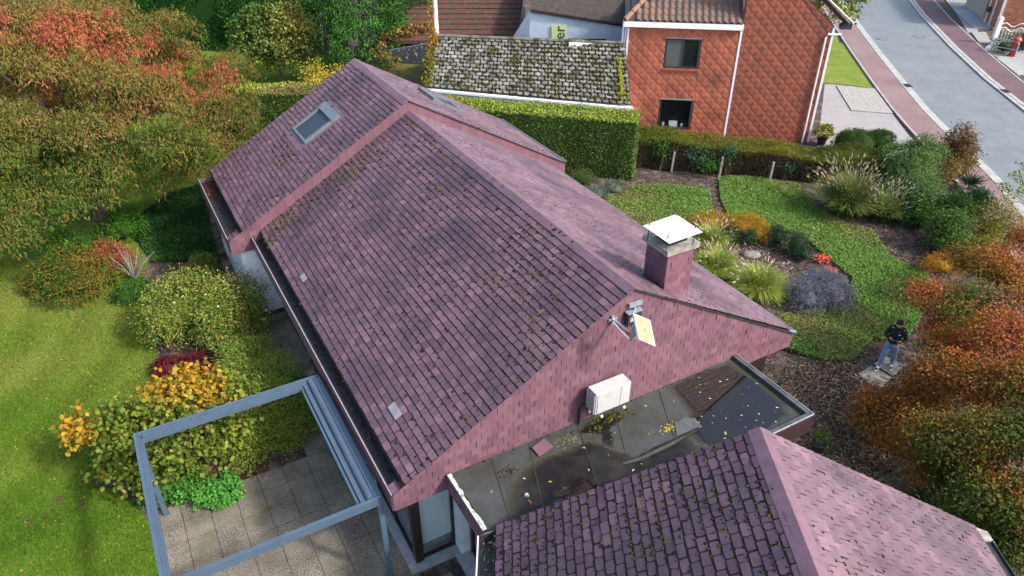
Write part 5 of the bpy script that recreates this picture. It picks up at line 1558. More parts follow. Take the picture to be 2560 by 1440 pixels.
# ---- brick house across the road
bh = thing('brick_house', I(37.5, 56, 0), 'orange brick house corner with white door trim across the road', 'house')
d_b = unit(np.array([-.45, 1.0])); n_b = np.array([d_b[1], -d_b[0]])
C0 = G(2480, 72)[:2]
def Bk(s, n, z): p = C0 + d_b * n + n_b * s; return I(p[0], p[1], z)
C0 = G(2482, 76)[:2]; fr_b = unit(np.array([1.0, -.25])); sd_b = unit(np.array([.25, 1.0]))
def Bk(s, n, z): p = C0 + fr_b * s + sd_b * n; return I(p[0], p[1], z)
mb = MB(); mb.box(Bk, 0, 9, .06, 8, 0, 5); mb.build('wall', M['mortar'], bh)
bricks = []
BRK = [(.36, .12, .06), (.32, .10, .05), (.40, .14, .07), (.28, .09, .05)]
FB = Field(Bk(.35, .055, .2), np.append(fr_b, 0), I(0, 0, 1), 'brick', BRK, th=.05, lip=.0)
FB.rows([(0, 0), (3.4, 0), (3.4, 3.0), (0, 3.0)], .23, .085, gap=.014, jit=.002, holes=())
for t in FB.tiles:
    t['e'] = .085; t['poly'] = [(p[0], min(p[1], t['tb'] + .072)) for p in t['poly']]
place_tiles([FB], 300, 'brick', 'bricks', M['old_brick'], bh)
FBs = Field(Bk(-.0, 3.0, .2), np.append(-sd_b, 0), I(0, 0, 1), 'brick2', BRK, th=.05, lip=.0)
FBs.rows([(0, 0), (2.95, 0), (2.95, 3.5), (0, 3.5)], .23, .085, gap=.014, jit=.002)
for t in FBs.tiles:
    t['e'] = .085; t['poly'] = [(p[0], min(p[1], t['tb'] + .072)) for p in t['poly']]
place_tiles([FBs], 0, 'brick', 'side_bricks', M['old_brick'], bh)
mb = MB(); mb.box(Bk, -.08, .02, 1.0, 1.12, 0, 2.6); mb.box(Bk, -.08, .02, 2.1, 2.22, 0, 2.6); mb.build('door_trim', M['white_paint'], bh)
mb = MB(); mb.tube([Bk(.12, -.02, .0), Bk(.12, -.02, 5)], .05, 8); mb.build('downpipe', M['white_paint'], bh)
mb = MB(); mb.box(Bk, -1.3, -.1, .2, 6, 0, .09); mb.build('step', M['stone_sill'], bh)
mb = MB(); mb.box(Bk, -.30, -.05, 1.7, 1.9, .9, 1.25); tag(mb.build('letter_box', M['pine_green']), 'dark green box beside the white door trim of brick house', 'letter box')
# gate post, curly fence and railing
c = G(2480, 112)
gp = thing('gate_post', c, 'white square gate post in front of brick house', 'post')
mb = MB(); mb.box(lambda x, y, z: c + I(x, y, z), -.13, .13, -.13, .13, 0, 1.75); mb.build('shaft', M['white_paint'], gp)
mb = MB(); mb.hexa([c + I(-.17, -.17, 1.75), c + I(.17, -.17, 1.75), c + I(.17, .17, 1.75), c + I(-.17, .17, 1.75), c + I(-.02, -.02, 1.9), c + I(.02, -.02, 1.9), c + I(.02, .02, 1.9), c + I(-.02, .02, 1.9)]); mb.build('cap', M['white_paint'], gp)
fe = thing('garden_fence', c + I(.2, 0, 0), 'white curly metal garden fence in front of brick house', 'fence')
for k in range(4):
    p0 = c + I(.15 + k * 1.0, .0 - k * .2, 0); p1 = c + I(1.13 + k * 1.0, -.2 - k * .2, 0)
    for zz, am in ((1.05, .14), (1.35, .12)):
        mb = MB(); mb.tube([p0 + (p1 - p0) * u_ + I(0, 0, zz + am * math.sin(u_ * 6.28)) for u_ in np.linspace(0, 1, 9)], .025, 5); mb.build('curl_rail', M['white_paint'], fe)
    for u_ in (.05, .25, .45, .65, .85):
        mb = MB(); q = p0 + (p1 - p0) * u_; mb.tube([q, q + I(0, 0, 1.05)], .018, 5); mb.build('bar', M['white_paint'], fe)
    mb = MB(); mb.tube([p0 + I(0, 0, .35), p1 + I(0, 0, .35)], .03, 5); mb.build('rail', M['white_paint'], fe)
c = G(2476, 132)
bk_ = thing('bike_rail', c, 'grey bent tube railing beside the far footpath', 'railing')
mb = MB(); mb.tube([c + I(0, 0, 0), c + I(0, 0, .85), c + I(.1, -.1, .95), c + I(.9, -.9, .95), c + I(1.0, -1.0, .85), c + I(1.0, -1.0, 0)], .05, 8); mb.build('tube', M['grey_metal'], bk_)
mb = MB(); mb.tube([c + I(0, 0, .45), c + I(1, -1, .45)], .04, 8); mb.build('crossbar', M['grey_metal'], bk_)
c = G(2529, 140)
hy = thing('post_box', c, 'red cylindrical post standing in the plants by the far footpath', 'post')
mb = MB(); mb.tube([c, c + I(0, 0, .1), c + I(0, 0, .12), c + I(0, 0, .95), c + I(0, 0, 1.0)], [.27, .27, .21, .21, .25], 14); mb.build('body', M['postbox'], hy)
mb = MB(); mb.tube([c + I(0, 0, 1.0), c + I(0, 0, 1.08), c + I(0, 0, 1.2), c + I(0, 0, 1.26)], [.27, .26, .17, .05], 14); mb.build('cap', M['postbox'], hy)
mb = MB(); mb.tube([c + I(0, 0, 1.26), c + I(0, 0, 1.36)], .05, 8); mb.build('finial', M['postbox'], hy)

# ================================================================== HEDGES
def hedge_box(name, label, p0, p1, width, h, n_leaf, leaf, aspect, pal_top, pal_side, m='leaf', cat='hedge', inset=.10, rough=.05, top_fn=None, taper=0.0, lowpal=None, group=None):
    """clipped hedge: solid twiggy body plus leaves over the top and the sides; p0,p1 front edge"""
    a, b = np.array(p0[:2]), np.array(p1[:2])
    L_ = np.linalg.norm(b - a); t = (b - a) / L_; nn = np.array([-t[1], t[0]])
    hh = (lambda s: h) if top_fn is None else top_fn
    T = lambda s, n, z: I(*(a + t * s + nn * n), z)
    th_ = thing(name, T(L_ / 2, width / 2, 0), label, cat, group)
    mb = MB()
    m_ = 24
    V, Fc = [], []
    for i in range(m_ + 1):
        s = L_ * i / m_; s = min(max(s, inset), L_ - inset)
        V += [T(s, inset, 0), T(s, inset + taper, hh(s) - inset), T(s, width - inset - taper, hh(s) - inset), T(s, width - inset, 0)]
    for i in range(m_):
        for k in range(3): Fc.append((4 * i + k, 4 * i + 4 + k, 4 * i + 5 + k, 4 * i + 1 + k))
    Fc += [(0, 1, 2, 3), (4 * m_ + 3, 4 * m_ + 2, 4 * m_ + 1, 4 * m_)]
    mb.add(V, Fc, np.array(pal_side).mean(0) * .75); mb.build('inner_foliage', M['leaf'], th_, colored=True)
    A = [L_ * width, L_ * h, L_ * h * .25, width * h, width * h]
    q = np.array(A) / sum(A); face = RNG.choice(5, n_leaf, p=q)
    u1, u2 = RNG.uniform(0, 1, n_leaf), RNG.uniform(0, 1, n_leaf)
    s = np.where(face < 3, u1 * L_, np.where(face == 3, 0, L_))
    hs = np.array([hh(x) for x in s])
    n = np.where(face == 0, u2 * width, np.where(face == 1, 0 + taper * u2, np.where(face == 2, width - taper * u2, u1 * width)))
    z = np.where(face == 0, hs, u2 * hs)
    P = np.array([T(x, y, w_) for x, y, w_ in zip(s, n, z)])
    O = np.where((face == 0)[:, None], I(0, 0, 1), np.where((face == 1)[:, None], np.append(-nn, .25), np.where((face == 2)[:, None], np.append(nn, .25), np.where((face == 3)[:, None], np.append(-t, .25), np.append(t, .25)))))
    d = RNG.uniform(-inset * 1.2, .02, n_leaf)[:, None] + (snoise(P, 2.4, 5) * rough)[:, None]
    P = P + O * d
    P[:, 2] = np.maximum(P[:, 2], .02)
    Nn = unit(O + RNG.normal(0, .55, P.shape)); Ax = unit(RNG.normal(0, 1, P.shape) + I(0, 0, -.2))
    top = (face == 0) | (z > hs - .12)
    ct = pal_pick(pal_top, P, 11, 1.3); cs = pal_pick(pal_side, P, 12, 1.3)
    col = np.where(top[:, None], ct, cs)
    if lowpal is not None:
        cl = pal_pick(lowpal, P, 14, 1.1); k = (z < hs * (.82 + .12 * snoise(P, 1.6, 9))) & (face > 0); col = np.where(k[:, None], cl, col)
    col = col * RNG.uniform(.7, 1.3, (n_leaf, 1))
    g_ = leaves(P, Nn, Ax, leaf * RNG.uniform(.7, 1.3, n_leaf), aspect, col)
    obj('foliage', g_[0], g_[1], M[m], th_, col=g_[2])
    return th_

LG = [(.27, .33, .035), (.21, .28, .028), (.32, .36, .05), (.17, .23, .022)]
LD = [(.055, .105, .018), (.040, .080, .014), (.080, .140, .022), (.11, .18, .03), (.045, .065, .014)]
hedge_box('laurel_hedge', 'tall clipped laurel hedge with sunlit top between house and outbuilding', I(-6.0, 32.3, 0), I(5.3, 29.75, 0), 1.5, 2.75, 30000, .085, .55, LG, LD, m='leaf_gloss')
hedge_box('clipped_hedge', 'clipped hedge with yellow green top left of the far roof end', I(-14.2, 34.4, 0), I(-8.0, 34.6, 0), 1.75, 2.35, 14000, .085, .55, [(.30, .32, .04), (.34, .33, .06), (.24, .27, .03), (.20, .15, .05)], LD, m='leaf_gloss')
CON = [(.040, .135, .022), (.030, .105, .02), (.058, .175, .028), (.09, .22, .038), (.024, .08, .018)]
hedge_box('conifer_hedge', 'very tall clipped conifer hedge behind the far lawn', I(-31, 53.5, 0), I(-13.5, 48.0, 0), 2.5, 6.8, 75000, .24, .45, CON, CON, rough=.22)
MOSSH = [(.12, .145, .018), (.09, .125, .02), (.15, .165, .018), (.18, .18, .026)]
BRN = [(.105, .078, .048), (.085, .062, .040), (.06, .045, .030), (.13, .10, .065), (.055, .075, .022)]
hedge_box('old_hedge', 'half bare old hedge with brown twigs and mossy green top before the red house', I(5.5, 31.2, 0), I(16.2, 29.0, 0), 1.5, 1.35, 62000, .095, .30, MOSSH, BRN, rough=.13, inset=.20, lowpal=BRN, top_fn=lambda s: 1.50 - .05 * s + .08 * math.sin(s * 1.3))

# climbers in the old hedge, each at a concrete post or between
def sprays(name, label, px, py, z, r, n, pal, leaf=.11, cat='climber', aspect=.45):
    p = G(px, py); p = I(p[0], p[1], 0)
    t = thing(name, p, label, cat)
    g_ = foliage([(p[0], p[1], z, r, .25, z * .8)], n, 9, leaf, aspect, pal, spread=.13, inner=.3, seed=int(px))
    obj('foliage', g_[0], g_[1], M['leaf'], t, col=g_[2])
    mb = MB()
    for k in range(4): mb.tube([p + I(random.uniform(-.1, .1), 0, 0), p + I(random.uniform(-r, r) * .6, .05, z * 1.2)], [.012, .006], 4)
    mb.build('stem', M['bark'], t)
BG = [(.055, .12, .06), (.04, .10, .05), (.08, .15, .08)]
GG = [(.055, .16, .022), (.04, .12, .018), (.09, .20, .03)]
sprays('climber', 'blue green leafy climber in the old hedge right of the first post', 1735, 433, .8, .55, 46, BG)
sprays('climber', 'bright green leafy climber in the old hedge between two posts', 1765, 445, .6, .5, 40, GG)
sprays('climber', 'blue green climber over the middle concrete post', 1815, 440, .95, .4, 30, BG)
sprays('climber', 'small green climber left of the first concrete post', 1650, 428, 1.0, .4, 22, GG)
sprays('climber', 'thin green shoots right of the last concrete post', 1960, 452, .6, .5, 20, BG)
for k, (b_, top, lb) in enumerate((((1678, 430), .97, 'leaning concrete fence post nearest the laurel hedge'), ((1797, 443), .96, 'concrete fence post half covered by climber, middle of three'), ((1922, 457), .98, 'concrete fence post nearest the big fountain grass'))):
    c = G(*b_); mb = MB(); mb.hexa([c + I(-.05, -.05, 0), c + I(.05, -.05, 0), c + I(.05, .05, 0), c + I(-.05, .05, 0), c + I(-.01, -.03, top), c + I(.08, -.03, top), c + I(.08, .06, top), c + I(-.01, .06, top)])
    o = mb.build('fence_post', M['concrete_post']); tag(o, lb, 'post', 'concrete fence posts along the old hedge')
    bv = o.modifiers.new('bevel', 'BEVEL'); bv.width = .012; bv.segments = 1

# ================================================================== TREES
# big autumn tree with long drooping leaves at the left
TB = I(-16.4, 26.2, 0)
tree = thing('autumn_tree', TB, 'large spreading autumn tree with drooping olive, orange and red leaves on the lawn', 'tree')
mb = MB()
mb.tube([TB, TB + I(.05, .1, .8), TB + I(.2, .3, 1.6), TB + I(.1, .8, 2.6)], [.30, .23, .20, .17], 10)
dome_c = I(-17.4, 28.0, 2.2); dome_r = I(7.0, 7.2, 5.6)
tb_blobs = []
r_ = random.Random(4)
for k in range(74):
    for _ in range(30):
        th_ = r_.uniform(0, 2 * math.pi); ph = math.acos(r_.uniform(-.02, 1))
        d = np.array([math.sin(ph) * math.cos(th_), math.sin(ph) * math.sin(th_), math.cos(ph)])
        c = dome_c + d * dome_r * r_.uniform(.80, .97)
        if d[0] > .35 and d[1] < -.6 and d[2] < .35: continue          # open lower flank towards the house path
        if np.linalg.norm(c - (dome_c + I(-.2, -3.4, 3.0))) < .9: continue   # hollow with the bare limb
        if all(np.linalg.norm(c - np.array(q[:3])) > 1.15 for q in tb_blobs): break
    rr = r_.uniform(.85, 1.3)
    tb_blobs.append((c[0], c[1], c[2], rr, rr, rr * .68))
for (x_, y_, z_, r0_) in ((60, 430, 3.4, 1.3), (180, 430, 3.3, 1.2), (290, 440, 3.0, 1.1), (380, 400, 2.9, 1.1), (20, 520, 2.6, 1.3), (140, 520, 2.5, 1.2), (20, 600, 1.9, 1.1), (-60, 580, 2.2, 1.5), (-40, 470, 3.2, 1.5), (440, 370, 3.0, 1.1), (520, 360, 2.9, 1.0), (580, 340, 2.8, .9), (460, 430, 2.2, .7), (370, 470, 1.9, .6), (330, 400, 3.3, 1.1), (560, 280, 3.6, 1.1), (230, 380, 3.9, 1.2), (80, 350, 4.5, 1.3), (-20, 380, 4.2, 1.4), (100, 180, 5.5, 1.2), (200, 250, 4.7, 1.1), (60, 255, 5.0, 1.2), (320, 275, 4.5, 1.1), (420, 255, 4.3, 1.1), (150, 110, 6.3, 1.3), (20, 120, 6.3, 1.4), (260, 180, 5.6, 1.1), (10, 300, 4.6, 1.2), (230, 500, 2.3, .8)):
    p_ = G(x_, y_, z_); tb_blobs.append((p_[0], p_[1], p_[2], r0_, r0_, r0_ * .65))
for q in tb_blobs[::2]:
    top = np.array(q[:3]) - I(0, 0, .15); foot = TB + I(.1, .6, r_.uniform(1.5, 2.6))
    m1 = foot + (top - foot) * .4 + I(0, 0, .7); m2 = foot + (top - foot) * .75 + I(0, 0, .55)
    mb.tube([foot, m1, m2, top], [.10, .07, .045, .015], 6)
mb.build('trunk', M['bark'], tree)
OLV = [(.092, .108, .022), (.13, .128, .027), (.168, .142, .033), (.205, .152, .040), (.23, .156, .048), (.125, .135, .028)]
GRN = [(.058, .108, .018), (.075, .122, .02), (.098, .135, .024), (.135, .142, .028), (.175, .148, .034)]
REDC = np.array([[.40, .115, .060], [.36, .090, .060], [.42, .145, .065], [.34, .13, .05], [.28, .14, .05]])
rc1, rc2 = dome_c + I(2.5, -1.6, 4.1), dome_c + I(4.6, .2, 3.0)
def autumn(C, base):
    near = (C[:, 1] < dome_c[1] - 2.6 + .5 * snoise(C, .8, 3)) & (C[:, 2] < 4.6)
    gcol = np.array(GRN)[RNG.integers(0, len(GRN), len(C))]
    out = np.where(near[:, None], gcol, base)
    d = np.minimum(np.linalg.norm((C - rc1) / np.array([2.9, 2.0, 1.8]), axis=1), np.linalg.norm((C - rc2) / np.array([1.8, 2.4, 1.7]), axis=1))
    red = d + .42 * snoise(C, 1.5, 21) + RNG.normal(0, .16, len(C)) < .82
    rcol = REDC[RNG.integers(0, len(REDC), len(C))]
    return np.where(red[:, None], rcol, out)
g_ = foliage(tb_blobs, 11500, 14, .175, .27, OLV, seed=31, spread=.13, droop=.62, up=.6, lump=.26, colfn=autumn, lowcut=-.3, inner=.7, pf=.6, jitter=.3)
obj('crown', g_[0], g_[1], M['leaf'], tree, col=g_[2])
# bare silvery twigs showing in the hollow
mb = MB()
bt = dome_c + I(.6, -3.4, 2.0)
for k in range(26):
    e = bt + I(random.uniform(-1.5, 1.6), random.uniform(-1.2, .8), random.uniform(.5, 1.3))
    m1 = bt + (e - bt) * .55 + I(0, 0, .25)
    mb.tube([bt + I(0, .4, -.5), m1, e], [.03, .016, .005], 4)
    for _ in range(2): mb.tube([m1, m1 + (e - bt) * .4 + I(random.uniform(-.4, .4), random.uniform(-.3, .3), random.uniform(-.1, .2))], [.01, .004], 4)
mb.tube([TB + I(.1, .5, 1.8), bt + I(.2, .3, -.7), bt + I(0, .4, -.4)], [.16, .11, .05], 8)
mb.build('bare_twigs', M['bark_pale'], tree)

# maple on the far lawn
mp0 = G(705, 205)
def tree_simple(name, label, base, blobs, n, per, leaf, aspect, pal, trunk_r=.12, m='leaf', **kw):
    t = thing(name, base, label, 'tree')
    g_ = foliage(blobs, n, per, leaf, aspect, pal, **kw)
    obj('crown', g_[0], g_[1], M[m], t, col=g_[2])
    mb = MB(); base = np.array(base, float)
    zc = np.mean([b[2] for b in blobs])
    mb.tube([base, base + I(.03, .02, zc * .45), base + I(.05, 0, zc * .8)], [trunk_r, trunk_r * .75, trunk_r * .5], 8)
    for b in blobs:
        top = I(b[0], b[1], b[2]); ft = base + I(0, 0, zc * random.uniform(.4, .75))
        mb.tube([ft, (ft + top) / 2 + I(0, 0, .1), top], [trunk_r * .45, trunk_r * .3, .012], 6)
    mb.build('trunk', M['bark'], t)
    return t
mb_ = [(mp0[0] + dx, mp0[1] + dy, z, r, r, r * .8) for dx, dy, z, r in ((0, 0, 2.5, 1.35), (-1.3, -.1, 2.3, 1.05), (1.25, .1, 2.3, 1.1), (-.6, .1, 3.3, .9), (.7, -.1, 3.4, .9), (-1.7, .2, 3.0, .7), (1.7, 0, 3.1, .7), (0, 0, 4.0, .55), (-1.0, 0, 3.9, .4), (1.2, .1, 4.1, .4), (.4, 0, 1.5, 1.1), (-.9, 0, 1.5, .9), (1.3, 0, 1.5, .8))]
tree_simple('maple_tree', 'bushy green and yellow maple on the far lawn before the conifers', mp0, mb_, 2100, 9, .17, .85, [(.09, .15, .03), (.115, .175, .036), (.155, .195, .045), (.20, .21, .05), (.095, .13, .04), (.28, .27, .06)], seed=41, spread=.20, jitter=.6, lump=.32)
# conifers behind the house
cc = I(-8.6, 42.8, 0)
tree_simple('conifer_tree', 'broad dark green conifer rising behind the far ridge', cc, [(-8.6, 42.8, 2.0, 2.7, 2.3, 2.6), (-8.3, 43, 4.2, 2.4, 2.0, 2.2), (-9.4, 43.2, 5.4, 1.6, 1.6, 1.8), (-7.4, 43.4, 5.6, 1.5, 1.5, 1.7), (-8.3, 43, 6.8, 1.3, 1.3, 1.6), (-6.9, 42.4, 2.4, 1.3, 1.3, 2.0)], 2600, 9, .24, .28, CON, trunk_r=.2, seed=43, spread=.18, droop=.5, lump=.2)
cc = I(-5.2, 46.5, 0)
tree_simple('conifer_tree', 'fine needled green conifer beside the dark red workshop roof', cc, [(-6.6, 44.5, 3.6, 1.6, 1.6, 2.4), (-5.4, 44.8, 4.6, 1.5, 1.4, 1.6), (-4.5, 45.3, 5.4, 1.2, 1.2, 1.2)], 900, 9, .24, .2, [(.045, .11, .028), (.03, .08, .022), (.07, .14, .04)], trunk_r=.16, seed=44, spread=.2, droop=.4)
cc = I(-12.2, 49.5, 0)
tree_simple('conifer_tree', 'bright green conifer joining the tall hedge behind the maple', cc, [(-12.4, 49.5, 2.5, 1.9, 1.5, 2.6), (-12.2, 49.6, 5.0, 1.7, 1.4, 2.4), (-12.0, 49.6, 6.8, 1.1, 1.1, 1.6)], 1000, 9, .24, .3, CON[1:], trunk_r=.16, seed=45, spread=.18, droop=.5)
# street tree by the road, behind the red house gutter
cs = G(2145, 75) ; cs = I(20.0, 50.5, 0)
tree_simple('street_tree', 'round yellow green tree beside the road behind the red house', cs, [(20.0, 50.2, 3.6, 2.6, 2.4, 2.6), (19.2, 49.6, 4.6, 1.6, 1.6, 1.6), (21.2, 50, 4.4, 1.7, 1.6, 1.8), (20.2, 50, 5.6, 1.7, 1.5, 1.4)], 1500, 9, .20, .6, [(.20, .22, .02), (.13, .165, .018), (.26, .26, .03), (.08, .11, .015)], m='leaf_gloss', trunk_r=.18, seed=46, spread=.18)
# shrub tops beyond the workshop
shrub('garden_shrub', 'green shrub top showing beyond the workshop roof', 'shrub', [(6.4, 52.5, 2.0, 2.6, 1.5, 2.6)], 420, 8, .2, .5, [(.08, .17, .02), (.13, .22, .03), (.05, .11, .015)], seed=47)

# Japanese maple in the lower right
ac0 = G(2560, 1060)
ab = [bpx(2340, 745, 2.3, .75, .7, .4), bpx(2345, 830, 2.0, .5, .5, .3), bpx(2300, 975, 1.25, .45, .45, .24), bpx(2185, 1015, .95, .5, .5, .25), bpx(2160, 1050, .8, .38, .4, .2), bpx(2420, 650, 2.5, .6, .6, .3), bpx(2235, 1010, .9, .50, .5, .26), bpx(2330, 955, 1.5, .60, .6, .34), bpx(2380, 880, 2.1, .75, .7, .44), bpx(2310, 1040, 1.2, .75, .7, .36), bpx(2420, 780, 2.5, .95, .85, .50), bpx(2500, 690, 2.7, .95, .8, .45), bpx(2420, 960, 2.4, 1.05, .9, .5),
      bpx(2520, 850, 3.0, 1.1, 1.0, .55), bpx(2380, 1120, 1.8, .95, .9, .45), bpx(2500, 1080, 2.4, 1.1, 1.0, .5), bpx(2590, 980, 3.0, 1.1, 1.0, .55), bpx(2470, 1220, 1.7, .95, .9, .45), bpx(2330, 1165, 1.1, .65, .7, .36), bpx(2570, 1260, 2.0, 1.0, .9, .45), bpx(2620, 760, 3.0, 1.1, 1.0, .5), bpx(2680, 1100, 2.7, 1.1, 1.0, .5),
      bpx(2440, 1330, 1.2, .7, .7, .38), bpx(2560, 1390, 1.4, .8, .8, .4), bpx(2560, 600, 2.4, .8, .7, .4), bpx(2470, 640, 2.2, .55, .5, .3), bpx(2210, 1085, .8, .5, .5, .28), bpx(2640, 640, 2.6, .9, .8, .45)]
ACER = [(.075, .095, .016), (.12, .11, .018), (.18, .11, .02), (.25, .11, .022), (.32, .115, .024), (.36, .135, .026), (.30, .085, .033)]
def acer_col(C, base):
    gi = (np.abs(snoise(C, 1.1, 77)) > .8) & (C[:, 2] < 2.4)
    gcol = np.array([(.055, .085, .016), (.075, .10, .018), (.10, .105, .02)])[RNG.integers(0, 3, len(C))]
    out = np.where(gi[:, None], gcol, base)
    hot = np.linalg.norm((C - G(2430, 850, 2.6)) / np.array([1.3, 1.6, .8]), axis=1) + .4 * snoise(C, 1.9, 5) < .65
    return np.where(hot[:, None], np.array([[.50, .15, .03], [.46, .12, .03], [.42, .13, .035]])[RNG.integers(0, 3, len(C))], out)
tree_simple('japanese_maple', 'Japanese maple with red, orange and green autumn leaves beside the person', ac0, ab, 7600, 13, .078, .62, ACER, trunk_r=.10, seed=51, spread=.15, jitter=.4, up=.9, droop=.3, colfn=acer_col, lump=.42, inner=.35, pf=1.3, lowcut=-.3)
ac1 = G(2480, 1010)
# slim sapling at the right edge beside the road
sp0 = G(2600, 640)
sb_ = [bpx(2500, 470, 2.3, .30, .3, .15), bpx(2545, 445, 2.6, .35, .3, .16), bpx(2520, 500, 2.1, .25, .3, .14), bpx(2470, 445, 2.2, .14, .14, .08), bpx(2485, 515, 1.7, .3, .3, .15), bpx(2540, 540, 1.6, .3, .3, .15), bpx(2560, 480, 2.4, .3, .3, .15), bpx(2590, 420, 2.8, .4, .4, .2)]
tree_simple('sapling', 'slender sapling with sparse yellow green leaves at the edge of the road', sp0, sb_, 90, 7, .12, .5, [(.20, .24, .03), (.13, .18, .025), (.28, .26, .04)], trunk_r=.03, seed=52, spread=.10)

# ================================================================== SHRUBS AND BEDS, lawn side
shrub('clipped_mound', 'low clipped evergreen mound with bronze lower side on the lawn edge', 'shrub', [fit(62, 300, 640, 762, .95, lift=.35), fit(110, 260, 610, 700, 1.1)], 1300, 11, .095, .45, [(.10, .155, .018), (.08, .135, .016), (.15, .145, .02), (.20, .125, .026), (.06, .105, .014)], seed=61, spread=.09)
shrub('evergreen_shrub', 'leafy dark green shrub under the autumn tree beside the clipped mound', 'shrub', [fit(120, 260, 575, 690, 1.2), fit(230, 370, 520, 620, .9)], 420, 10, .11, .5, [(.05, .13, .014), (.035, .09, .012), (.075, .17, .018)], seed=62, spread=.11)
shrub('nandina_shrub', 'rounded shrub with orange and crimson leaves beside bare twigs', 'shrub', [fit(215, 330, 600, 712, 1.05)], 330, 10, .085, .45, [(.24, .13, .04), (.30, .11, .045), (.26, .05, .035), (.18, .14, .03), (.34, .15, .06)], seed=63, spread=.09)
tw = thing('bare_shrub', G(338, 700), 'small leafless shrub with pale twigs next to the crimson shrub', 'shrub')
mb = MB(); b0 = G(338, 700)
for k in range(30):
    e = b0 + I(random.uniform(-.75, .75), random.uniform(-.5, .6), random.uniform(.7, 1.25)); mb.tube([b0, b0 + (e - b0) * .5 + I(0, 0, .1), e], [.018, .011, .004], 4)
mb.build('twigs', M['bark_pale'], tw)
shrub('path_shrub', 'small feathery green shrub by the slab path', 'shrub', [fit(460, 556, 635, 705, 1.0)], 200, 10, .10, .28, [(.13, .18, .025), (.20, .20, .035), (.09, .13, .02), (.26, .17, .05)], seed=64, spread=.1, droop=.4)
shrub('flowering_shrub', 'large mixed green shrub with a few white flowers beside the slab path', 'shrub', [fit(362, 520, 700, 880, 1.7), fit(480, 662, 690, 880, 1.8), fit(400, 600, 690, 800, 1.9), fit(520, 664, 740, 900, 1.3)], 1500, 11, .105, .42, [(.15, .225, .03), (.11, .175, .025), (.22, .26, .045), (.27, .24, .06), (.075, .115, .02), (.19, .14, .045)], seed=65, spread=.12, droop=.35)
fl = RNG.uniform(0, 1, (34, 1)); PF, _ = crown_points([fit(362, 664, 680, 900, 1.85)], 34, 3, inner=.95)
g_ = leaves(PF, np.tile(I(0, -.3, 1), (len(PF), 1)), RNG.normal(0, 1, PF.shape), RNG.uniform(.045, .075, len(PF)), .9, np.tile((.75, .74, .68), (len(PF), 1)))
tag(obj('white_blossoms', g_[0], g_[1], M['leaf'], col=g_[2], kind='stuff'), 'scattered white blossoms over the large mixed shrub', 'flowers')
shrub('sedum_clump', 'dark crimson sedum flower heads behind the yellow magnolia', 'plant', [fit(372, 480, 885, 955, .6), fit(440, 545, 880, 950, .65)], 260, 10, .06, .8, [(.12, .012, .018), (.09, .010, .015), (.16, .02, .03), (.20, .05, .05)], seed=66, spread=.05, up=.9)
UPG = [(.17, .25, .040), (.22, .29, .05), (.12, .18, .03), (.27, .30, .06)]
shrub('upright_shrub', 'loose upright green shrub between magnolia and slab path', 'shrub', [fit(548, 690, 835, 1000, 1.2), fit(620, 740, 880, 1040, 1.2)], 1200, 10, .085, .35, UPG, seed=67, spread=.11, droop=.1)
shrub('bronze_shrub', 'dense green shrub with bronze skirt seen through the pergola frame', 'shrub', [fit(560, 700, 1010, 1175, .95), fit(660, 800, 985, 1130, .95), fit(600, 760, 950, 1080, 1.2)], 1500, 11, .085, .38, [(.16, .25, .034), (.21, .28, .04), (.13, .20, .03), (.24, .19, .04), (.27, .155, .038)], seed=68, spread=.10)
MAG = [(.17, .20, .022), (.24, .23, .026), (.34, .28, .03), (.46, .30, .03), (.52, .27, .03)]
mg0 = G(420, 1190)
mgb = [bpx(210, 1075, 1.3, .55, .5, .35), bpx(300, 1050, 1.6, .6, .55, .4), bpx(330, 1110, 1.1, .7, .6, .5), bpx(400, 1010, 1.8, .6, .55, .4), bpx(470, 970, 2.0, .6, .55, .4), bpx(540, 970, 1.8, .5, .5, .35), bpx(450, 1060, 1.6, .7, .6, .45), bpx(500, 1120, 1.0, .75, .6, .5), bpx(300, 1165, .7, .5, .45, .4), bpx(420, 1150, 1.1, .6, .5, .45), bpx(570, 1060, 1.3, .5, .5, .4), bpx(360, 1180, .6, .5, .4, .4)]
def mag_col(C, base):
    hot = (np.linalg.norm((C - G(470, 960, 2.0)) / np.array([1.0, .8, .8]), axis=1) < .95 + .25 * snoise(C, 2, 3)) | (np.linalg.norm((C - G(230, 1070, 1.4)) / np.array([.9, .6, .6]), axis=1) < .8 + .3 * snoise(C, 2, 4))
    h = np.array([(.42, .24, .02), (.38, .19, .018), (.36, .26, .028), (.27, .21, .025)])[RNG.integers(0, 4, len(C))]
    g2 = np.array([(.115, .165, .02), (.155, .195, .026), (.085, .13, .018), (.205, .22, .032)])[RNG.integers(0, 4, len(C))]
    return np.where(hot[:, None], h, g2)
tree_simple('magnolia_bush', 'low magnolia with big rounded yellow and lime leaves beside the pergola', mg0, mgb, 1000, 7, .125, .78, MAG, trunk_r=.045, seed=69, spread=.17, colfn=mag_col, inner=.5, rnd=True)
shrub('geranium_patch', 'bright green geranium cushion spilling onto the patio', 'plant', [fit(460, 600, 1190, 1278, .40), fit(395, 500, 1170, 1250, .5), fit(545, 600, 1180, 1230, .3)], 420, 9, .085, .8, [(.06, .22, .035), (.05, .18, .03), (.09, .27, .045)], seed=70, spread=.06, up=.9)
shrub('geranium_patch', 'small green cushion plant at the lawn side of the pergola post', 'plant', [fit(345, 400, 1190, 1275, .4)], 120, 9, .085, .8, [(.05, .15, .03), (.04, .11, .022)], seed=71, spread=.06, up=.9)
shrub('edging_plant', 'low green edging plants between mound and flowering shrub', 'plant', [fit(265, 400, 705, 768, .4), fit(300, 380, 690, 740, .4)], 300, 9, .075, .6, [(.055, .135, .02), (.04, .10, .016), (.08, .17, .025)], seed=72, spread=.07, up=.7)
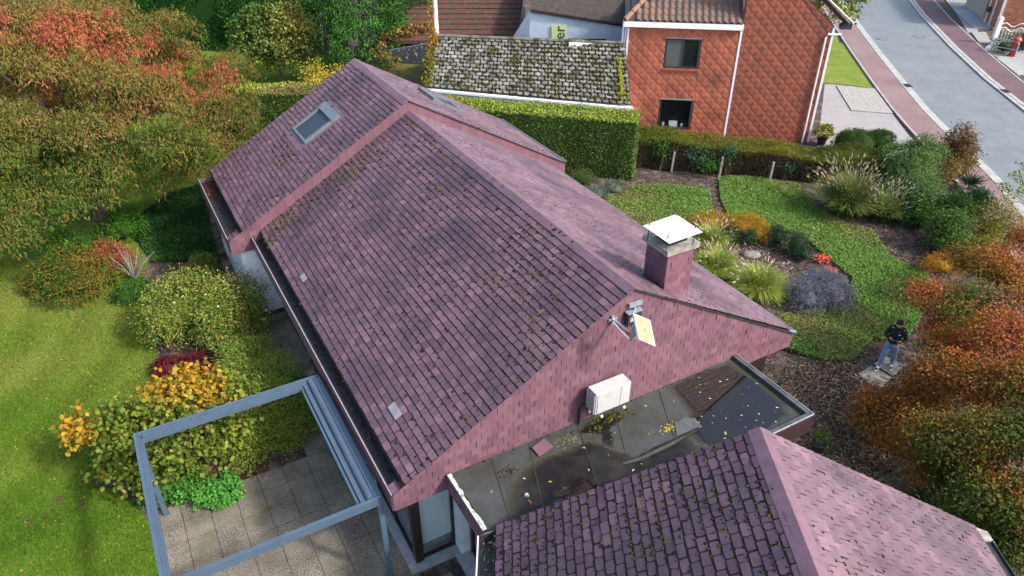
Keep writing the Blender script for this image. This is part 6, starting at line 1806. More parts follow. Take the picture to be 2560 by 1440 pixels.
# dark periwinkle ground cover under the tree
IV = [G(345, 545), G(420, 490), G(505, 465), H(2.0, 25.8), H(1.9, 21.7), H(1.0, 21.2), G(480, 655), G(385, 660), G(340, 600)]
def ground_cover(name, label, poly, n, leaf, pal, h=.12, aspect=.6, seed=5, mound=.05, gap=None):
    p = sample_poly(poly, n)
    P = np.c_[p, np.zeros(n)]
    if gap is not None: P = P[snoise(P, 2.2, seed + 9) > gap]
    n = len(P)
    P[:, 2] = RNG.uniform(.02, h, n) + np.maximum(0, snoise(P, 2.0, seed)) * mound
    Nn = unit(RNG.normal(0, .45, (n, 3)) + I(0, 0, 1)); Ax = unit(RNG.normal(0, 1, (n, 3)) * I(1, 1, .3))
    col = pal_pick(pal, P, seed, 1.2) * RNG.uniform(.7, 1.3, (n, 1))
    g_ = leaves(P, Nn, Ax, leaf * RNG.uniform(.7, 1.3, n), aspect, col)
    return tag(obj(name, g_[0], g_[1], M['leaf'], col=g_[2], kind='stuff'), label, 'ground cover')
ground_cover('ground_ivy', 'dark green ivy carpet between the tree and house corner', IV, 22000, .10, [(.020, .065, .016), (.015, .05, .013), (.03, .085, .02), (.045, .11, .02)], .16, .5, 81)
BEDL = [G(330, 735), G(345, 600), G(480, 655), H(1.9, 20.9), H(1.9, 14.3), H(-1.7, 14.3), G(400, 1340), G(330, 1255), G(240, 1205), G(390, 950), G(372, 800)]
# short grass blades over the lawn
def blades(name, label, poly, n, h, pal, lean=.6, seed=1, w=.012):
    p = sample_poly(poly, n); P = np.c_[p, np.full(n, .008)]
    a = RNG.uniform(0, 6.28, n); d = np.stack([np.cos(a), np.sin(a)], 1)
    hh = h * RNG.uniform(.5, 1.3, n)
    tip = P + np.c_[d * (hh * lean * RNG.uniform(.3, 1.2, n))[:, None], hh]
    sd = np.c_[-d[:, 1], d[:, 0], np.zeros(n)] * w
    V = np.stack([P - sd, P + sd, tip], 1).reshape(-1, 3)
    F = np.arange(3 * n, dtype=np.int32).reshape(-1, 3)
    rr_ = np.linalg.norm(P[:, :2] - G(-500, 900)[:2], axis=1)      # curved mowing bands
    col = np.repeat(pal_pick(pal, P, seed, .45) * RNG.uniform(.82, 1.18, (n, 1)) * (1 + .11 * np.sin(rr_ * 4.6 + .9 * np.sin(P[:, 0] * .7)))[:, None], 3, 0)
    return tag(obj(name, V, F, M['leaf'], col=col, kind='stuff'), label, 'grass')
LN = [G(-60, 1500), G(430, 1500), G(400, 1340), G(330, 1255), G(240, 1205), G(250, 1120), G(390, 1000), G(398, 900), G(372, 800), G(330, 735), G(200, 690), G(-60, 640)]
LP = [(.058, .122, .008), (.085, .160, .011), (.112, .188, .015), (.150, .208, .025), (.195, .222, .042)]
blades('lawn_grass', 'short mown grass of the lawn at the left', LN, 190000, .035, LP, 1.4, 3, .012)

# ================================================================== FRONT GARDEN (right of the house)
GC1 = [G(1480, 560), G(1500, 500), G(1560, 470), G(1650, 470), G(1772, 478), G(1786, 540), G(1760, 585), G(1700, 620), G(1640, 600), G(1560, 590)]
GC2 = [G(1795, 450), G(1860, 445), G(1990, 465), G(2040, 520), G(2110, 560), G(2180, 580), G(2230, 650), G(2320, 690), G(2340, 740), G(2300, 800), G(2260, 860), G(2180, 850), G(2130, 905), G(2060, 905), G(1960, 880), G(1900, 850), G(1900, 800), G(2120, 770), G(2130, 700), G(2060, 640), G(2000, 590), G(1930, 575), G(1870, 570), G(1820, 545), G(1800, 500)]
GCP = [(.15, .255, .047), (.125, .22, .04), (.185, .295, .058), (.088, .165, .03), (.21, .28, .064), (.20, .185, .062)]
ground_cover('strawberry_cover', 'bright green leafy carpet beside the laurel hedge, left of the mulch path', GC1, 42000, .066, GCP, .14, .75, 91, .06)
ground_cover('strawberry_cover', 'bright green leafy carpet sweeping from the old hedge to the person', GC2, 105000, .066, GCP, .14, .75, 92, .06)
# bark mulch and leaf litter over the bare soil
def litter(name, label, poly, n, pal, size=.07, seed=1):
    p = sample_poly(poly, n); P = np.c_[p, RNG.uniform(.004, .035, n)]
    Nn = unit(RNG.normal(0, .35, (n, 3)) + I(0, 0, 1)); Ax = unit(RNG.normal(0, 1, (n, 3)) * I(1, 1, .25))
    col = np.array(pal)[RNG.integers(0, len(pal), n)] * RNG.uniform(.6, 1.35, (n, 1))
    g_ = leaves(P, Nn, Ax, size * RNG.uniform(.5, 1.4, n), .42, col, fold=.5)
    return tag(obj(name, g_[0], g_[1], M['litter'], col=g_[2], kind='stuff'), label, 'mulch')
MU = [(.15, .10, .072), (.11, .072, .055), (.07, .046, .036), (.20, .14, .105), (.30, .225, .165), (.05, .033, .026), (.25, .18, .125), (.17, .11, .085), (.36, .29, .20)]
FRONT = [G(1580, 440), G(1960, 460), G(2100, 560), G(2330, 560), G(2420, 640), G(2420, 1180), G(2180, 1200), H(11.6, 6.0), H(11.6, 9.6), H(13.5, 9.7), H(13.5, 20.5)]
litter('bark_mulch', 'brown bark mulch and dry leaves covering the front garden beds', FRONT, 30000, MU, .085)
litter('leaf_litter', 'tan dead leaves lying between the flat roof and the Japanese maple', [H(11.6, 9.4), G(1990, 905), G(2130, 905), G(2200, 940), G(2330, 1010), G(2330, 1180), G(2180, 1195), H(11.6, 5.2)], 15000, MU + [(.33, .25, .15), (.26, .18, .10), (.38, .30, .17)], .10)
litter('bed_litter', 'dark soil with fallen leaves in the shrub beds by the patio', BEDL, 6000, MU[:6] + [(.25, .04, .04), (.2, .15, .03)], .08)
p = sample_poly(LN, 420); n = len(p)
g_ = leaves(np.c_[p, np.full(n, .035)], RNG.normal(0, .2, (n, 3)) + I(0, 0, 1), RNG.normal(0, 1, (n, 3)) * I(1, 1, .1), RNG.uniform(.04, .09, n), .5, np.array([(.42, .22, .03), (.35, .13, .04), (.5, .38, .06)])[RNG.integers(0, 3, n)])
tag(obj('lawn_leaves', g_[0], g_[1], M['leaf'], col=g_[2], kind='stuff'), 'few orange fallen leaves dotted over the lawn', 'leaves')
# molehill scuffs on the lawn
for (x, y, r, lb) in ((75, 1298, .22, 'bare brown earth scuff near the lawn corner by the pergola'), (150, 1250, .12, 'small bare earth spot on the lawn, farther of two'), (208, 1265, .10, 'small bare earth spot on the lawn beside the magnolia')):
    c = G(x, y); v, f, cl = blobs_mesh(np.array([c + I(random.gauss(0, r * .6), random.gauss(0, r * .5), .0) for _ in range(26)]), RNG.uniform(.03, .09, 26), np.tile((.10, .065, .04), (26, 1)), None, .25)
    tag(obj('earth_scuff', v, f, M['moss'], col=cl, smooth=True, kind='stuff'), lb, 'earth')

# ornamental grasses
def grass_clump(name, label, base, R_, h, n, npl, pal, plume=(.50, .42, .28), droop=.55, seed=1, cat='grass'):
    r = np.random.default_rng(seed)
    t = thing(name, base, label, cat)
    def strip(n, L_, w, lean, pal_c, ns=5, hang=droop):
        a = r.uniform(0, 2 * np.pi, n); d = np.stack([np.cos(a), np.sin(a), np.zeros(n)], 1)
        out = r.uniform(.15, 1.0, n) ** .7 * lean
        b = np.array(base) + np.c_[r.normal(0, R_ * .14, (n, 2)), np.zeros(n)]
        Ls = L_ * r.uniform(.65, 1.15, n)
        pts = []
        for k in range(ns + 1):
            u = k / ns
            rad = out * Ls * (u * .55 + u ** 2 * .45)
            zz = Ls * (u * (1.0 - .25 * out) - hang * out * u ** 2.2)
            pts.append(b + d * rad[:, None] + np.c_[np.zeros((n, 2)), zz])
        return pts, d, Ls
    pts, d, Ls = strip(n, h * 1.15, .012, 1.0 * R_ / h, pal)
    sd = np.stack([-d[:, 1], d[:, 0], np.zeros(n)], 1)
    ns = len(pts) - 1
    V = []
    for k, p in enumerate(pts):
        w = .016 * (1 - (k / ns) * .85)
        p = p.copy(); p[:, 2] = np.maximum(p[:, 2], .02)
        V += [p - sd * w, p + sd * w]
    V = np.stack(V, 1)      # n, 2(ns+1), 3
    m = 2 * (ns + 1)
    idx = np.array([(2 * k, 2 * k + 1, 2 * k + 3, 2 * k + 2) for k in range(ns)])
    F = (idx[None] + (np.arange(n) * m)[:, None, None]).reshape(-1, 4)
    pal = np.array(pal); c = pal[r.integers(0, len(pal), n)] * r.uniform(.75, 1.25, (n, 1))
    obj('blades', V.reshape(-1, 3), F, M['leaf'], t, col=np.repeat(c, m, 0))
    if npl:
        pts, d, Ls = strip(npl, h * 1.25, .01, .85 * R_ / h, pal, hang=droop * .35)
        tip, pre = pts[-1], pts[-2]
        ax = unit(tip - pre + np.c_[d[:, :2] * .02, np.zeros(npl)])
        up = np.tile(I(0, 0, 1), (npl, 1)); s1 = unit(np.cross(ax, up)); s2 = np.cross(ax, s1)
        L_ = r.uniform(.13, .22, npl)[:, None] * (1.2 if h > 1.3 else 1); w = .019 * r.uniform(.8, 1.3, npl)[:, None]
        V = [tip]
        for k in range(4): V.append(tip + ax * L_ * .4 + w * (math.cos(k * 1.571) * s1 + math.sin(k * 1.571) * s2))
        V.append(tip + ax * L_)
        V = np.stack(V, 1)
        idx = np.array([(0, 1 + k, 1 + (k + 1) % 4) for k in range(4)] + [(5, 1 + (k + 1) % 4, 1 + k) for k in range(4)])
        F = (idx[None] + (np.arange(npl) * 6)[:, None, None]).reshape(-1, 3)
        c = np.array(plume) * r.uniform(.75, 1.25, (npl, 1))
        obj('plumes', V.reshape(-1, 3), F, M['leaf'], t, col=np.repeat(c, 6, 0))
    return t
FGP = [(.10, .16, .034), (.13, .185, .04), (.17, .21, .05), (.21, .22, .07), (.075, .12, .028)]
fb = G(2125, 545)
grass_clump('fountain_grass', 'huge fountain grass with many tan plumes below the round topiary', fb + I(-.1, .35, 0), 1.35, 1.75, 4200, 330, FGP, plume=(.36, .29, .18), seed=3)
fb = G(2215, 560)
grass_clump('fountain_grass', 'smaller fountain grass tucked at the right of the huge one', fb + I(.0, .3, 0), .85, 1.2, 1300, 130, FGP, plume=(.48, .42, .30), seed=4)
LGP = [(.22, .32, .03), (.27, .36, .035), (.32, .35, .06), (.16, .25, .026), (.34, .33, .12)]
grass_clump('fountain_grass', 'lime green fountain grass closest to the gutter, beside the lavender-grey shrub', G(1895, 745) + I(.05, .3, 0), 1.0, 1.05, 2600, 110, LGP, plume=(.50, .42, .27), seed=5)
grass_clump('fountain_grass', 'lime green fountain grass right of the chimney', G(1790, 690) + I(0, .2, 0), .85, .95, 2000, 95, LGP, plume=(.50, .42, .27), seed=6)
grass_clump('fountain_grass', 'pale fountain grass behind the chimney cap', G(1775, 620) + I(0, .1, 0), .75, .9, 1500, 80, LGP, plume=(.52, .45, .30), seed=7)

# shrubs of the island bed
HEA = [(.40, .24, .025), (.46, .26, .02), (.34, .22, .03), (.24, .20, .03), (.50, .22, .03)]
shrub('golden_shrub', 'golden orange feathery shrub beyond the chimney', 'shrub', [fit(1705, 1840, 530, 592, .75), fit(1800, 1925, 532, 600, .75), fit(1860, 1925, 550, 612, .6)], 620, 11, .085, .22, HEA, seed=101, spread=.10, droop=0, jitter=.7)
CONI = [(.030, .075, .032), (.045, .095, .04), (.02, .05, .022), (.065, .115, .05)]
shrub('dwarf_conifer', 'dark dwarf conifer in front of the golden shrub', 'shrub', [fit(1795, 1850, 568, 618, .7)], 120, 11, .09, .22, CONI, seed=102, spread=.08)
shrub('dwarf_conifer', 'small dwarf conifer left of the mulch gap', 'shrub', [fit(1855, 1890, 575, 615, .6)], 90, 11, .09, .22, CONI, seed=103, spread=.07)
shrub('dwarf_conifer', 'dark dwarf conifer at the right of the golden shrub', 'shrub', [fit(1922, 1962, 560, 625, .8)], 120, 11, .09, .22, CONI, seed=104, spread=.08)
shrub('dwarf_conifer', 'largest dark conifer above the red flowers', 'shrub', [fit(1960, 2022, 575, 650, .9), fit(1985, 2030, 600, 665, .7)], 190, 11, .09, .22, CONI, seed=105, spread=.09)
shrub('red_flowers', 'coral red leafed plants between conifers and grey shrub', 'plant', [fit(2035, 2072, 638, 662, .25), fit(2062, 2085, 670, 688, .22), fit(2005, 2022, 610, 620, .2)], 70, 8, .075, .6, [(.70, .16, .08), (.62, .12, .08), (.72, .25, .12)], seed=106, spread=.06, core=False)
PUR = [(.20, .205, .245), (.165, .165, .21), (.25, .255, .295), (.13, .145, .14), (.27, .25, .26)]
shrub('grey_shrub', 'lavender grey mound shrub above the flat roof corner', 'shrub', [fit(1965, 2060, 690, 790, .8), fit(2020, 2132, 682, 782, .85), fit(1985, 2110, 670, 740, .9)], 900, 12, .075, .28, PUR, seed=107, spread=.08, droop=-.1, jitter=.8)
rk = G(1878, 640); v, f = lumpy((rk[0], rk[1], .03, .36, .27, .16), 1.0, 12, 7)
tag(obj('boulder', v, f, M['rock'], smooth=True), 'pale boulder in the mulch beside the lime grass', 'rock')
LAV = [(.15, .20, .13), (.19, .23, .17), (.11, .16, .09), (.22, .25, .20)]
shrub('lavender_clump', 'grey green lavender under the end of the laurel hedge', 'plant', [fit(1500, 1568, 448, 492, .5), fit(1455, 1530, 462, 505, .5)], 260, 11, .085, .18, LAV, seed=108, spread=.08, droop=-.4)
shrub('rosemary_clump', 'small dark green shrub between gutter and laurel hedge', 'plant', [fit(1418, 1490, 422, 470, .7)], 170, 10, .09, .25, [(.06, .11, .03), (.09, .14, .04), (.045, .08, .022)], seed=109, spread=.09)
# shrubs along the pavement
shrub('topiary_ball', 'smooth dark green rounded topiary near the flower pot', 'shrub', [fit(2078, 2195, 322, 400, 1.25), fit(2150, 2242, 320, 395, 1.3)], 1100, 12, .055, .35, [(.040, .075, .014), (.055, .095, .016), (.03, .055, .012)], seed=111, spread=.05, lump=.05, inner=.88, core_k=.88)
shrub('topiary_ball', 'mossy low clipped shrub joining old hedge and topiary', 'shrub', [fit(2010, 2110, 365, 430, 1.1), fit(2070, 2172, 358, 425, 1.1)], 900, 12, .06, .35, [(.075, .10, .014), (.095, .115, .014), (.055, .08, .014)], seed=112, spread=.05, lump=.06, inner=.88, core_k=.88)
GRS = [(.115, .185, .055), (.085, .15, .04), (.15, .215, .08), (.06, .115, .028), (.20, .26, .12)]
shrub('olive_shrub', 'big grey green shrub with silvery top beside the footpath', 'shrub', [fit(2195, 2330, 345, 500, 2.3), fit(2240, 2370, 335, 480, 2.5), fit(2215, 2360, 420, 560, 1.6), fit(2200, 2300, 440, 560, 1.3)], 1700, 11, .10, .42, GRS, seed=113, spread=.11)
shrub('bronze_maple', 'bronze red leaved shrub overhanging the footpath', 'shrub', [fit(2335, 2440, 340, 420, 2.2), fit(2330, 2400, 390, 470, 1.6), fit(2380, 2442, 365, 430, 2.0)], 620, 10, .10, .5, [(.20, .12, .04), (.15, .075, .035), (.10, .045, .03), (.24, .17, .05), (.17, .15, .04)], seed=114, spread=.12)
DGS = [(.055, .115, .022), (.075, .145, .028), (.04, .085, .018), (.11, .18, .035)]
shrub('leafy_shrub', 'fresh green shrub below the big grey green shrub', 'shrub', [fit(2250, 2350, 480, 590, 1.2), fit(2330, 2440, 480, 580, 1.5)], 620, 11, .095, .5, DGS, seed=115, spread=.11)
shrub('leafy_shrub', 'dark blue green shrub at the edge of the footpath', 'shrub', [fit(2390, 2470, 470, 560, 1.6)], 300, 11, .095, .5, [(.03, .08, .03), (.045, .10, .035), (.06, .12, .04)], seed=116, spread=.11)
shrub('leafy_shrub', 'mid green shrub shading the mulch left of the yellow shrub', 'shrub', [fit(2320, 2420, 530, 640, 1.5), fit(2350, 2440, 590, 670, 1.0)], 620, 11, .09, .5, DGS, seed=117, spread=.11)
shrub('yellow_shrub', 'yellow green twiggy shrub behind the Japanese maple', 'shrub', [fit(2420, 2530, 520, 640, 1.8), fit(2430, 2510, 600, 680, 1.2)], 460, 10, .085, .4, [(.26, .24, .03), (.20, .21, .03), (.32, .25, .03), (.14, .17, .03)], seed=118, spread=.13)
shrub('orange_shrub', 'small bright orange yellow shrub in the mulch near the Japanese maple', 'shrub', [fit(2300, 2410, 634, 690, .7)], 260, 11, .075, .22, [(.52, .27, .025), (.48, .20, .03), (.44, .30, .04)], seed=119, spread=.09, jitter=.8)
shrub('leafy_shrub', 'light green bush under the tips of the Japanese maple', 'shrub', [fit(2400, 2490, 615, 670, .8)], 220, 10, .085, .5, [(.08, .17, .03), (.11, .20, .04), (.05, .11, .02)], seed=120, spread=.09)
shrub('evergreen_shrub', 'dark evergreen undergrowth beneath the Japanese maple', 'shrub', [fit(2290, 2400, 1060, 1180, .8), fit(2330, 2480, 1150, 1270, .9), fit(2420, 2600, 1180, 1320, 1.0), fit(2420, 2600, 1290, 1420, 1.0), fit(2260, 2360, 960, 1080, .6), fit(2480, 2640, 960, 1120, .9)], 1500, 11, .08, .5, [(.014, .036, .009), (.02, .048, .010), (.03, .065, .014)], seed=121, spread=.12)
grass_clump('sedge_clump', 'dark green arching grass beside the wing eave', G(2340, 1300) + I(0, .1, 0), .8, .7, 900, 24, [(.05, .09, .025), (.07, .11, .03), (.035, .06, .018)], seed=9)
# yucca rosette
yb = G(2420, 478); yu = thing('yucca', yb, 'spiky dark green yucca beside the footpath', 'plant')
n = 70; r2 = np.random.default_rng(3); a = r2.uniform(0, 6.28, n); el = r2.uniform(.15, 1.3, n)
D = np.stack([np.cos(a) * np.cos(el), np.sin(a) * np.cos(el), np.sin(el)], 1); P = yb + I(0, 0, .30) + D * .33
g_ = leaves(P, np.cross(D, np.cross(I(0, 0, 1), D)), D, np.full(n, .68), .07, np.tile((.03, .085, .05), (n, 1)) * r2.uniform(.7, 1.3, (n, 1)), fold=.05)
obj('leaves', g_[0], g_[1], M['leaf_gloss'], yu, col=g_[2])
mb = MB(); mb.tube([yb, yb + I(0, 0, .33)], [.09, .07], 8); mb.build('stem', M['bark'], yu)

# flower pot by the red house corner
cp = G(2052, 362); fp = thing('flower_pot', cp, 'dark pot of yellow chrysanthemums at the red house corner', 'flower pot')
mb = MB(); mb.tube([cp, cp + I(0, 0, .05), cp + I(0, 0, .42), cp + I(0, 0, .48)], [.16, .17, .27, .29], 14); mb.build('pot', M['pot'], fp)
g_ = foliage([(cp[0], cp[1], .68, .46, .42, .34)], 200, 9, .075, .7, [(.40, .34, .03), (.30, .27, .03), (.12, .16, .03), (.46, .36, .03)], seed=125, spread=.05, inner=.75)
obj('flowers', g_[0], g_[1], M['leaf'], fp, col=g_[2])
# potted plant by the flat roof corner
cp = G(2042, 1128); pp = thing('potted_plant', cp, 'black pot with small green plant on the slabs by the flat roof', 'pot plant')
mb = MB(); mb.tube([cp + I(0, 0, .03), cp + I(0, 0, .26), cp + I(0, 0, .29), cp + I(0, 0, .30)], [.12, .17, .185, .15], 14); mb.build('pot', M['pot'], pp)
g_ = foliage([(cp[0] + .05, cp[1] + .05, .42, .24, .2, .16)], 40, 9, .075, .45, [(.03, .08, .022), (.045, .10, .03), (.06, .12, .03)], seed=126, spread=.05)
obj('leaves', g_[0], g_[1], M['leaf'], pp, col=g_[2])
# stepping stone, entrance slabs
def slab_thing(name, label, pts, z=.04, cat='paving', m='concrete', group=None):
    mb = MB(); mb.prism([I(p[0], p[1], .002) for p in pts], I(0, 0, z)); o = mb.build(name, M[m]); tag(o, label, cat, group)
    bv = o.modifiers.new('bevel', 'BEVEL'); bv.width = .012; bv.segments = 1
    return o
slab_thing('stepping_stone', 'concrete stepping stone under the front foot of the person', [G(2143, 938), G(2178, 915), G(2228, 945), G(2198, 978)])
slab_thing('stepping_stone', 'concrete stepping stone under the rear foot of the person', [G(2182, 912), G(2215, 893), G(2262, 915), G(2232, 942)])
sl = thing('entrance_path', G(2060, 1120), 'row of concrete slabs along the house below the potted plant', 'path')
for k in range(4):
    a0 = H(11.62, 6.95 - k * .62)[:2]; 
    mb = MB(); mb.box(lambda x, y, z: H(11.62 + x, 6.95 - k * .62 + y, z), 0, .78, -.60, 0, .004, .045); mb.build('slab', M['concrete'], sl)
bp = thing('brick_path', G(2230, 1195), 'weathered clay paver path running under the Japanese maple', 'path')
PV = [(.16, .14, .095), (.13, .115, .08), (.19, .16, .11), (.10, .095, .06)]
e0, e1 = G(2190, 1200), G(2275, 1160)
ux = unit((e1 - e0)[:2]); uy = np.array([ux[1], -ux[0]])
k = 0
for i in range(9):
    for j in range(13):
        q = e0[:2] + ux * (i * .205 + (j % 2) * .10) + uy * (j * .105)
        mb = MB(); mb.box(lambda x, y, z: I(*(q + ux * x + uy * y), z), .004, .197, .004, .099, .003, .04 + random.uniform(-.003, .003), random.choice(PV)); mb.build('paver', M['old_brick'], bp, colored=True)
# vines on outbuilding verge, flue and workshop eave
VY = [(.38, .24, .035), (.30, .20, .035), (.42, .17, .04), (.22, .19, .03), (.14, .15, .025)]
def vine(label, pts, rad, n, pal, leaf=.13, seed=1):
    t = thing('vine', np.array(pts[0]) * I(1, 1, 0) + I(0, 0, pts[0][2]), label, 'climber')
    bl = []
    for i in range(len(pts) - 1):
        for f_ in np.linspace(0, 1, 6): p_ = np.array(pts[i]) + (np.array(pts[i + 1]) - np.array(pts[i])) * f_; bl.append((*p_, rad, rad, rad * .7))
    g_ = foliage(bl, n, 8, leaf, .7, pal, seed=seed, spread=.09, lowcut=-.9, inner=.2)
    obj('foliage', g_[0], g_[1], M['leaf'], t, col=g_[2])
    mb = MB(); mb.tube(pts, .015, 5); mb.build('stem', M['bark'], t)
vine('yellow vine climbing the left verge of the mossy roof', [BL(0, 0, .1), BL(0, .5, .1), BL(0.005, 1, .12)], .20, 150, VY, seed=131)
vine('thin yellow vine climbing the cream flue pipe', [I(-3.80, 36.25, 4.6), I(-3.84, 36.25, 6.6), I(-3.82, 36.25, 8.4)], .10, 70, VY, .11, seed=132)
vine('orange vine spread over the workshop eave', [r0 + I(.2, .1, .12), r0 + I(1.4, .5, .35), r0 + I(2.6, .8, .45)], .42, 230, [(.36, .13, .04), (.40, .20, .04), (.30, .15, .04), (.2, .12, .04)], .14, seed=133)
vine('olive vine hanging over the lichen spotted wall', [I(-6.7, 38.3, 3.3), I(-6.2, 38.1, 2.6), I(-5.9, 38.0, 2.2)], .45, 170, [(.12, .15, .025), (.18, .17, .03), (.08, .11, .02), (.26, .16, .04)], .15, seed=134)
shrub('golden_bush', 'yellow leaved bush behind the clipped hedge at the ridge end', 'shrub', [(-9.9, 36.9, 1.6, .9, .7, 1.5), (-8.9, 37, 1.5, .7, .6, 1.2)], 260, 9, .12, .5, [(.42, .33, .04), (.36, .30, .04), (.28, .26, .04)], seed=135)
shrub('kerb_plants', 'dark leafy plants around the red post across the road', 'plant', [(34.4, 50.3, .5, 1.2, .8, .6), (32.6, 49.6, .4, .8, .6, .5), (36, 51, .7, 1.2, .9, .8)], 260, 8, .14, .5, [(.04, .08, .02), (.06, .10, .025), (.10, .11, .03)], seed=136)
shrub('corner_ivy', 'dark ivy clinging to the side wall of the red house', 'climber', [(15.5, 41.5, 1.0, .5, 1.6, 1.3)], 200, 9, .12, .6, [(.03, .08, .015), (.04, .10, .02)], seed=137)

# ================================================================== PERSON
def skin_mesh(name, verts, edges, radii, material, parent, sub=2, root=0):
    me = bpy.data.meshes.new(name); me.from_pydata([tuple(np.array(v) - ORG[parent]) for v in verts], edges, [])
    o = bpy.data.objects.new(name, me); COL.objects.link(o)
    o.modifiers.new('skin', 'SKIN')
    for i, r in enumerate(radii):
        rr = r if hasattr(r, '__len__') else (r, r)
        me.skin_vertices[0].data[i].radius = rr
        me.skin_vertices[0].data[i].use_root = (i == root)
    ss = o.modifiers.new('sub', 'SUBSURF'); ss.levels = sub; ss.render_levels = sub
    bpy.context.view_layer.update()
    dg = bpy.context.evaluated_depsgraph_get()
    m2 = bpy.data.meshes.new_from_object(o.evaluated_get(dg)); m2.name = name
    bpy.data.objects.remove(o)
    m2.materials.clear(); m2.materials.append(material)
    m2.polygons.foreach_set('use_smooth', np.full(len(m2.polygons), True))
    o = bpy.data.objects.new(name, m2); COL.objects.link(o); o.parent = parent; ORG[o] = ORG[parent]
    return o
PB = G(2212, 917); PB[2] = .042
PS = .93
person = thing('person', PB, 'person in navy sweater and light jeans looking down at a phone', 'person')
# local frame: fx towards where the person faces (to the viewer's left and towards the camera)
fx = unit(np.array([-.55, -.83])); lf = np.array([-fx[1], fx[0]])   # lf: the person's left side
def Q(f, l, z): return I(PB[0] + (fx[0] * f + lf[0] * l) * PS, PB[1] + (fx[1] * f + lf[1] * l) * PS, PB[2] + z * PS)
# joints: 0 pelvis 1 waist 2 chest 3 neck 4 head base 5 head top ; arms ; legs
hipL, kneeL, ankL, toeL = Q(0, .10, .92), Q(-.02, .14, .50), Q(-.10, .15, .09), Q(.06, .17, .035)
hipR, kneeR, ankR, toeR = Q(.0, -.10, .92), Q(.16, -.14, .51), Q(.20, -.17, .09), Q(.38, -.20, .035)
shL, elL, wrL = Q(-.01, .20, 1.44), Q(.0, .30, 1.14), Q(.26, .12, 1.16)
shR, elR, wrR = Q(-.01, -.20, 1.44), Q(.02, -.29, 1.15), Q(.28, -.06, 1.20)
V = [Q(0, 0, .96), Q(-.02, 0, 1.12), Q(0, 0, 1.33), Q(.0, 0, 1.47), Q(.03, 0, 1.56), Q(.07, 0, 1.62), Q(.07, 0, 1.72),
     shL, elL, wrL, shR, elR, wrR, hipL, kneeL, ankL, hipR, kneeR, ankR]
E_ = [(0, 1), (1, 2), (2, 3), (3, 4), (4, 5), (5, 6), (2, 7), (7, 8), (8, 9), (2, 10), (10, 11), (11, 12), (0, 13), (13, 14), (14, 15), (0, 16), (16, 17), (17, 18)]
Rr = [(.13, .11), (.13, .11), (.15, .11), .065, .055, (.082, .095), (.072, .082), .06, .045, .03, .06, .045, .03, .09, .06, .045, .09, .06, .045]
skin_mesh('body', V, E_, Rr, M['skin'], person)
# sweater
V = [Q(0, 0, .90), Q(0, 0, 1.02), Q(-.02, 0, 1.16), Q(0, 0, 1.34), Q(0, 0, 1.45), Q(.005, 0, 1.50), shL, elL, Q(.20, .165, 1.155), shR, elR, Q(.22, -.115, 1.185)]
E_ = [(0, 1), (1, 2), (2, 3), (3, 4), (4, 5), (3, 6), (6, 7), (7, 8), (3, 9), (9, 10), (10, 11)]
skin_mesh('sweater', V, E_, [(.185, .155), (.18, .155), (.175, .15), (.19, .145), (.10, .09), .085, .088, .068, .05, .088, .068, .05], M['navy'], person)
# jeans
V = [Q(0, 0, .95), Q(0, 0, .88), hipL - I(0, 0, .08), kneeL, Q(-.085, .15, .13), hipR - I(0, 0, .08), kneeR, Q(.19, -.165, .13)]
E_ = [(0, 1), (1, 2), (2, 3), (3, 4), (1, 5), (5, 6), (6, 7)]
skin_mesh('jeans', V, E_, [(.165, .14), (.165, .14), .115, .085, .068, .115, .085, .068], M['denim'], person)
# hair cap and ears, nose
def egg(c, r, n=12, m_=8, zmin=-1.0, fwd=None):
    V, F = [], []
    for i in range(m_ + 1):
        ph = math.pi * i / m_
        for j in range(n):
            th = 2 * math.pi * j / n
            z = max(math.cos(ph), zmin)
            f_, l_ = math.sin(ph) * math.cos(th), math.sin(ph) * math.sin(th)
            V.append(I(c[0] + fx[0] * f_ * r[0] + lf[0] * l_ * r[1], c[1] + fx[1] * f_ * r[0] + lf[1] * l_ * r[1], c[2] + z * r[2]))
    for i in range(m_):
        for j in range(n): F.append((i * n + j, i * n + (j + 1) % n, (i + 1) * n + (j + 1) % n, (i + 1) * n + j))
    return V, F
v, f = egg(Q(.025, 0, 1.70), (.115, .098, .10), zmin=-.55); obj('hair', v, f, M['hair'], person, smooth=True)
v, f = egg(Q(.155, 0, 1.60), (.022, .016, .025), 8, 6); obj('nose', v, f, M['skin'], person, smooth=True)
for s in (1, -1):
    v, f = egg(Q(.04, s * .092, 1.62), (.022, .012, .034), 8, 6); obj('ear', v, f, M['skin'], person, smooth=True)
    v, f = egg(Q(.135, s * .032, 1.635), (.008, .014, .008), 8, 6); obj('eye', v, f, M['hair'], person, smooth=True)
mb = MB(); mb.hexa([Q(.13, -.03, 1.535), Q(.13, .03, 1.535), Q(.145, .03, 1.535), Q(.145, -.03, 1.535), Q(.13, -.03, 1.548), Q(.13, .03, 1.548), Q(.145, .03, 1.548), Q(.145, -.03, 1.548)]); mb.build('mouth', M['rust_red'], person)
v, f = egg(Q(.105, 0, 1.545), (.055, .07, .05), 10, 8); obj('beard', v, f, M['hair'], person, smooth=True)
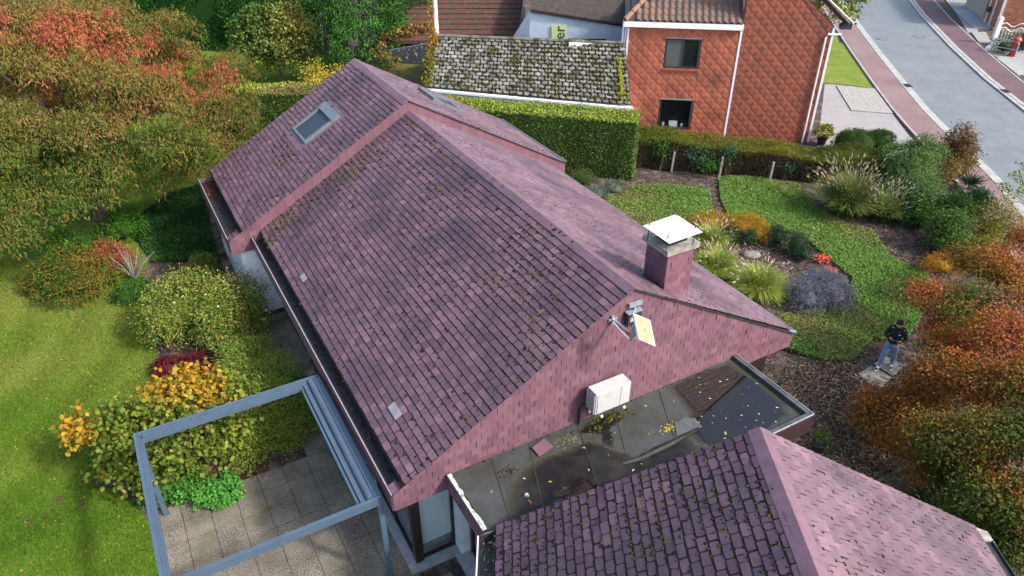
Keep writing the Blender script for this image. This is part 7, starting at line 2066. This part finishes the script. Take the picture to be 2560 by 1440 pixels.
# hands with five fingers round the phone
def hand(wr, tgt, side):
    d = unit(tgt - wr); s_ = unit(np.cross(d, I(0, 0, 1))) * side
    palm = wr + d * .06
    V = [wr, palm, palm + d * .02]; E2 = [(0, 1), (1, 2)]; R2 = [(.028, .022), (.036, .020), (.036, .018)]
    for k in range(4):
        off = s_ * (-.027 + .018 * k)
        L_ = (.05, .06, .056, .044)[k]
        b0 = palm + d * .03 + off; m1 = b0 + d * L_ * .6 + I(0, 0, .012); e1 = m1 + d * L_ * .25 + I(0, 0, .028)
        i0 = len(V); V += [b0, m1, e1]; E2 += [(2, i0), (i0, i0 + 1), (i0 + 1, i0 + 2)]; R2 += [.010, .009, .008]
    i0 = len(V); tb_ = palm - s_ * .035 + I(0, 0, .01); V += [tb_, tb_ + d * .04 + I(0, 0, .03)]; E2 += [(1, i0), (i0, i0 + 1)]; R2 += [.012, .009]
    return skin_mesh('hand', V, E2, R2, M['skin'], person, 1)
ph0 = Q(.40, .02, 1.235)
hand(wrL, ph0 - np.append(lf * -.05, 0) , 1)
hand(wrR, ph0 - np.append(lf * .05, 0), -1)
phn = thing('phone', ph0, 'dark phone held in both hands by the person', 'phone')
mb = MB(); T_ = lambda f, l, z: Q(.395 + f, .02 + l, 1.25 + z + f * .5)
mb.hexa([T_(-.045, -.10, 0), T_(.045, -.10, 0), T_(.045, .10, 0), T_(-.045, .10, 0), T_(-.045, -.10, .014), T_(.045, -.10, .014), T_(.045, .10, .014), T_(-.045, .10, .014)]); mb.build('case', M['black'], phn)
mb = MB(); mb.hexa([T_(-.038, -.085, .015), T_(.038, -.085, .015), T_(.038, .085, .015), T_(-.038, .085, .015), T_(-.038, -.085, .017), T_(.038, -.085, .017), T_(.038, .085, .017), T_(-.038, .085, .017)]); mb.build('screen', M['grey_metal'], phn)
# shoes and chest mark, wrist watch
for ank, toe in ((ankL, toeL), (ankR, toeR)):
    d = unit((toe - ank) * I(1, 1, 0)); s_ = np.array([-d[1], d[0], 0])
    heel = ank * I(1, 1, 0) + I(0, 0, PB[2]) - d * .06
    sh = skin_mesh('shoe', [heel + I(0, 0, .055) , heel + d * .10 + I(0, 0, .055), heel + d * .20 + I(0, 0, .04), heel + d * .275 + I(0, 0, .035), heel + d * .06 + I(0, 0, .11)], [(0, 1), (1, 2), (2, 3), (1, 4)], [(.042, .04), (.045, .045), (.048, .034), (.038, .026), .05], M['shoe_black'], person, 2)
    v = [heel + d * a_ + s_ * b_ + I(0, 0, z_) for z_ in (.002, .026) for a_, b_ in ((-.055, -.035), (.08, -.045), (.22, -.055), (.31, -.02), (.31, .02), (.22, .055), (.08, .045), (-.055, .035))]
    mb = MB(); mb.add(v, [tuple(range(8))[::-1], tuple(range(8, 16))] + [(i, (i + 1) % 8, 8 + (i + 1) % 8, 8 + i) for i in range(8)]); mb.build('sole', M['shoe_white'], person)
    mb = MB()
    for k in (-1, 1):
        q0 = heel + d * .12 + s_ * .046 * k + I(0, 0, .03); mb.hexa([q0, q0 + d * .05, q0 + d * .05 + s_ * .006 * k, q0 + s_ * .006 * k, q0 + I(0, 0, .05) - d * .02, q0 + d * .03 + I(0, 0, .05), q0 + d * .03 + s_ * .004 * k + I(0, 0, .05), q0 - d * .02 + s_ * .004 * k + I(0, 0, .05)])
    mb.hexa([heel + d * .12 - s_ * .03 + I(0, 0, .085), heel + d * .22 - s_ * .03 + I(0, 0, .066), heel + d * .22 + s_ * .03 + I(0, 0, .066), heel + d * .12 + s_ * .03 + I(0, 0, .085), heel + d * .12 - s_ * .025 + I(0, 0, .108), heel + d * .22 - s_ * .025 + I(0, 0, .080), heel + d * .22 + s_ * .025 + I(0, 0, .080), heel + d * .12 + s_ * .025 + I(0, 0, .108)]); mb.build('shoe_stripes', M['shoe_white'], person)
mb = MB(); mb.hexa([Q(.142, .06, 1.33), Q(.142, .13, 1.33), Q(.150, .13, 1.33), Q(.150, .06, 1.33), Q(.142, .06, 1.352), Q(.142, .13, 1.352), Q(.150, .13, 1.352), Q(.150, .06, 1.352)]); mb.build('chest_mark', M['white_ink'], person)
v, f = egg(wrL + I(0, 0, .0) + np.append(-fx * .03, 0), (.03, .036, .03), 10, 6); obj('watch', v, f, M['grey_metal'], person, smooth=True)
